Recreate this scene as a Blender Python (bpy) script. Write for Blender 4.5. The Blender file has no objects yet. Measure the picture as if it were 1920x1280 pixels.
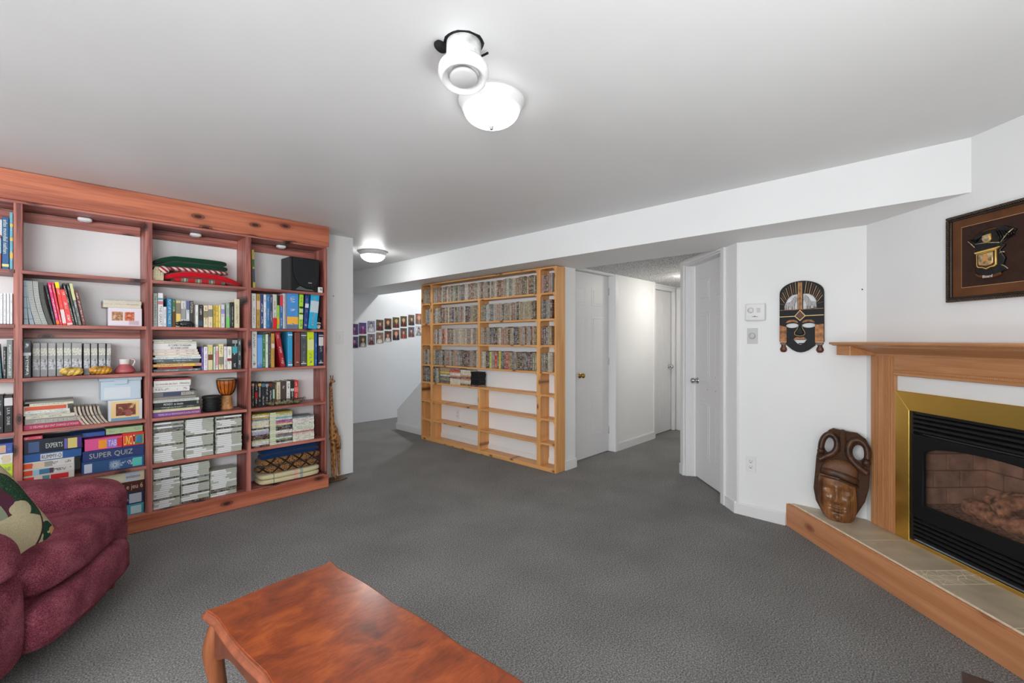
import bpy, bmesh, math, random
from mathutils import Vector, Matrix, noise
random.seed(11)
SC = bpy.context.scene
COL = SC.collection
PI = math.pi
R = math.radians

# ------------------------------------------------------------------ camera, world, light, exposure
cd = bpy.data.cameras.new('camera')
cam = bpy.data.objects.new('camera', cd); COL.objects.link(cam)
cam.location = (0, 0, 1.30)
cam.rotation_euler = (R(90), 0, R(43.7 - 90))
cd.sensor_width = 36.0
cd.lens = 36.0 * 846 / 1920
cd.shift_y = -3.3 / 1920
cd.clip_start = 0.05
SC.camera = cam
wd = bpy.data.worlds.new('world'); SC.world = wd; wd.use_nodes = True
wd.node_tree.nodes['Background'].inputs[0].default_value = (.75, .85, 1, 1)
wd.node_tree.nodes['Background'].inputs[1].default_value = 0.6
SC.view_settings.view_transform = 'Standard'
SC.view_settings.look = 'None'
SC.view_settings.gamma = 1.0
SC.view_settings.use_curve_mapping = False
SC.view_settings.exposure = 0.0
SC.cycles.use_denoising = True
SC.cycles.max_bounces = 10
SC.cycles.diffuse_bounces = 7
SC.cycles.glossy_bounces = 4
SC.cycles.transmission_bounces = 6
SC.cycles.sample_clamp_indirect = 6.0

def area_light(name, loc, rot, sx, sy, power, color=(1, 1, 1)):
    l = bpy.data.lights.new(name, 'AREA'); l.shape = 'RECTANGLE'; l.size = sx; l.size_y = sy
    l.energy = power; l.color = color
    o = bpy.data.objects.new(name, l); COL.objects.link(o); o.location = loc; o.rotation_euler = rot
    return o
# daylight through the two windows of the room (both behind the camera)
area_light('daylight', (-3.24, 1.5, 1.45), (0, R(-90), 0), 1.1, 2.2, 82, (.985, .993, 1))
area_light('daylight', (-1.5, -.70, 1.45), (R(90), 0, R(180) * 0), 1.8, 1.1, 86, (.985, .993, 1))

# unseen upward fill light, added beside the camera to brighten the ceiling
area_light('ceiling_fill', (.55, -.40, .75), (R(180), 0, 0), .7, .5, 30, (.985, .993, 1))

# ------------------------------------------------------------------ helpers
def lin(c):
    def f(v):
        v = v / 255.0
        return v / 12.92 if v <= .04045 else ((v + .055) / 1.055) ** 2.4
    return (f(c[0]), f(c[1]), f(c[2]), 1.0)

def new_mat(name):
    m = bpy.data.materials.new(name); m.use_nodes = True
    nt = m.node_tree; b = nt.nodes['Principled BSDF']
    return m, nt, b

def link(nt, a, b): nt.links.new(a, b)

def nd(nt, t, **k):
    n = nt.nodes.new(t)
    for a, v in k.items(): setattr(n, a, v)
    return n

def ramp(nt, stops, interp='LINEAR'):
    n = nt.nodes.new('ShaderNodeValToRGB'); n.color_ramp.interpolation = interp
    e = n.color_ramp.elements
    e[0].position, e[0].color = stops[0]
    e[1].position, e[1].color = stops[-1]
    for p, c in stops[1:-1]:
        x = e.new(p); x.color = c
    return n

def mth(nt, op, a, b=None, c=None):
    n = nt.nodes.new('ShaderNodeMath'); n.operation = op
    for i, v in enumerate((a, b, c)):
        if v is None: continue
        if isinstance(v, (int, float)): n.inputs[i].default_value = v
        else: nt.links.new(v, n.inputs[i])
    return n.outputs[0]

def mixc(nt, f, a, b):
    n = nt.nodes.new('ShaderNodeMix'); n.data_type = 'RGBA'
    for i, v in ((0, f), (6, a), (7, b)):
        if isinstance(v, (int, float)): n.inputs[i].default_value = v
        elif isinstance(v, tuple): n.inputs[i].default_value = v
        else: nt.links.new(v, n.inputs[i])
    return n.outputs[2]

_mc = {}
def plain(name, rgb, rough=.5, metal=0.0, spec=.3, noise_amt=0.0, nscale=20, bump=0.0, bscale=80, coat=0.0, emit=None):
    key = name
    if key in _mc: return _mc[key]
    m, nt, b = new_mat(name)
    b.inputs['Base Color'].default_value = lin(rgb)
    b.inputs['Roughness'].default_value = rough
    b.inputs['Metallic'].default_value = metal
    b.inputs['Specular IOR Level'].default_value = spec
    b.inputs['Coat Weight'].default_value = coat
    if emit: 
        b.inputs['Emission Color'].default_value = lin(emit[0]); b.inputs['Emission Strength'].default_value = emit[1]
    if noise_amt or bump:
        tc = nd(nt, 'ShaderNodeTexCoord')
    if noise_amt:
        n = nd(nt, 'ShaderNodeTexNoise'); n.inputs['Scale'].default_value = nscale; n.inputs['Detail'].default_value = 4
        link(nt, tc.outputs['Object'], n.inputs['Vector'])
        a = lin(tuple(max(0, v * (1 - noise_amt)) for v in rgb)); c = lin(tuple(min(255, v * (1 + noise_amt)) for v in rgb))
        r = ramp(nt, [(.3, a), (.7, c)]); link(nt, n.outputs['Fac'], r.inputs[0]); link(nt, r.outputs[0], b.inputs['Base Color'])
    if bump:
        n = nd(nt, 'ShaderNodeTexNoise'); n.inputs['Scale'].default_value = bscale; n.inputs['Detail'].default_value = 3
        link(nt, tc.outputs['Object'], n.inputs['Vector'])
        bp = nd(nt, 'ShaderNodeBump'); bp.inputs['Strength'].default_value = bump; bp.inputs['Distance'].default_value = .004
        link(nt, n.outputs['Fac'], bp.inputs['Height']); link(nt, bp.outputs[0], b.inputs['Normal'])
    _mc[key] = m
    return m

def wood(name, light, dark, axis, knot=None, rough=.42, gs=1.0, contrast=1.0, kscale=1.0):
    """grain runs along AXIS (0,1,2) of the object; knot: colour of the knots"""
    m, nt, b = new_mat(name)
    tc = nd(nt, 'ShaderNodeTexCoord'); oi = nd(nt, 'ShaderNodeObjectInfo')
    ofs = nd(nt, 'ShaderNodeVectorMath', operation='SCALE'); ofs.inputs[0].default_value = (7, 5, 9); link(nt, oi.outputs['Random'], ofs.inputs['Scale'])
    add = nd(nt, 'ShaderNodeVectorMath', operation='ADD'); link(nt, tc.outputs['Object'], add.inputs[0]); link(nt, ofs.outputs[0], add.inputs[1])
    mp = nd(nt, 'ShaderNodeMapping'); s = [22 * gs] * 3; s[axis] = 1.3 * gs; mp.inputs['Scale'].default_value = s
    link(nt, add.outputs[0], mp.inputs['Vector'])
    n1 = nd(nt, 'ShaderNodeTexNoise'); n1.inputs['Scale'].default_value = 1.0; n1.inputs['Detail'].default_value = 5; n1.inputs['Distortion'].default_value = .6
    link(nt, mp.outputs[0], n1.inputs['Vector'])
    mp2 = nd(nt, 'ShaderNodeMapping'); s = [130 * gs] * 3; s[axis] = 4 * gs; mp2.inputs['Scale'].default_value = s
    link(nt, add.outputs[0], mp2.inputs['Vector'])
    n2 = nd(nt, 'ShaderNodeTexNoise'); n2.inputs['Scale'].default_value = 1.0; n2.inputs['Detail'].default_value = 3
    link(nt, mp2.outputs[0], n2.inputs['Vector'])
    f = mth(nt, 'ADD', mth(nt, 'MULTIPLY', n1.outputs['Fac'], .68), mth(nt, 'MULTIPLY', n2.outputs['Fac'], .32))
    c = .16 / contrast
    r = ramp(nt, [(.5 - c, lin(dark)), (.5 + c, lin(light))]); link(nt, f, r.inputs[0])
    col = r.outputs[0]
    if knot:
        sx = nd(nt, 'ShaderNodeSeparateXYZ'); link(nt, add.outputs[0], sx.inputs[0])
        oth = 2 if axis == 0 else 0
        ck = nd(nt, 'ShaderNodeCombineXYZ'); link(nt, mth(nt, 'MULTIPLY', sx.outputs[axis], 2.3 * kscale), ck.inputs[0]); link(nt, mth(nt, 'MULTIPLY', sx.outputs[oth], 5.0 * kscale), ck.inputs[1])
        v = nd(nt, 'ShaderNodeTexVoronoi', voronoi_dimensions='2D'); v.inputs['Scale'].default_value = 1.0; link(nt, ck.outputs[0], v.inputs['Vector'])
        kr = ramp(nt, [(.045, (1, 1, 1, 1)), (.07, (.55, .55, .55, 1)), (.085, (.8, .8, .8, 1)), (.11, (.2, .2, .2, 1)), (.19, (0, 0, 0, 1))]); link(nt, v.outputs['Distance'], kr.inputs[0])
        col = mixc(nt, kr.outputs[0], col, lin(knot))
    link(nt, col, b.inputs['Base Color'])
    b.inputs['Roughness'].default_value = rough
    bp = nd(nt, 'ShaderNodeBump'); bp.inputs['Strength'].default_value = .12; bp.inputs['Distance'].default_value = .002
    link(nt, n2.outputs['Fac'], bp.inputs['Height']); link(nt, bp.outputs[0], b.inputs['Normal'])
    return m

def obj(name, bm, mat=None, parent=None, smooth=False, loc=None):
    me = bpy.data.meshes.new(name)
    bm.normal_update(); bm.to_mesh(me); bm.free()
    if mat: me.materials.append(mat)
    if smooth: me.shade_smooth()
    o = bpy.data.objects.new(name, me); COL.objects.link(o)
    if parent is not None: o.parent = parent
    if loc: o.location = loc
    return o

def tag(o, label=None, cat=None, group=None, kind=None):
    if label: o['label'] = label
    if cat: o['category'] = cat
    if group: o['group'] = group
    if kind: o['kind'] = kind
    return o

def thing(name, label, cat, loc=(0, 0, 0), rz=0.0, group=None):
    o = bpy.data.objects.new(name, None); COL.objects.link(o)
    o.empty_display_size = .05
    o.location = loc; o.rotation_euler = (0, 0, rz)
    return tag(o, label, cat, group)

def add_box(bm, x0, x1, y0, y1, z0, z1, bev=0.0, seg=1):
    vs = [bm.verts.new(p) for p in ((x0, y0, z0), (x1, y0, z0), (x1, y1, z0), (x0, y1, z0), (x0, y0, z1), (x1, y0, z1), (x1, y1, z1), (x0, y1, z1))]
    fs = [bm.faces.new([vs[i] for i in q]) for q in ((3, 2, 1, 0), (4, 5, 6, 7), (0, 1, 5, 4), (1, 2, 6, 5), (2, 3, 7, 6), (3, 0, 4, 7))]
    if bev > 0:
        es = list({e for f in fs for e in f.edges})
        bmesh.ops.bevel(bm, geom=es, offset=bev, segments=seg, affect='EDGES', profile=.6)
    return vs

def box(name, d, mat, parent=None, bev=0.0, seg=1, smooth=False):
    bm = bmesh.new(); add_box(bm, *d, bev=bev, seg=seg)
    return obj(name, bm, mat, parent, smooth)

def add_prism(bm, pts, axis, a, b):
    """extrude the 2-D polygon PTS from a to b along AXIS (0: pts are y,z; 1: x,z; 2: x,y)"""
    def P(p, t): return ((t, p[0], p[1]), (p[0], t, p[1]), (p[0], p[1], t))[axis]
    A = [bm.verts.new(P(p, a)) for p in pts]; B = [bm.verts.new(P(p, b)) for p in pts]
    n = len(pts)
    bm.faces.new(A); bm.faces.new(B[::-1])
    for i in range(n): bm.faces.new((A[i], B[i], B[(i + 1) % n], A[(i + 1) % n]))
    bmesh.ops.recalc_face_normals(bm, faces=bm.faces)

def prism(name, pts, axis, a, b, mat, parent=None, smooth=False):
    bm = bmesh.new(); add_prism(bm, pts, axis, a, b); return obj(name, bm, mat, parent, smooth)

def add_lathe(bm, prof, seg=24, c=(0, 0, 0), axis='z'):
    """prof: (radius, height) pairs"""
    rings = []
    for r, z in prof:
        ring = []
        for i in range(seg):
            a = 2 * PI * i / seg; p = (r * math.cos(a), r * math.sin(a), z)
            if axis == 'y': p = (p[0], p[2], p[1])
            if axis == 'x': p = (p[2], p[0], p[1])
            ring.append(bm.verts.new((p[0] + c[0], p[1] + c[1], p[2] + c[2])))
        rings.append(ring)
    for a, b in zip(rings, rings[1:]):
        for i in range(seg): bm.faces.new((a[i], a[(i + 1) % seg], b[(i + 1) % seg], b[i]))
    if prof[0][0] > 1e-5: bm.faces.new(rings[0][::-1])
    if prof[-1][0] > 1e-5: bm.faces.new(rings[-1])
    bmesh.ops.remove_doubles(bm, verts=bm.verts, dist=1e-6)
    bmesh.ops.recalc_face_normals(bm, faces=bm.faces)

def lathe(name, prof, mat, parent=None, seg=24, c=(0, 0, 0), axis='z', smooth=True):
    bm = bmesh.new(); add_lathe(bm, prof, seg, c, axis); return obj(name, bm, mat, parent, smooth)

def add_tube(bm, path, rad, seg=8):
    path = [Vector(p) for p in path]; n = len(path)
    if not hasattr(rad, '__len__'): rad = [rad] * n
    up = None; rings = []
    for i, p in enumerate(path):
        t = (path[min(i + 1, n - 1)] - path[max(i - 1, 0)]).normalized()
        if up is None:
            up = Vector((0, 0, 1)) if abs(t.z) < .9 else Vector((0, 1, 0))
        s = t.cross(up).normalized(); up = s.cross(t).normalized()
        rings.append([bm.verts.new(p + (s * math.cos(2 * PI * k / seg) + up * math.sin(2 * PI * k / seg)) * rad[i]) for k in range(seg)])
    for a, b in zip(rings, rings[1:]):
        for k in range(seg): bm.faces.new((a[k], a[(k + 1) % seg], b[(k + 1) % seg], b[k]))
    bm.faces.new(rings[0][::-1]); bm.faces.new(rings[-1])
    bmesh.ops.recalc_face_normals(bm, faces=bm.faces)

def tube(name, path, rad, mat, parent=None, seg=8):
    bm = bmesh.new(); add_tube(bm, path, rad, seg); return obj(name, bm, mat, parent, True)

def spline(pts, n=8):
    """Catmull-Rom through pts"""
    P = [Vector(p) for p in pts]; out = []
    for i in range(len(P) - 1):
        a = P[max(i - 1, 0)]; b = P[i]; c = P[i + 1]; d = P[min(i + 2, len(P) - 1)]
        for k in range(n):
            t = k / n
            out.append(.5 * ((2 * b) + (c - a) * t + (2 * a - 5 * b + 4 * c - d) * t * t + (3 * b - a - 3 * c + d) * t ** 3))
    out.append(P[-1]); return out

def soft(name, c, s, p, mat, parent=None, cuts=14, lump=0.0, lsc=6.0, seed=0.0, fn=None):
    """rounded cushion-like body: half sizes s, roundness exponent p"""
    bm = bmesh.new(); bmesh.ops.create_cube(bm, size=2)
    bmesh.ops.subdivide_edges(bm, edges=bm.edges, cuts=cuts, use_grid_fill=True)
    for v in bm.verts:
        q = v.co; k = (abs(q.x) ** p + abs(q.y) ** p + abs(q.z) ** p) ** (1.0 / p)
        q = q / k
        w = Vector((q.x * s[0], q.y * s[1], q.z * s[2]))
        if fn: w = fn(w)
        if lump:
            d = noise.noise(Vector((w.x * lsc + seed, w.y * lsc, w.z * lsc)))
            w += w.normalized() * d * lump
        v.co = w + Vector(c)
    return obj(name, bm, mat, parent, True)

def shape(name, outer, holes, y0, y1, mat, parent=None, bev=0.0):
    """flat plate in the local x,z plane, with holes, between depth y0 (front) and y1 (back)"""
    cu = bpy.data.curves.new(name, 'CURVE'); cu.dimensions = '2D'; cu.fill_mode = 'BOTH'
    cu.extrude = max(abs(y1 - y0) / 2 - bev, 1e-4); cu.bevel_depth = bev; cu.bevel_resolution = 1
    if bev: cu.offset = -bev
    for poly in [outer] + list(holes):
        sp = cu.splines.new('POLY'); sp.points.add(len(poly) - 1); sp.use_cyclic_u = True
        for q, pt_ in zip(sp.points, poly): q.co = (pt_[0], pt_[1], 0, 1)
    t = bpy.data.objects.new('t', cu); COL.objects.link(t)
    me = bpy.data.meshes.new_from_object(t.evaluated_get(bpy.context.evaluated_depsgraph_get()))
    bpy.data.objects.remove(t); bpy.data.curves.remove(cu)
    me.transform(Matrix.Translation((0, (y0 + y1) / 2, 0)) @ Matrix.Rotation(R(90), 4, 'X'))
    me.name = name; me.materials.clear(); me.materials.append(mat)
    o = bpy.data.objects.new(name, me); COL.objects.link(o)
    if parent is not None: o.parent = parent
    return o

_texts = []
def text(parent, s, cx, cz, w, h, y, mat, vertical=False, name='lettering', horiz_plane=False):
    """raised letters on the face y of a thing's front (local x,z); vertical: reads downward; fitted to w x h"""
    cu = bpy.data.curves.new(name, 'FONT'); cu.body = s; cu.align_x = 'CENTER'; cu.align_y = 'CENTER'; cu.extrude = .02; cu.resolution_u = 2
    t = bpy.data.objects.new('t', cu); COL.objects.link(t)
    me = bpy.data.meshes.new_from_object(t.evaluated_get(bpy.context.evaluated_depsgraph_get()))
    bpy.data.objects.remove(t); bpy.data.curves.remove(cu)
    xs = [v.co.x for v in me.vertices]; ys = [v.co.y for v in me.vertices]
    if not xs: return None
    bx, by = (min(xs) + max(xs)) / 2, (min(ys) + max(ys)) / 2
    sx, sy = w / max(max(xs) - min(xs), 1e-6), h / max(max(ys) - min(ys), 1e-6)
    M = Matrix.Diagonal((sx, sy, .02, 1)) @ Matrix.Translation((-bx, -by, 0))
    M = Matrix.Rotation(R(90), 4, 'X') @ M
    if vertical: M = Matrix.Rotation(R(90), 4, 'Y') @ M
    M = Matrix.Translation((cx, y, cz)) @ M
    me.transform(M); me.name = name
    me.materials.clear(); me.materials.append(mat)
    o = bpy.data.objects.new(name, me); COL.objects.link(o); o.parent = parent
    return o

def dup(o, parent=None):
    c = o.copy(); COL.objects.link(c)
    if parent is not None: c.parent = parent
    for ch in o.children: dup(ch, c)
    return c

_inkm = {}
def ink(rgb):
    rgb = tuple(rgb)
    if rgb not in _inkm: _inkm[rgb] = plain('print_%d_%d_%d' % rgb, rgb, .45)
    return _inkm[rgb]

ORD = ['first', 'second', 'third', 'fourth', 'fifth', 'sixth', 'seventh', 'eighth', 'ninth', 'tenth', 'eleventh', 'twelfth', 'thirteenth', 'fourteenth', 'fifteenth', 'sixteenth', 'seventeenth', 'eighteenth', 'nineteenth']
def ordinal(n):
    if n <= 19: return ORD[n - 1]
    t = {2: 'twent', 3: 'thirt', 4: 'fort', 5: 'fift', 6: 'sixt', 7: 'sevent', 8: 'eight'}[n // 10]
    return t + 'ieth' if n % 10 == 0 else t + 'y-' + ORD[n % 10 - 1]

# ------------------------------------------------------------------ materials
def wall_mat(name, rgb, rough=.6, bump=.06, scale=220):
    return plain(name, rgb, rough, bump=bump, bscale=scale, noise_amt=.012, nscale=1.4)
PAINT = wall_mat('white_wall_paint', (232, 233, 233))
TRIM = plain('white_trim_paint', (226, 226, 226), .38)
DOORP = plain('white_door_paint', (222, 222, 223), .42, bump=.05, bscale=60)
CEIL = wall_mat('ceiling_paint', (224, 225, 225), .44, .05, 160)
def popcorn():
    m, nt, b = new_mat('popcorn_tile'); tc = nd(nt, 'ShaderNodeTexCoord')
    n = nd(nt, 'ShaderNodeTexNoise'); n.inputs['Scale'].default_value = 70; n.inputs['Detail'].default_value = 3; link(nt, tc.outputs['Object'], n.inputs['Vector'])
    r = ramp(nt, [(.38, lin((140, 140, 140))), (.55, lin((222, 222, 222)))]); link(nt, n.outputs['Fac'], r.inputs[0]); link(nt, r.outputs[0], b.inputs['Base Color'])
    bp = nd(nt, 'ShaderNodeBump'); bp.inputs['Strength'].default_value = .8; bp.inputs['Distance'].default_value = .01
    link(nt, n.outputs['Fac'], bp.inputs['Height']); link(nt, bp.outputs[0], b.inputs['Normal']); b.inputs['Roughness'].default_value = .9
    return m
POPCORN = popcorn()
def carpet():
    m, nt, b = new_mat('grey_carpet'); tc = nd(nt, 'ShaderNodeTexCoord')
    n = nd(nt, 'ShaderNodeTexNoise'); n.inputs['Scale'].default_value = 150; n.inputs['Detail'].default_value = 5; n.inputs['Roughness'].default_value = .8; link(nt, tc.outputs['Object'], n.inputs['Vector'])
    r = ramp(nt, [(.36, lin(((66, 66, 65), (128, 127, 125), (190, 188, 186))[0])), (.5, lin(((66, 66, 65), (128, 127, 125), (190, 188, 186))[1])), (.66, lin(((66, 66, 65), (128, 127, 125), (190, 188, 186))[2]))]); link(nt, n.outputs['Fac'], r.inputs[0])
    n2 = nd(nt, 'ShaderNodeTexNoise'); n2.inputs['Scale'].default_value = 2.2; n2.inputs['Detail'].default_value = 5; link(nt, tc.outputs['Object'], n2.inputs['Vector'])
    r2 = ramp(nt, [(.3, (.86, .86, .86, 1)), (.7, (1.08, 1.08, 1.08, 1))]); link(nt, n2.outputs['Fac'], r2.inputs[0])
    mx = nd(nt, 'ShaderNodeMix', data_type='RGBA', blend_type='MULTIPLY'); mx.inputs[0].default_value = 1
    link(nt, r.outputs[0], mx.inputs[6]); link(nt, r2.outputs[0], mx.inputs[7]); link(nt, mx.outputs[2], b.inputs['Base Color'])
    b.inputs['Roughness'].default_value = 1.0; b.inputs['Specular IOR Level'].default_value = .1
    bp = nd(nt, 'ShaderNodeBump'); bp.inputs['Strength'].default_value = .7; bp.inputs['Distance'].default_value = .006
    link(nt, n.outputs['Fac'], bp.inputs['Height']); link(nt, bp.outputs[0], b.inputs['Normal'])
    return m
CARPET = carpet()
RL, RD, RK = ((188, 118, 104), (110, 54, 48), (46, 24, 24))
REDX = wood('red_pine_along', RL, RD, 0, RK, .42, 1.0, 1.5, 1.1)
REDZ = wood('red_pine_upright', RL, RD, 2, RK, .45, 1.0, 1.5, 1.3)
REDF = wood('orange_red_pine', (200, 120, 88), (152, 80, 58), 0, (66, 30, 22), .4, .8, 1.4, 1.0)
PL, PD, PK = (228, 174, 112), (200, 140, 80), (104, 58, 30)
PINEX = wood('pine_along', PL, PD, 0, PK, .42, 1.0, .9, 1.7)
PINEZ = wood('pine_upright', PL, PD, 2, PK, .42, 1.0, .9, 1.7)
OAKX = wood('oak_along', (204, 150, 104), (172, 116, 72), 0, None, .42, 1.6, .8)
OAKZ = wood('oak_upright', (204, 150, 104), (172, 116, 72), 2, None, .42, 1.6, .8)
PINEF = wood('hearth_pine', (206, 148, 104), (180, 116, 74), 0, (140, 80, 50), .5, 1.0, .8, .9)
BRASS = plain('polished_brass', (240, 200, 104), .26, 1.0)
BLACKM = plain('black_metal', (24, 24, 26), .42)
CHROME = plain('chrome', (190, 190, 192), .15, 1.0)
KNOBB = plain('brass_knob', (176, 140, 70), .2, 1.0)
WHITEP = plain('white_plastic', (226, 226, 226), .35)
GREYP = plain('grey_white_plastic', (196, 196, 196), .35)
DARK = plain('dark_slot', (18, 18, 18), .6)
PAGES = plain('paper_pages', (206, 198, 178), .8, noise_amt=.05, nscale=200)

def spine(name, vertical=True, speckle=0.0):
    """book or case cover: the object's own colour, with lines of small print down the spine"""
    m, nt, b = new_mat(name); tc = nd(nt, 'ShaderNodeTexCoord'); oi = nd(nt, 'ShaderNodeObjectInfo')
    sep = nd(nt, 'ShaderNodeSeparateXYZ'); link(nt, tc.outputs['Generated'], sep.inputs[0])
    along, across = (sep.outputs['Z'], sep.outputs['X']) if vertical else (sep.outputs['X'], sep.outputs['Z'])
    rnd = mth(nt, 'MULTIPLY', oi.outputs['Random'], 57.0)
    def coords(sa, sb, o=0.0):
        c = nd(nt, 'ShaderNodeCombineXYZ'); link(nt, mth(nt, 'MULTIPLY', along, sa), c.inputs[0]); link(nt, mth(nt, 'MULTIPLY', across, sb), c.inputs[1]); link(nt, mth(nt, 'ADD', rnd, o), c.inputs[2]); return c.outputs[0]
    n = nd(nt, 'ShaderNodeTexNoise'); n.inputs['Scale'].default_value = 1; n.inputs['Detail'].default_value = 1; link(nt, coords(46, 4), n.inputs['Vector'])
    g = nd(nt, 'ShaderNodeTexNoise'); g.inputs['Scale'].default_value = 1; g.inputs['Detail'].default_value = 0; link(nt, coords(5, .3, 9.0), g.inputs['Vector'])
    glyph = mth(nt, 'MULTIPLY', mth(nt, 'GREATER_THAN', n.outputs['Fac'], .5), mth(nt, 'GREATER_THAN', g.outputs['Fac'], .47))
    inside = mth(nt, 'MULTIPLY', mth(nt, 'GREATER_THAN', across, .3), mth(nt, 'LESS_THAN', across, .7))
    inside = mth(nt, 'MULTIPLY', inside, mth(nt, 'MULTIPLY', mth(nt, 'GREATER_THAN', along, .07), mth(nt, 'LESS_THAN', along, .93)))
    front = mth(nt, 'LESS_THAN', sep.outputs['Y'], .03)
    mask = mth(nt, 'MULTIPLY', mth(nt, 'MULTIPLY', glyph, inside), mth(nt, 'MULTIPLY', front, .75))
    base = oi.outputs['Color']
    if speckle:
        w = nd(nt, 'ShaderNodeTexNoise'); w.inputs['Scale'].default_value = 1; w.inputs['Detail'].default_value = 2; link(nt, coords(26, .7, 21.0), w.inputs['Vector'])
        rr = ramp(nt, [(.3, lin((60, 52, 46))), (.42, lin((150, 110, 86))), (.55, lin((196, 182, 150))), (.7, lin((222, 216, 204)))]); link(nt, w.outputs['Fac'], rr.inputs[0])
        w2 = nd(nt, 'ShaderNodeTexNoise'); w2.inputs['Scale'].default_value = 1; link(nt, coords(14, .5, 33.0), w2.inputs['Vector'])
        base = mixc(nt, mth(nt, 'MULTIPLY', mth(nt, 'GREATER_THAN', w2.outputs['Fac'], .5), speckle), base, rr.outputs[0])
    inkc = nd(nt, 'ShaderNodeCombineColor'); 
    for i in range(3): link(nt, mth(nt, 'MULTIPLY', oi.outputs['Alpha'], .62), inkc.inputs[i])
    link(nt, mixc(nt, mask, base, inkc.outputs[0]), b.inputs['Base Color'])
    b.inputs['Roughness'].default_value = .42
    return m
SPINE = spine('printed_spine', True)
SPINEF = spine('printed_spine_flat', False)
CASEV = spine('worn_case_spine', True, .36)
CASEF = spine('worn_case_spine_flat', False, .3)
def cover_mat():
    m, nt, b = new_mat('plain_cover'); oi = nd(nt, 'ShaderNodeObjectInfo'); link(nt, oi.outputs['Color'], b.inputs['Base Color']); b.inputs['Roughness'].default_value = .42; return m
COVER = cover_mat()
def oc(o, rgb, a=1.0):
    c = lin(rgb); o.color = (c[0], c[1], c[2], a); return o
# ------------------------------------------------------------------ structure
def struct(o): o['kind'] = 'structure'; return o
HC = 2.295
struct(box('floor', (-3.4, 7.0, -1.2, 6.9, -.08, 0), CARPET))
struct(box('ceiling', (-3.4, 3.3, -1.2, 6.75, HC, HC + .1), CEIL))
struct(box('ceiling_stairwell', (3.3, 7.0, 2.83, 6.75, 2.9, 3.0), PAINT))
struct(box('beam', (3.165, 3.80, -.4, 6.75, 2.025, HC + .1), PAINT))
ch = struct(box('ceiling_hall', (3.80, 6.6, 1.2, 2.9, 2.075, 2.16), PAINT))
for i in range(5):
    box('tile', (3.803 + .56 * i, 3.803 + .56 * i + .555, 1.22, 2.88, 2.060, 2.075), POPCORN, ch, .003)
# wall behind the red bookcase, its end is a free corner
struct(box('wall_bookcase', (-3.4, 2.122, 4.185, 4.30, 0, HC), PAINT))
struct(box('wall_alcove', (.5, .6, 4.30, 6.75, 0, HC), PAINT))
struct(box('wall_far', (.5, 7.0, 6.63, 6.75, 0, 2.9), PAINT))
# the stair stringer wall: full height behind the pine rack, sloping down beyond it
st = [(2.72, 0), (5.755, 0), (5.755, .285), (4.955, .873), (4.955, 2.03), (2.72, 2.03)]
struct(prism('wall_stringer', st, 0, 3.60, 3.70, PAINT))
struct(prism('baseboard_stringer', [(2.735, 0), (5.767, 0), (5.767, .085), (2.735, .085)], 0, 3.588, 3.60, TRIM))
struct(box('baseboard_stringer_cap', (3.592, 3.60, 2.735, 5.763, .085, .096), TRIM))
bm = bmesh.new()
for i in range(6): add_box(bm, 3.70, 4.65, 5.75 - .26 * (i + 1), 5.75 - .26 * i if i else 5.75, 0, .19 * (i + 1))
o = struct(obj('stairs', bm, CARPET))
# wall with the two doors, seen to the right of the rack
struct(box('wall_hall_corner', (3.70, 3.785, 2.72, 2.90, 0, 2.06), PAINT))
struct(box('baseboard_hall_corner', (3.60, 3.797, 2.708, 2.72, 0, .092), TRIM))
struct(box('wall_hall_header', (3.785, 4.63, 2.80, 2.90, 2.042, 2.06), PAINT))
struct(box('wall_hall_panel', (4.60, 5.575, 2.755, 2.90, 0, 2.06), PAINT))
struct(box('baseboard_hall', (4.665, 5.585, 2.743, 2.755, 0, .085), TRIM))
struct(box('baseboard_hall_cap', (4.665, 5.58, 2.748, 2.755, .085, .095), TRIM))
struct(box('trim_1', (4.592, 4.66, 2.735, 2.822, 0, 2.06), TRIM, None, .006))
struct(box('trim_2', (3.78, 4.591, 2.745, 2.80, 2.035, 2.06), TRIM, None, .004))
struct(box('trim_3', (5.575, 5.625, 2.748, 2.84, 0, 2.06), TRIM, None, .005))
struct(box('wall_hall_end_header', (5.575, 6.5, 2.80, 2.95, 2.01, 2.06), PAINT))
struct(box('trim_4', (5.62, 6.34, 2.79, 2.84, 1.985, 2.035), TRIM, None, .005))
struct(box('trim_5', (6.29, 6.345, 2.79, 2.84, 0, 2.0), TRIM, None, .005))
struct(box('wall_hall_back', (5.575, 6.5, 2.90, 2.98, 0, 2.06), PAINT))
struct(box('wall_hall_end', (6.39, 6.5, 1.6, 2.95, 0, 2.06), PAINT))
struct(box('trim_6', (6.343, 6.395, 2.72, 2.79, 0, 2.03), TRIM, None, .005))
struct(box('trim_7', (6.348, 6.395, 1.9, 2.79, 1.985, 2.04), TRIM, None, .005))

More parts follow.
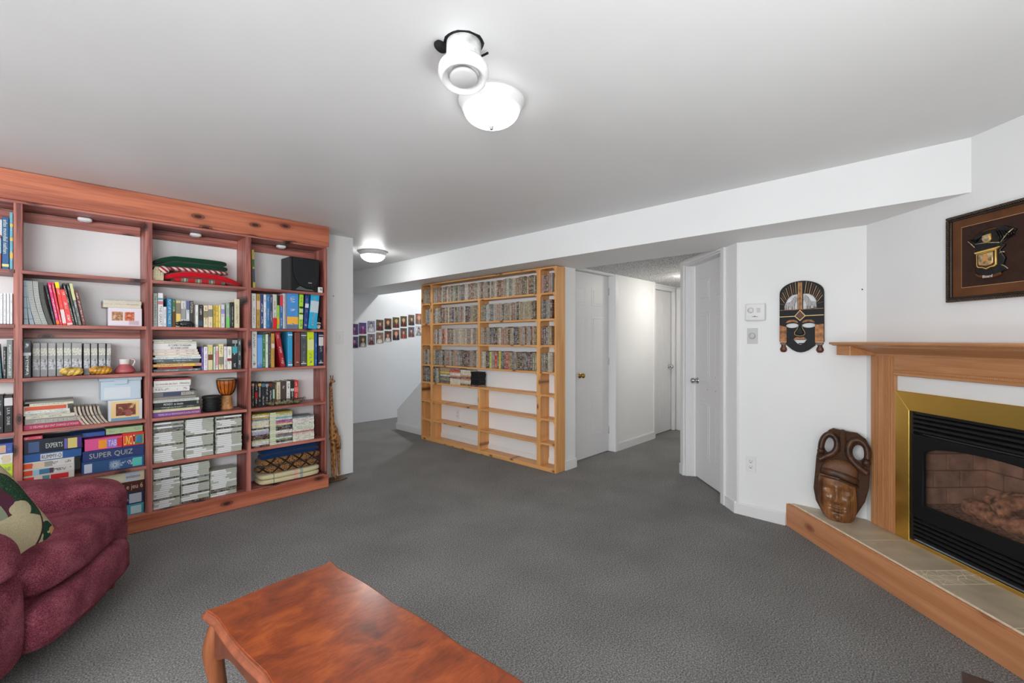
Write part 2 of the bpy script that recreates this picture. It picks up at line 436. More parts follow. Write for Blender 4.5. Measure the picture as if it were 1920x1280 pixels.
def make_door(name, w, h, rz, loc, knob_x, mat_knob, hinge_x=None, both=False, hinges=(1.81, 1.0, .2)):
    """six-panel door, local x along its face, front at local y = 0"""
    t = struct(box(name, (0, w, 0, .035, 0, h), DOORP, None, .002))
    t.location = loc; t.rotation_euler = (0, 0, rz)
    st_, mid = .1 * w / .7, .09 * w / .7
    pw = (w - 2 * st_ - mid) / 2
    for x0 in (st_, st_ + pw + mid):
        for z0, z1 in ((.2, .74), (.90, 1.56), (1.67, 1.88)):
            z0, z1 = z0 * h / 2.03, z1 * h / 2.03
            bm = bmesh.new(); add_box(bm, x0, x0 + pw, -.0022, .001, z0, z1, .0022); add_box(bm, x0 + .028, x0 + pw - .028, -.0050, -.001, z0 + .028, z1 - .028, .0035)
            obj('panel', bm, DOORP, t)
    k = lathe('knob', [(0.0, -.062), (.016, -.062), (.025, -.054), (.027, -.044), (.022, -.034), (.011, -.028), (.010, -.012), (.026, -.009), (.031, -.003), (.031, 0)], mat_knob, t, 20, (knob_x, 0, .908), 'y')
    if hinge_x is not None:
        for z in hinges:
            lathe('hinge', [(.006, 0), (.006, .085)], GREYP, t, 8, (hinge_x, -.004, z), 'z')
    return t
make_door('door_1', .815, 2.03, 0, (3.785, 2.83, .006), .232, KNOBB, .81)
# door_1 stands back from the wall; its hinges sit on the far jamb
make_door('door_2', .665, 1.975, 0, (5.625, 2.84, .008), .60, CHROME)
d5 = make_door('door_3', .72, 1.975, R(-90), (6.352, 2.72, .008), .05, CHROME)
# wall with the masks
struct(box('wall_mask', (3.615, 3.74, .20, 1.13, 0, HC), PAINT))
struct(box('baseboard_mask', (3.602, 3.615, .80, 1.137, 0, .078), TRIM))
struct(box('baseboard_mask_cap', (3.608, 3.615, .80, 1.135, .078, .088), TRIM))
# diagonal wall with door: distances run from the mask wall to the hall, local y into the wall
def diag(name, d, mat, bev=0.0):
    o = struct(box(name, (-d[1], -d[0]) + tuple(d[2:]), mat, None, bev)); o.location = (3.615, 1.13, 0); o.rotation_euler = (0, 0, R(-135)); return o
diag('wall_diagonal', (-.02, .165, 0, .16, 0, 2.06), PAINT)
diag('baseboard_diagonal', (-.003, .14, -.012, 0, 0, .082), TRIM)
diag('trim_8', (.140, .2, -.02, 0, 0, 2.03), TRIM, .004)
diag('trim_9', (.165, .205, -.002, .09, 0, 2.03), TRIM)
diag('trim_10', (.205, .93, -.02, .0, 2.012, 2.06), TRIM, .004)
diag('trim_11', (.205, .93, 0, .09, 2.0, 2.02), TRIM)
diag('trim_12', (.93, 1.003, -.02, 0, 0, 2.06), TRIM, .004)
diag('trim_13', (.928, 1.012, -.026, .0, 0, .10), TRIM, .003)
diag('trim_14', (.915, .93, -.002, .085, 0, 2.012), TRIM)
diag('trim_15', (.905, .915, .05, .085, 0, 2.012), TRIM)
diag('wall_diagonal_end', (.93, 1.0, 0, .16, 0, 2.06), PAINT)
diag('wall_diagonal_back', (.0, 1.0, .16, .2, 0, 2.06), PAINT)
d4 = make_door('door_4', .70, 2.0, R(-135), (3.615 + .6413 + .0608, 1.13 + .6413 - .0608, .008), .052, CHROME)
for x, z in ((.262, .969), (.415, .965), (.262, .845), (.415, .845)): lathe('screw', [(.004, -.006), (.004, 0)], GREYP, d4, 8, (x, 0, z), 'y')
struct(box('wall_hall_right', (4.31, 6.5, 1.70, 1.83, 0, 2.06), PAINT))
# fireplace wall: local x to the viewer's right (towards the camera), local y into the wall
FX, FY = 3.615, .35
FS = (FX + FY) / math.sqrt(2)          # distance along the wall, measured down from the corner
def fire(o): o.location = (FX, FY, 0); o.rotation_euler = (0, 0, R(-135)); return o
OX0, OX1, OZ0, OZ1 = .30, 1.16, .150, .908
bm = bmesh.new()
for d in ((-.2, OX0, 0, .1, 0, HC), (OX1, 1.62, 0, .1, 0, HC), (OX0, OX1, 0, .1, OZ1, HC), (OX0, OX1, 0, .1, 0, OZ0)):
    add_box(bm, *d)
fire(struct(obj('wall_fireplace', bm, PAINT)))
struct(box('wall_back', (-3.4, 2.70, -.90, -.757, 0, HC), PAINT))
struct(box('wall_left', (-3.4, -3.28, -.9, 4.3, 0, HC), PAINT))
# windows behind the camera
def make_window(n, loc, rz, w, h):
    t = thing('window_%d' % n, None, None, loc, rz); t['kind'] = 'structure'
    for d in ((-w / 2 - .06, w / 2 + .06, -.03, 0, -.06, 0), (-w / 2 - .06, w / 2 + .06, -.03, 0, h, h + .06), (-w / 2 - .06, -w / 2, -.03, 0, 0, h), (w / 2, w / 2 + .06, -.03, 0, 0, h), (-.02, .02, -.025, 0, 0, h)):
        box('frame', d, TRIM, t, .004)
    box('pane', (-w / 2, w / 2, -.012, -.006, 0, h), plain('daylit_pane', (225, 235, 245), .1, emit=((225, 236, 250), 1.2)), t)
make_window(1, (-3.28, 1.5, .90), R(90), 2.2, 1.1)
make_window(2, (-1.5, -.757, .90), R(180), 1.8, 1.1)

# ------------------------------------------------------------------ ceiling fittings
GLOW = plain('lit_lamp_glass', (255, 252, 246), .4, emit=((250, 252, 255), 9))
GLOW2 = plain('lit_lamp_glass_far', (255, 252, 246), .4, emit=((252, 252, 252), 38))
def ceiling_lamp(label, loc, warm=None, k=1.0):
    t = thing('ceiling_lamp', label, 'lamp', loc); t.scale = (.78, .78, .80) if k == 1.0 else (.88, .88, .85)
    lathe('base_ring', [(.0, 0), (.172, 0), (.176, -.008), (.174, -.020), (.166, -.028), (.160, -.045), (.150, -.056), (.140, -.058), (.135, -.05), (.0, -.05)], WHITEP, t, 40)
    prof = [(.148, -.052)] + [(.148 * math.cos(a), -.052 - .085 * math.sin(a) ** 1.0) for a in [R(x) for x in range(6, 91, 7)]] + [(0.0, -.137)]
    prof = [(max(r, 0), z) for r, z in prof]
    lathe('glass_bowl', prof, GLOW if k == 1.0 else GLOW2, t, 40)
    lathe('finial', [(0, -.134), (.012, -.136), (.013, -.142), (.009, -.146), (.011, -.150), (.006, -.156), (0, -.157)], CHROME, t, 14)
    return t
ceiling_lamp('round white ceiling lamp, lit, nearest the tilted air diffuser', (1.295, 1.355, HC))
ceiling_lamp('round white ceiling lamp, lit, far off near the wall of portraits', (2.60, 4.66, HC), None, 2.0)
# a lamp of the hall, round the corner (its light shows on the hall panel)
t = thing('hall_lamp', 'round white lamp on the textured hall ceiling, round the corner', 'lamp', (5.35, 2.15, 2.06))
lathe('base_ring', [(.0, 0), (.11, 0), (.112, -.02), (.10, -.03), (0, -.03)], WHITEP, t, 30)
lathe('glass_bowl', [(.098, -.03), (.09, -.055), (.06, -.075), (0, -.085)], plain('lit_hall_glass', (255, 244, 226), .4, emit=((255, 248, 238), 70)), t, 30)

t = thing('stair_fill', 'unseen round lamp added on the stairwell ceiling to brighten the far wall', 'lamp', (4.55, 5.75, 2.9))  # added fill, hidden behind the beam, brightens the wall of portraits
lathe('base_ring', [(.0, 0), (.11, 0), (.112, -.02), (.10, -.03), (0, -.03)], WHITEP, t, 30)
lathe('glass_bowl', [(.098, -.03), (.09, -.055), (.06, -.075), (0, -.085)], plain('stair_fill_glow', (255, 248, 236), .4, emit=((252, 252, 252), 270)), t, 30)

# tilted air diffuser hanging out of a ragged hole on its duct
t = thing('air_diffuser', 'white round air diffuser on a patched duct stub hanging askew from the ceiling', 'vent', (.985, 1.165, HC))
ax = Vector((-.12, -.13, -.98)).normalized()
q = Vector((0, 0, -1)).rotation_difference(ax)
def tilt(o): 
    o.rotation_mode = 'QUATERNION'; o.rotation_quaternion = q; return o
tilt(lathe('duct', [(.058, .03), (.058, -.115)], plain('patched_white_duct', (206, 206, 206), .5, noise_amt=.25, nscale=16), t, 28))
tilt(lathe('ring', [(.057, -.085), (.074, -.088), (.083, -.100), (.084, -.116), (.075, -.136), (.069, -.139), (.062, -.131), (.054, -.120), (.051, -.112)], WHITEP, t, 40))
tilt(lathe('disc', [(0, -.138), (.038, -.138), (.046, -.133), (.046, -.126), (.016, -.12), (0, -.12)], GREYP, t, 36))
tilt(lathe('throat', [(.054, -.08), (.054, -.110), (0, -.110)], DARK, t, 24))
tube('cable', spline([(-.055, .04, .005), (-.03, .058, -.010), (.03, .050, -.010), (.066, .0, -.014), (.068, -.045, -.02)], 6), .004, DARK, t)
soft('duct_foam', (-.058, .052, -.012), (.024, .018, .016), 2.4, plain('black_foam', (22, 24, 22), .9), t, 6, .006, 30)
bm = bmesh.new(); add_lathe(bm, [(.0, -.0015), (.066, -.0015), (.068, 0)], 22)
for v in bm.verts:
    v.co.x *= 1 + .12 * noise.noise(v.co * 30); v.co.y *= 1 + .12 * noise.noise(v.co * 30 + Vector((5, 5, 5)))
obj('ragged_hole', bm, DARK, t)

# ------------------------------------------------------------------ wall plates
def plate(t, w, h, mat, th=.006): return box('plate', (-w / 2, w / 2, -th, 0, -h / 2, h / 2), mat, t, .003, 2)
t = thing('light_switch', 'white toggle light switch on the wall beside the red bookcase', 'switch', (1.985, 4.185, 1.318))
plate(t, .072, .118, WHITEP); box('toggle', (-.005, .005, -.016, -.005, -.010, .012), WHITEP, t, .002)
for z in (-.032, .032): lathe('screw', [(.003, -.0075), (.003, -.005)], GREYP, t, 8, (0, 0, z), 'y')
t = thing('nail', 'small dark nail in the wall above the toggle switch', 'nail', (1.925, 4.185, 1.714)); lathe('head', [(.004, -.006), (.004, 0)], DARK, t, 8, (0, 0, 0), 'y')
t = thing('nail', 'small dark nail in the corner above the mantel', 'nail', (3.615, .372, 1.62), R(-90)); lathe('head', [(.004, -.006), (.004, 0)], DARK, t, 8, (0, 0, 0), 'y')
t = thing('thermostat', 'white wall thermostat with a round dial beside the zebra mask', 'thermostat', (3.615, .988, 1.50), R(-90))
box('housing', (-.066, .066, -.032, 0, -.062, .062), WHITEP, t, .010, 3, True)
lathe('dial', [(.019, -.040), (.019, -.030)], WHITEP, t, 24, (-.028, 0, .014), 'y'); lathe('dial_ring', [(.021, -.034), (.021, -.030)], GREYP, t, 24, (-.028, 0, .014), 'y')
box('cover', (.012, .036, -.034, -.03, -.004, .03), GREYP, t, .001); box('scale_mark', (-.018, .018, -.0328, -.031, -.034, -.031), DARK, t); box('pointer', (-.003, .003, -.0332, -.031, -.034, -.027), DARK, t)
t = thing('dimmer_switch', 'grey wall dimmer with a round knob under the thermostat', 'switch', (3.615, 1.012, 1.328), R(-90))
plate(t, .070, .114, GREYP, .007); lathe('knob', [(0, -.026), (.017, -.025), (.021, -.018), (.022, -.007)], GREYP, t, 24, (0, 0, 0), 'y')
def outlet(t):
    plate(t, .070, .114, WHITEP)
    for z in (-.02, .02):
        o = lathe('socket', [(.0, -.0075), (.016, -.0075), (.017, -.005)], WHITEP, t, 20, (0, 0, z), 'y')
        for x in (-.006, .006): box('slot', (x - .001, x + .001, -.0082, -.006, z - .001, z + .008), DARK, o)
        lathe('ground_hole', [(.0028, -.0082), (.0028, -.006)], DARK, o, 8, (0, 0, z - .008), 'y')
t = thing('power_outlet', 'white double power outlet low on the wall under the zebra mask', 'outlet', (3.615, 1.022, .388), R(-90)); outlet(t)
t = thing('power_outlet', 'white power outlet on the wall seen through the pine rack', 'outlet', (3.60, 4.37, .375), R(-90)); outlet(t)
# ------------------------------------------------------------------ red bookcase
BF, BB = 3.94, 4.183                     # front of the posts, wall side
bc = thing('bookcase', 'tall red stained pine bookcase built in under the ceiling, full of books', 'bookcase', (0, BF, 0))
def bp(name, x0, x1, y0, y1, z0, z1, m, bev=.002): return box(name, (x0, x1, y0 - BF, y1 - BF, z0, z1), m, bc, bev)
bp('fascia', -.72, 1.765, 3.918, BF - .0005, 2.118, 2.292, REDF, .004)
bp('top_board', -.72, 1.752, BF, BB, 2.105, 2.125, REDX)
bp('plinth', -.72, 1.762, 3.918, BF - .0005, .002, .113, REDF, .004)
BAYS = [(-.68, -.107), (-.070, .499), (.537, 1.114), (1.150, 1.735)]
for x0, x1 in ((-.72, -.68), (-.107, -.070), (.499, .537), (1.114, 1.150), (1.735, 1.756)):
    bp('post', x0, x1, BF, BB, .002, 2.105, REDZ)
for i, (x0, x1) in enumerate(BAYS):
    for z in (1.712, 1.391, 1.073, .757, .437, .116):
        bp('shelf', x0 - (.006 if i else 0), x1 + .006, BF - .003, BB, z - .0225, z, REDX)
    bp('back_rail', x0, x1, BB - .022, BB - .002, 2.037, 2.1, REDX)
    if i < 3: bp('back_rail', x0, x1, BB - .022, BB - .002, 1.308, 1.366, REDX)
for x, y, which in ((.205, 4.10, 'wide'), (.814, 4.09, 'middle'), (1.42, 4.08, 'end')):
    t = thing('puck_light', 'small white oval puck under the top of the red bookcase, %s bay' % which, 'puck light', (x, y, 2.105), 0, 'pucks under the bookcase top')
    soft('housing', (0, 0, -.0125), (.036, .026, .0125), 4, WHITEP, t, 6)
    soft('lens', (0, 0, -.026), (.026, .018, .004), 3, GREYP, t, 4)

def book(d):
    x0, x1, z, h, yf, dep, col, a, lab, dx, bands, tx, name, cat = d
    w = max(x1 - x0 - .0006, .004); th = math.atan2(dx, h); g = dep
    t = bpy.data.objects.new(name, None)
    bm = bmesh.new(); c = .0022 if w > .012 else .001
    bev = min(.0025, w * .2) if cat != 'binder' else min(.006, w * .2)
    if cat in ('book', 'novel', 'comic', 'binder'):
        add_box(bm, -w / 2, w / 2, 0, .004, 0, h, min(bev, .0018)); add_box(bm, -w / 2, -w / 2 + c, .003, g, 0, h); add_box(bm, w / 2 - c, w / 2, .003, g, 0, h)
    else:
        add_box(bm, -w / 2, w / 2, 0, g, 0, h, bev)
    o = obj(name, bm, COVER if tx or name == 'comic_volume' else SPINE)
    o.location = ((x0 + x1) / 2, yf, z + w / 2 * abs(math.sin(th)) + .0003); o.rotation_euler = (0, th, 0)
    oc(o, col, a); tag(o, lab + ' of red bookcase', cat, 'things standing in the red bookcase')
    if cat in ('book', 'novel', 'comic', 'binder'):
        box('pages', (-w / 2 + c, w / 2 - c, .004, g - .004, .003, h - .004), PAGES, o)
    for i, (p, q_, bcx) in enumerate(bands):
        if name == 'notebook': 
            box('wire_ring', (w * .12, w * .5, -.003, .002, p * h, q_ * h), CHROME, o)
        else:
            box('spine_label', (-w / 2 * .97, w / 2 * .97, -.0005 - .0001 * i, .001, p * h, q_ * h), (COMIC_A if i == 0 else COMIC_B) if name == 'comic_volume' and i < 2 else ink(bcx), o)
    if tx:
        s, tc_, p, q_, k = tx
        text(o, s, 0, (p + q_) / 2 * h, (q_ - p) * h, k * w, -.0012, ink(tc_), True)
    if cat == 'binder' and w > .03:
        lathe('finger_ring', [(.0065, -.001), (.0095, -.0018), (.0095, 0)], CHROME, o, 16, (0, 0, h * .12), 'y')
    return o
def food(name, c1, c2, c3, sc):
    m, nt, b = new_mat(name); tc = nd(nt, 'ShaderNodeTexCoord'); n = nd(nt, 'ShaderNodeTexNoise'); n.inputs['Scale'].default_value = sc; n.inputs['Detail'].default_value = 4
    link(nt, tc.outputs['Object'], n.inputs['Vector']); r = ramp(nt, [(.35, lin(c1)), (.5, lin(c2)), (.65, lin(c3))]); link(nt, n.outputs['Fac'], r.inputs[0]); link(nt, r.outputs[0], b.inputs['Base Color']); b.inputs['Roughness'].default_value = .4
    return m
COMIC_A = food('comic_title_print', (130, 130, 126), (190, 190, 178), (214, 212, 196), 120); COMIC_B = food('comic_snow_print', (84, 88, 94), (168, 170, 174), (206, 206, 208), 70)
BOOKS = [
(-0.1744, -0.1549, 1.712, 0.1972, 3.965, 0.15, (170, 80, 70), 1, 'red and white book beside blue atlas, top shelf, edge bay', 0, ((0.45, 0.9, (150, 180, 190)),), None, 'book', 'book'),
(-0.1529, -0.1249, 1.712, 0.3045, 3.965, 0.15, (20, 84, 140), 1, 'blue atlas with pale title, top shelf, edge bay', 0, ((0.05, 0.1, (220, 214, 130)),), ('atlas mondial nathan', (214, 224, 190), 0.3, 0.95, 0.6), 'book', 'book'),
(-0.1228, -0.1095, 1.712, 0.3372, 3.965, 0.15, (98, 170, 190), 1, 'tall light blue and yellow book, top shelf, edge bay', 0, ((0.2, 0.3, (214, 180, 90)), (0.5, 0.56, (214, 180, 90)), (0.75, 0.8, (214, 190, 90))), None, 'book', 'book'),
(-0.1734, -0.1611, 1.391, 0.1804, 3.965, 0.13, (232, 234, 236), 0.6, 'slim white case, number fifth from the wooden post, second shelf, edge bay', 0, (), None, 'disc_case', 'case'),
(-0.1601, -0.1488, 1.391, 0.1814, 3.965, 0.13, (232, 234, 236), 0.6, 'slim white case, number fourth from the wooden post, second shelf, edge bay', 0, (), None, 'disc_case', 'case'),
(-0.1473, -0.1359, 1.391, 0.1824, 3.965, 0.13, (232, 234, 236), 0.6, 'slim white case, number third from the wooden post, second shelf, edge bay', 0, (), None, 'disc_case', 'case'),
(-0.1344, -0.1232, 1.391, 0.1833, 3.965, 0.13, (232, 234, 236), 0.6, 'slim white case, number second from the wooden post, second shelf, edge bay', 0, (), None, 'disc_case', 'case'),
(-0.1217, -0.1106, 1.391, 0.1843, 3.965, 0.13, (232, 234, 236), 0.6, 'slim white case, number first from the wooden post, second shelf, edge bay', 0, (), None, 'disc_case', 'case'),
(-0.1723, -0.1518, 1.073, 0.2016, 3.965, 0.15, (50, 94, 104), 1, 'teal paperback tilted against black book, third shelf, edge bay', -0.0102, (), None, 'book', 'book'),
(-0.1477, -0.1363, 1.073, 0.1855, 3.965, 0.15, (28, 30, 32), 1, 'thin black book between teal and grey, third shelf, edge bay', 0, (), None, 'book', 'book'),
(-0.1342, -0.1101, 1.073, 0.2261, 3.965, 0.15, (112, 120, 116), 1, 'grey hardback against the post, third shelf, edge bay', 0, (), None, 'book', 'book'),
(-0.1764, -0.1467, 0.757, 0.2197, 3.965, 0.15, (28, 30, 32), 0.5, 'plain black tall volume, fourth shelf, edge bay', 0, (), None, 'book', 'book'),
(-0.1446, -0.1101, 0.757, 0.2166, 3.965, 0.15, (20, 22, 24), 1, 'black volume with white sword emblem, fourth shelf, edge bay', 0, ((0.72, 0.93, (205, 205, 205)),), ('L.R.R.  DUNE', (200, 200, 200), 0.2, 0.66, 0.35), 'book', 'book'),
(0.0597, 0.0702, 1.391, 0.2438, 3.965, 0.15, (20, 40, 46), 0.5, 'thin dark teal paperback leaning, second shelf, wide bay', -0.0409, (), None, 'book', 'book'),
(0.0713, 0.086, 1.391, 0.2644, 3.965, 0.15, (205, 40, 104), 1, 'magenta paperback leaning, orange foot, second shelf, wide bay', -0.0407, ((0.02, 0.1, (230, 120, 40)),), None, 'book', 'book'),
(0.0872, 0.0977, 1.391, 0.2656, 3.965, 0.15, (220, 50, 66), 1, 'slim red paperback leaning beside magenta one, second shelf, wide bay', -0.0405, (), None, 'book', 'book'),
(0.0989, 0.1167, 1.391, 0.2668, 3.965, 0.15, (226, 60, 48), 1, 'thick red paperback with white panel and yellow top, second shelf, wide bay', -0.0364, ((0.04, 0.36, (226, 208, 206)), (0.86, 1.0, (240, 220, 20))), None, 'book', 'book'),
(0.1183, 0.1442, 1.391, 0.2228, 3.965, 0.15, (224, 58, 56), 1, 'short broad red paperback leaning, second shelf, wide bay', -0.0339, ((0.0, 0.06, (236, 190, 190)),), None, 'book', 'book'),
(0.1456, 0.1568, 1.391, 0.2652, 3.965, 0.15, (40, 44, 34), 1, 'dark olive paperback leaning, second shelf, wide bay', -0.05, (), None, 'book', 'book'),
(0.158, 0.1694, 1.391, 0.2658, 3.965, 0.15, (58, 60, 52), 1, 'charcoal paperback leaning, second shelf, wide bay', -0.0452, (), None, 'book', 'book'),
(0.1704, 0.1849, 1.391, 0.2671, 3.965, 0.15, (100, 106, 104), 1, 'grey paperback with pale yellow stripe leaning, second shelf, wide bay', -0.045, ((0.6, 0.99, (206, 206, 150)),), None, 'book', 'book'),
(0.1885, 0.2054, 1.391, 0.2218, 3.965, 0.15, (104, 44, 36), 1, 'brown paperback last in leaning row, second shelf, wide bay', -0.039, (), None, 'book', 'book'),
(-0.0696, -0.0364, 1.073, 0.2197, 3.965, 0.15, (30, 36, 40), 1, 'black hardback with pale oval emblem, third shelf, wide bay', 0, ((0.6, 0.68, (190, 196, 196)),), None, 'book', 'book'),
(-0.0308, 0.0011, 1.073, 0.2081, 4.012, 0.13, (150, 150, 148), 0.2, 'grey comic volume, first of ten, snowy picture spine, third shelf, wide bay', 0, ((0.62, 0.84, (206, 206, 196)), (0.08, 0.5, (196, 198, 200)), (0.02, 0.2, (140, 142, 146))), None, 'comic_volume', 'book'),
(0.0029, 0.0322, 1.073, 0.2079, 4.012, 0.13, (150, 150, 148), 0.2, 'grey comic volume, second of ten, snowy picture spine, third shelf, wide bay', 0, ((0.62, 0.84, (206, 206, 196)), (0.08, 0.5, (196, 198, 200)), (0.02, 0.2, (140, 142, 146))), None, 'comic_volume', 'book'),
(0.0354, 0.0689, 1.073, 0.2077, 4.012, 0.13, (150, 150, 148), 0.2, 'grey comic volume, third of ten, snowy picture spine, third shelf, wide bay', 0, ((0.62, 0.84, (206, 206, 196)), (0.08, 0.5, (196, 198, 200)), (0.02, 0.2, (140, 142, 146))), None, 'comic_volume', 'book'),
(0.0731, 0.1015, 1.073, 0.2076, 4.012, 0.13, (150, 150, 148), 0.2, 'grey comic volume, fourth of ten, snowy picture spine, third shelf, wide bay', 0, ((0.62, 0.84, (206, 206, 196)), (0.08, 0.5, (196, 198, 200)), (0.02, 0.2, (140, 142, 146))), None, 'comic_volume', 'book'),
(0.1044, 0.1381, 1.073, 0.2074, 4.012, 0.13, (150, 150, 148), 0.2, 'grey comic volume, fifth of ten, snowy picture spine, third shelf, wide bay', 0, ((0.62, 0.84, (206, 206, 196)), (0.08, 0.5, (196, 198, 200)), (0.02, 0.2, (140, 142, 146))), None, 'comic_volume', 'book'),
(0.1405, 0.1868, 1.073, 0.2072, 4.012, 0.13, (150, 150, 148), 0.2, 'grey comic volume, sixth of ten, snowy picture spine, third shelf, wide bay', 0, ((0.62, 0.84, (206, 206, 196)), (0.08, 0.5, (196, 198, 200)), (0.02, 0.2, (140, 142, 146))), None, 'comic_volume', 'book'),
(0.1958, 0.2255, 1.073, 0.2028, 4.012, 0.13, (150, 150, 148), 0.2, 'grey comic volume, seventh of ten, snowy picture spine, third shelf, wide bay', 0, ((0.62, 0.84, (206, 206, 196)), (0.08, 0.5, (196, 198, 200)), (0.02, 0.2, (140, 142, 146))), None, 'comic_volume', 'book'),
(0.2301, 0.2613, 1.073, 0.2026, 4.012, 0.13, (150, 150, 148), 0.2, 'grey comic volume, eighth of ten, snowy picture spine, third shelf, wide bay', 0, ((0.62, 0.84, (206, 206, 196)), (0.08, 0.5, (196, 198, 200)), (0.02, 0.2, (140, 142, 146))), None, 'comic_volume', 'book'),
(0.267, 0.3005, 1.073, 0.2024, 4.012, 0.13, (150, 150, 148), 0.2, 'grey comic volume, ninth of ten, snowy picture spine, third shelf, wide bay', 0, ((0.62, 0.84, (206, 206, 196)), (0.08, 0.5, (196, 198, 200)), (0.02, 0.2, (140, 142, 146))), None, 'comic_volume', 'book'),
(0.3036, 0.3248, 1.073, 0.2022, 4.012, 0.13, (150, 150, 148), 0.2, 'grey comic volume, tenth of ten, snowy picture spine, third shelf, wide bay', 0.004, ((0.62, 0.84, (206, 206, 196)), (0.08, 0.5, (196, 198, 200)), (0.02, 0.2, (140, 142, 146))), None, 'comic_volume', 'book'),
(0.543, 0.5677, 1.391, 0.2309, 3.965, 0.15, (196, 200, 190), 0.1, 'ring bound notebook with striped edge, second shelf, middle bay', 0, ((0.04, 0.06, (110, 116, 108)), (0.088, 0.108, (110, 116, 108)), (0.136, 0.156, (110, 116, 108)), (0.18400000000000002, 0.20400000000000001, (110, 116, 108)), (0.232, 0.252, (110, 116, 108)), (0.27999999999999997, 0.3, (110, 116, 108)), (0.328, 0.34800000000000003, (110, 116, 108)), (0.376, 0.396, (110, 116, 108)), (0.424, 0.444, (110, 116, 108)), (0.472, 0.492, (110, 116, 108)), (0.52, 0.54, (110, 116, 108)), (0.5680000000000001, 0.5880000000000001, (110, 116, 108)), (0.6160000000000001, 0.6360000000000001, (110, 116, 108)), (0.664, 0.6839999999999999, (110, 116, 108)), (0.7120000000000001, 0.732, (110, 116, 108)), (0.76, 0.78, (110, 116, 108)), (0.808, 0.8280000000000001, (110, 116, 108)), (0.8560000000000001, 0.8760000000000001, (110, 116, 108)), (0.904, 0.9239999999999999, (110, 116, 108)), (0.9520000000000001, 0.972, (110, 116, 108))), None, 'book', 'book'),
(0.57, 0.5992, 1.391, 0.2368, 3.965, 0.15, (226, 224, 226), 0.3, 'tall white book with pink flower panel, second shelf, middle bay', 0, ((0.79, 0.85, (90, 160, 170)), (0.66, 0.76, (200, 120, 130))), ('THE GREAT', (120, 110, 116), 0.05, 0.62, 0.5), 'book', 'book'),
(0.6004, 0.6185, 1.391, 0.1409, 3.965, 0.15, (214, 214, 222), 0.2, 'shorter white book beside tall white one, second shelf, middle bay', 0, (), None, 'book', 'book'),
(0.6216, 0.6487, 1.391, 0.2028, 3.965, 0.15, (34, 122, 164), 1, 'bright blue hardback with silver title, second shelf, middle bay', 0, (), ('FLAT UP IN TWELVE', (190, 220, 230), 0.1, 0.95, 0.5), 'book', 'book'),
(0.6505, 0.6706, 1.391, 0.1984, 3.965, 0.15, (60, 104, 70), 1, 'green and brown hardback, second shelf, middle bay', 0, ((0.0, 0.55, (96, 64, 30)),), None, 'book', 'book'),
(0.6725, 0.7005, 1.391, 0.1909, 3.965, 0.15, (206, 190, 140), 0.2, 'cream and yellow book above dark figurine, second shelf, middle bay', 0, ((0.5, 0.9, (130, 120, 104)), (0.2, 0.5, (220, 196, 110))), None, 'book', 'book'),
(0.7021, 0.7315, 1.391, 0.1889, 3.965, 0.15, (206, 206, 206), 0.2, 'white book with black edge line, second shelf, middle bay', 0, ((0.3, 0.7, (150, 150, 150)),), None, 'book', 'book'),
(0.7334, 0.753, 1.391, 0.1906, 3.965, 0.15, (206, 208, 216), 0.2, 'white book with slate blue top, second shelf, middle bay', 0, ((0.66, 1, (90, 104, 136)),), None, 'book', 'book'),
(0.7546, 0.7766, 1.391, 0.192, 3.965, 0.15, (60, 58, 56), 1, 'charcoal book with pale title, second shelf, middle bay', 0, (), ('UTZON', (220, 214, 204), 0.55, 0.95, 0.6), 'book', 'book'),
(0.7782, 0.787, 1.391, 0.1657, 3.965, 0.15, (110, 90, 84), 0.6, 'thin brown grey book, second shelf, middle bay', 0, (), None, 'book', 'book'),
(0.7883, 0.8066, 1.391, 0.1653, 3.965, 0.15, (220, 224, 220), 0.3, 'small white book left of black one, second shelf, middle bay', 0, (), None, 'book', 'book'),
(0.8086, 0.8348, 1.391, 0.1667, 3.965, 0.15, (44, 36, 36), 1, 'black and maroon book, second shelf, middle bay', 0, ((0.08, 0.3, (60, 80, 96)),), None, 'book', 'book'),
(0.8398, 0.8667, 1.391, 0.1637, 3.965, 0.15, (224, 212, 176), 0.15, 'cream book with olive title panel, second shelf, middle bay', 0, ((0.45, 0.75, (140, 130, 104)),), None, 'book', 'book'),
(0.8687, 0.8966, 1.391, 0.1665, 3.965, 0.15, (226, 212, 178), 0.15, 'pale cream book with slim grey panel, second shelf, middle bay', 0, ((0.48, 0.82, (130, 130, 120)),), None, 'book', 'book'),
(0.9007, 0.9151, 1.391, 0.1679, 3.965, 0.15, (196, 170, 70), 0.0, 'ochre yellow book with dark letters, second shelf, middle bay', 0, (), None, 'book', 'book'),
(0.9165, 0.9338, 1.391, 0.1688, 3.965, 0.15, (226, 190, 80), 0.0, 'golden yellow book with dark letters, second shelf, middle bay', 0, (), None, 'book', 'book'),
(0.9352, 0.9491, 1.391, 0.1698, 3.965, 0.15, (228, 216, 130), 0.2, 'pale yellow thin book, second shelf, middle bay', 0, (), None, 'book', 'book'),
(0.9519, 0.9762, 1.391, 0.1775, 3.965, 0.15, (216, 210, 214), 0.3, 'white book with violet blotch, second shelf, middle bay', 0, ((0.6, 0.8, (150, 150, 196)),), None, 'book', 'book'),
(0.9844, 1.0079, 1.391, 0.192, 3.965, 0.15, (150, 170, 150), 1, 'grey book with lime foot, second shelf, middle bay', 0, ((0.0, 0.42, (120, 200, 110)),), None, 'book', 'book'),
(1.0094, 1.0191, 1.391, 0.1951, 3.965, 0.15, (20, 44, 44), 0.5, 'thin dark green book, second shelf, middle bay', 0, (), None, 'book', 'book'),
(1.0202, 1.0346, 1.391, 0.1988, 3.965, 0.15, (28, 34, 30), 1, 'black book with small white letters, second shelf, middle bay', 0, (), None, 'book', 'book'),
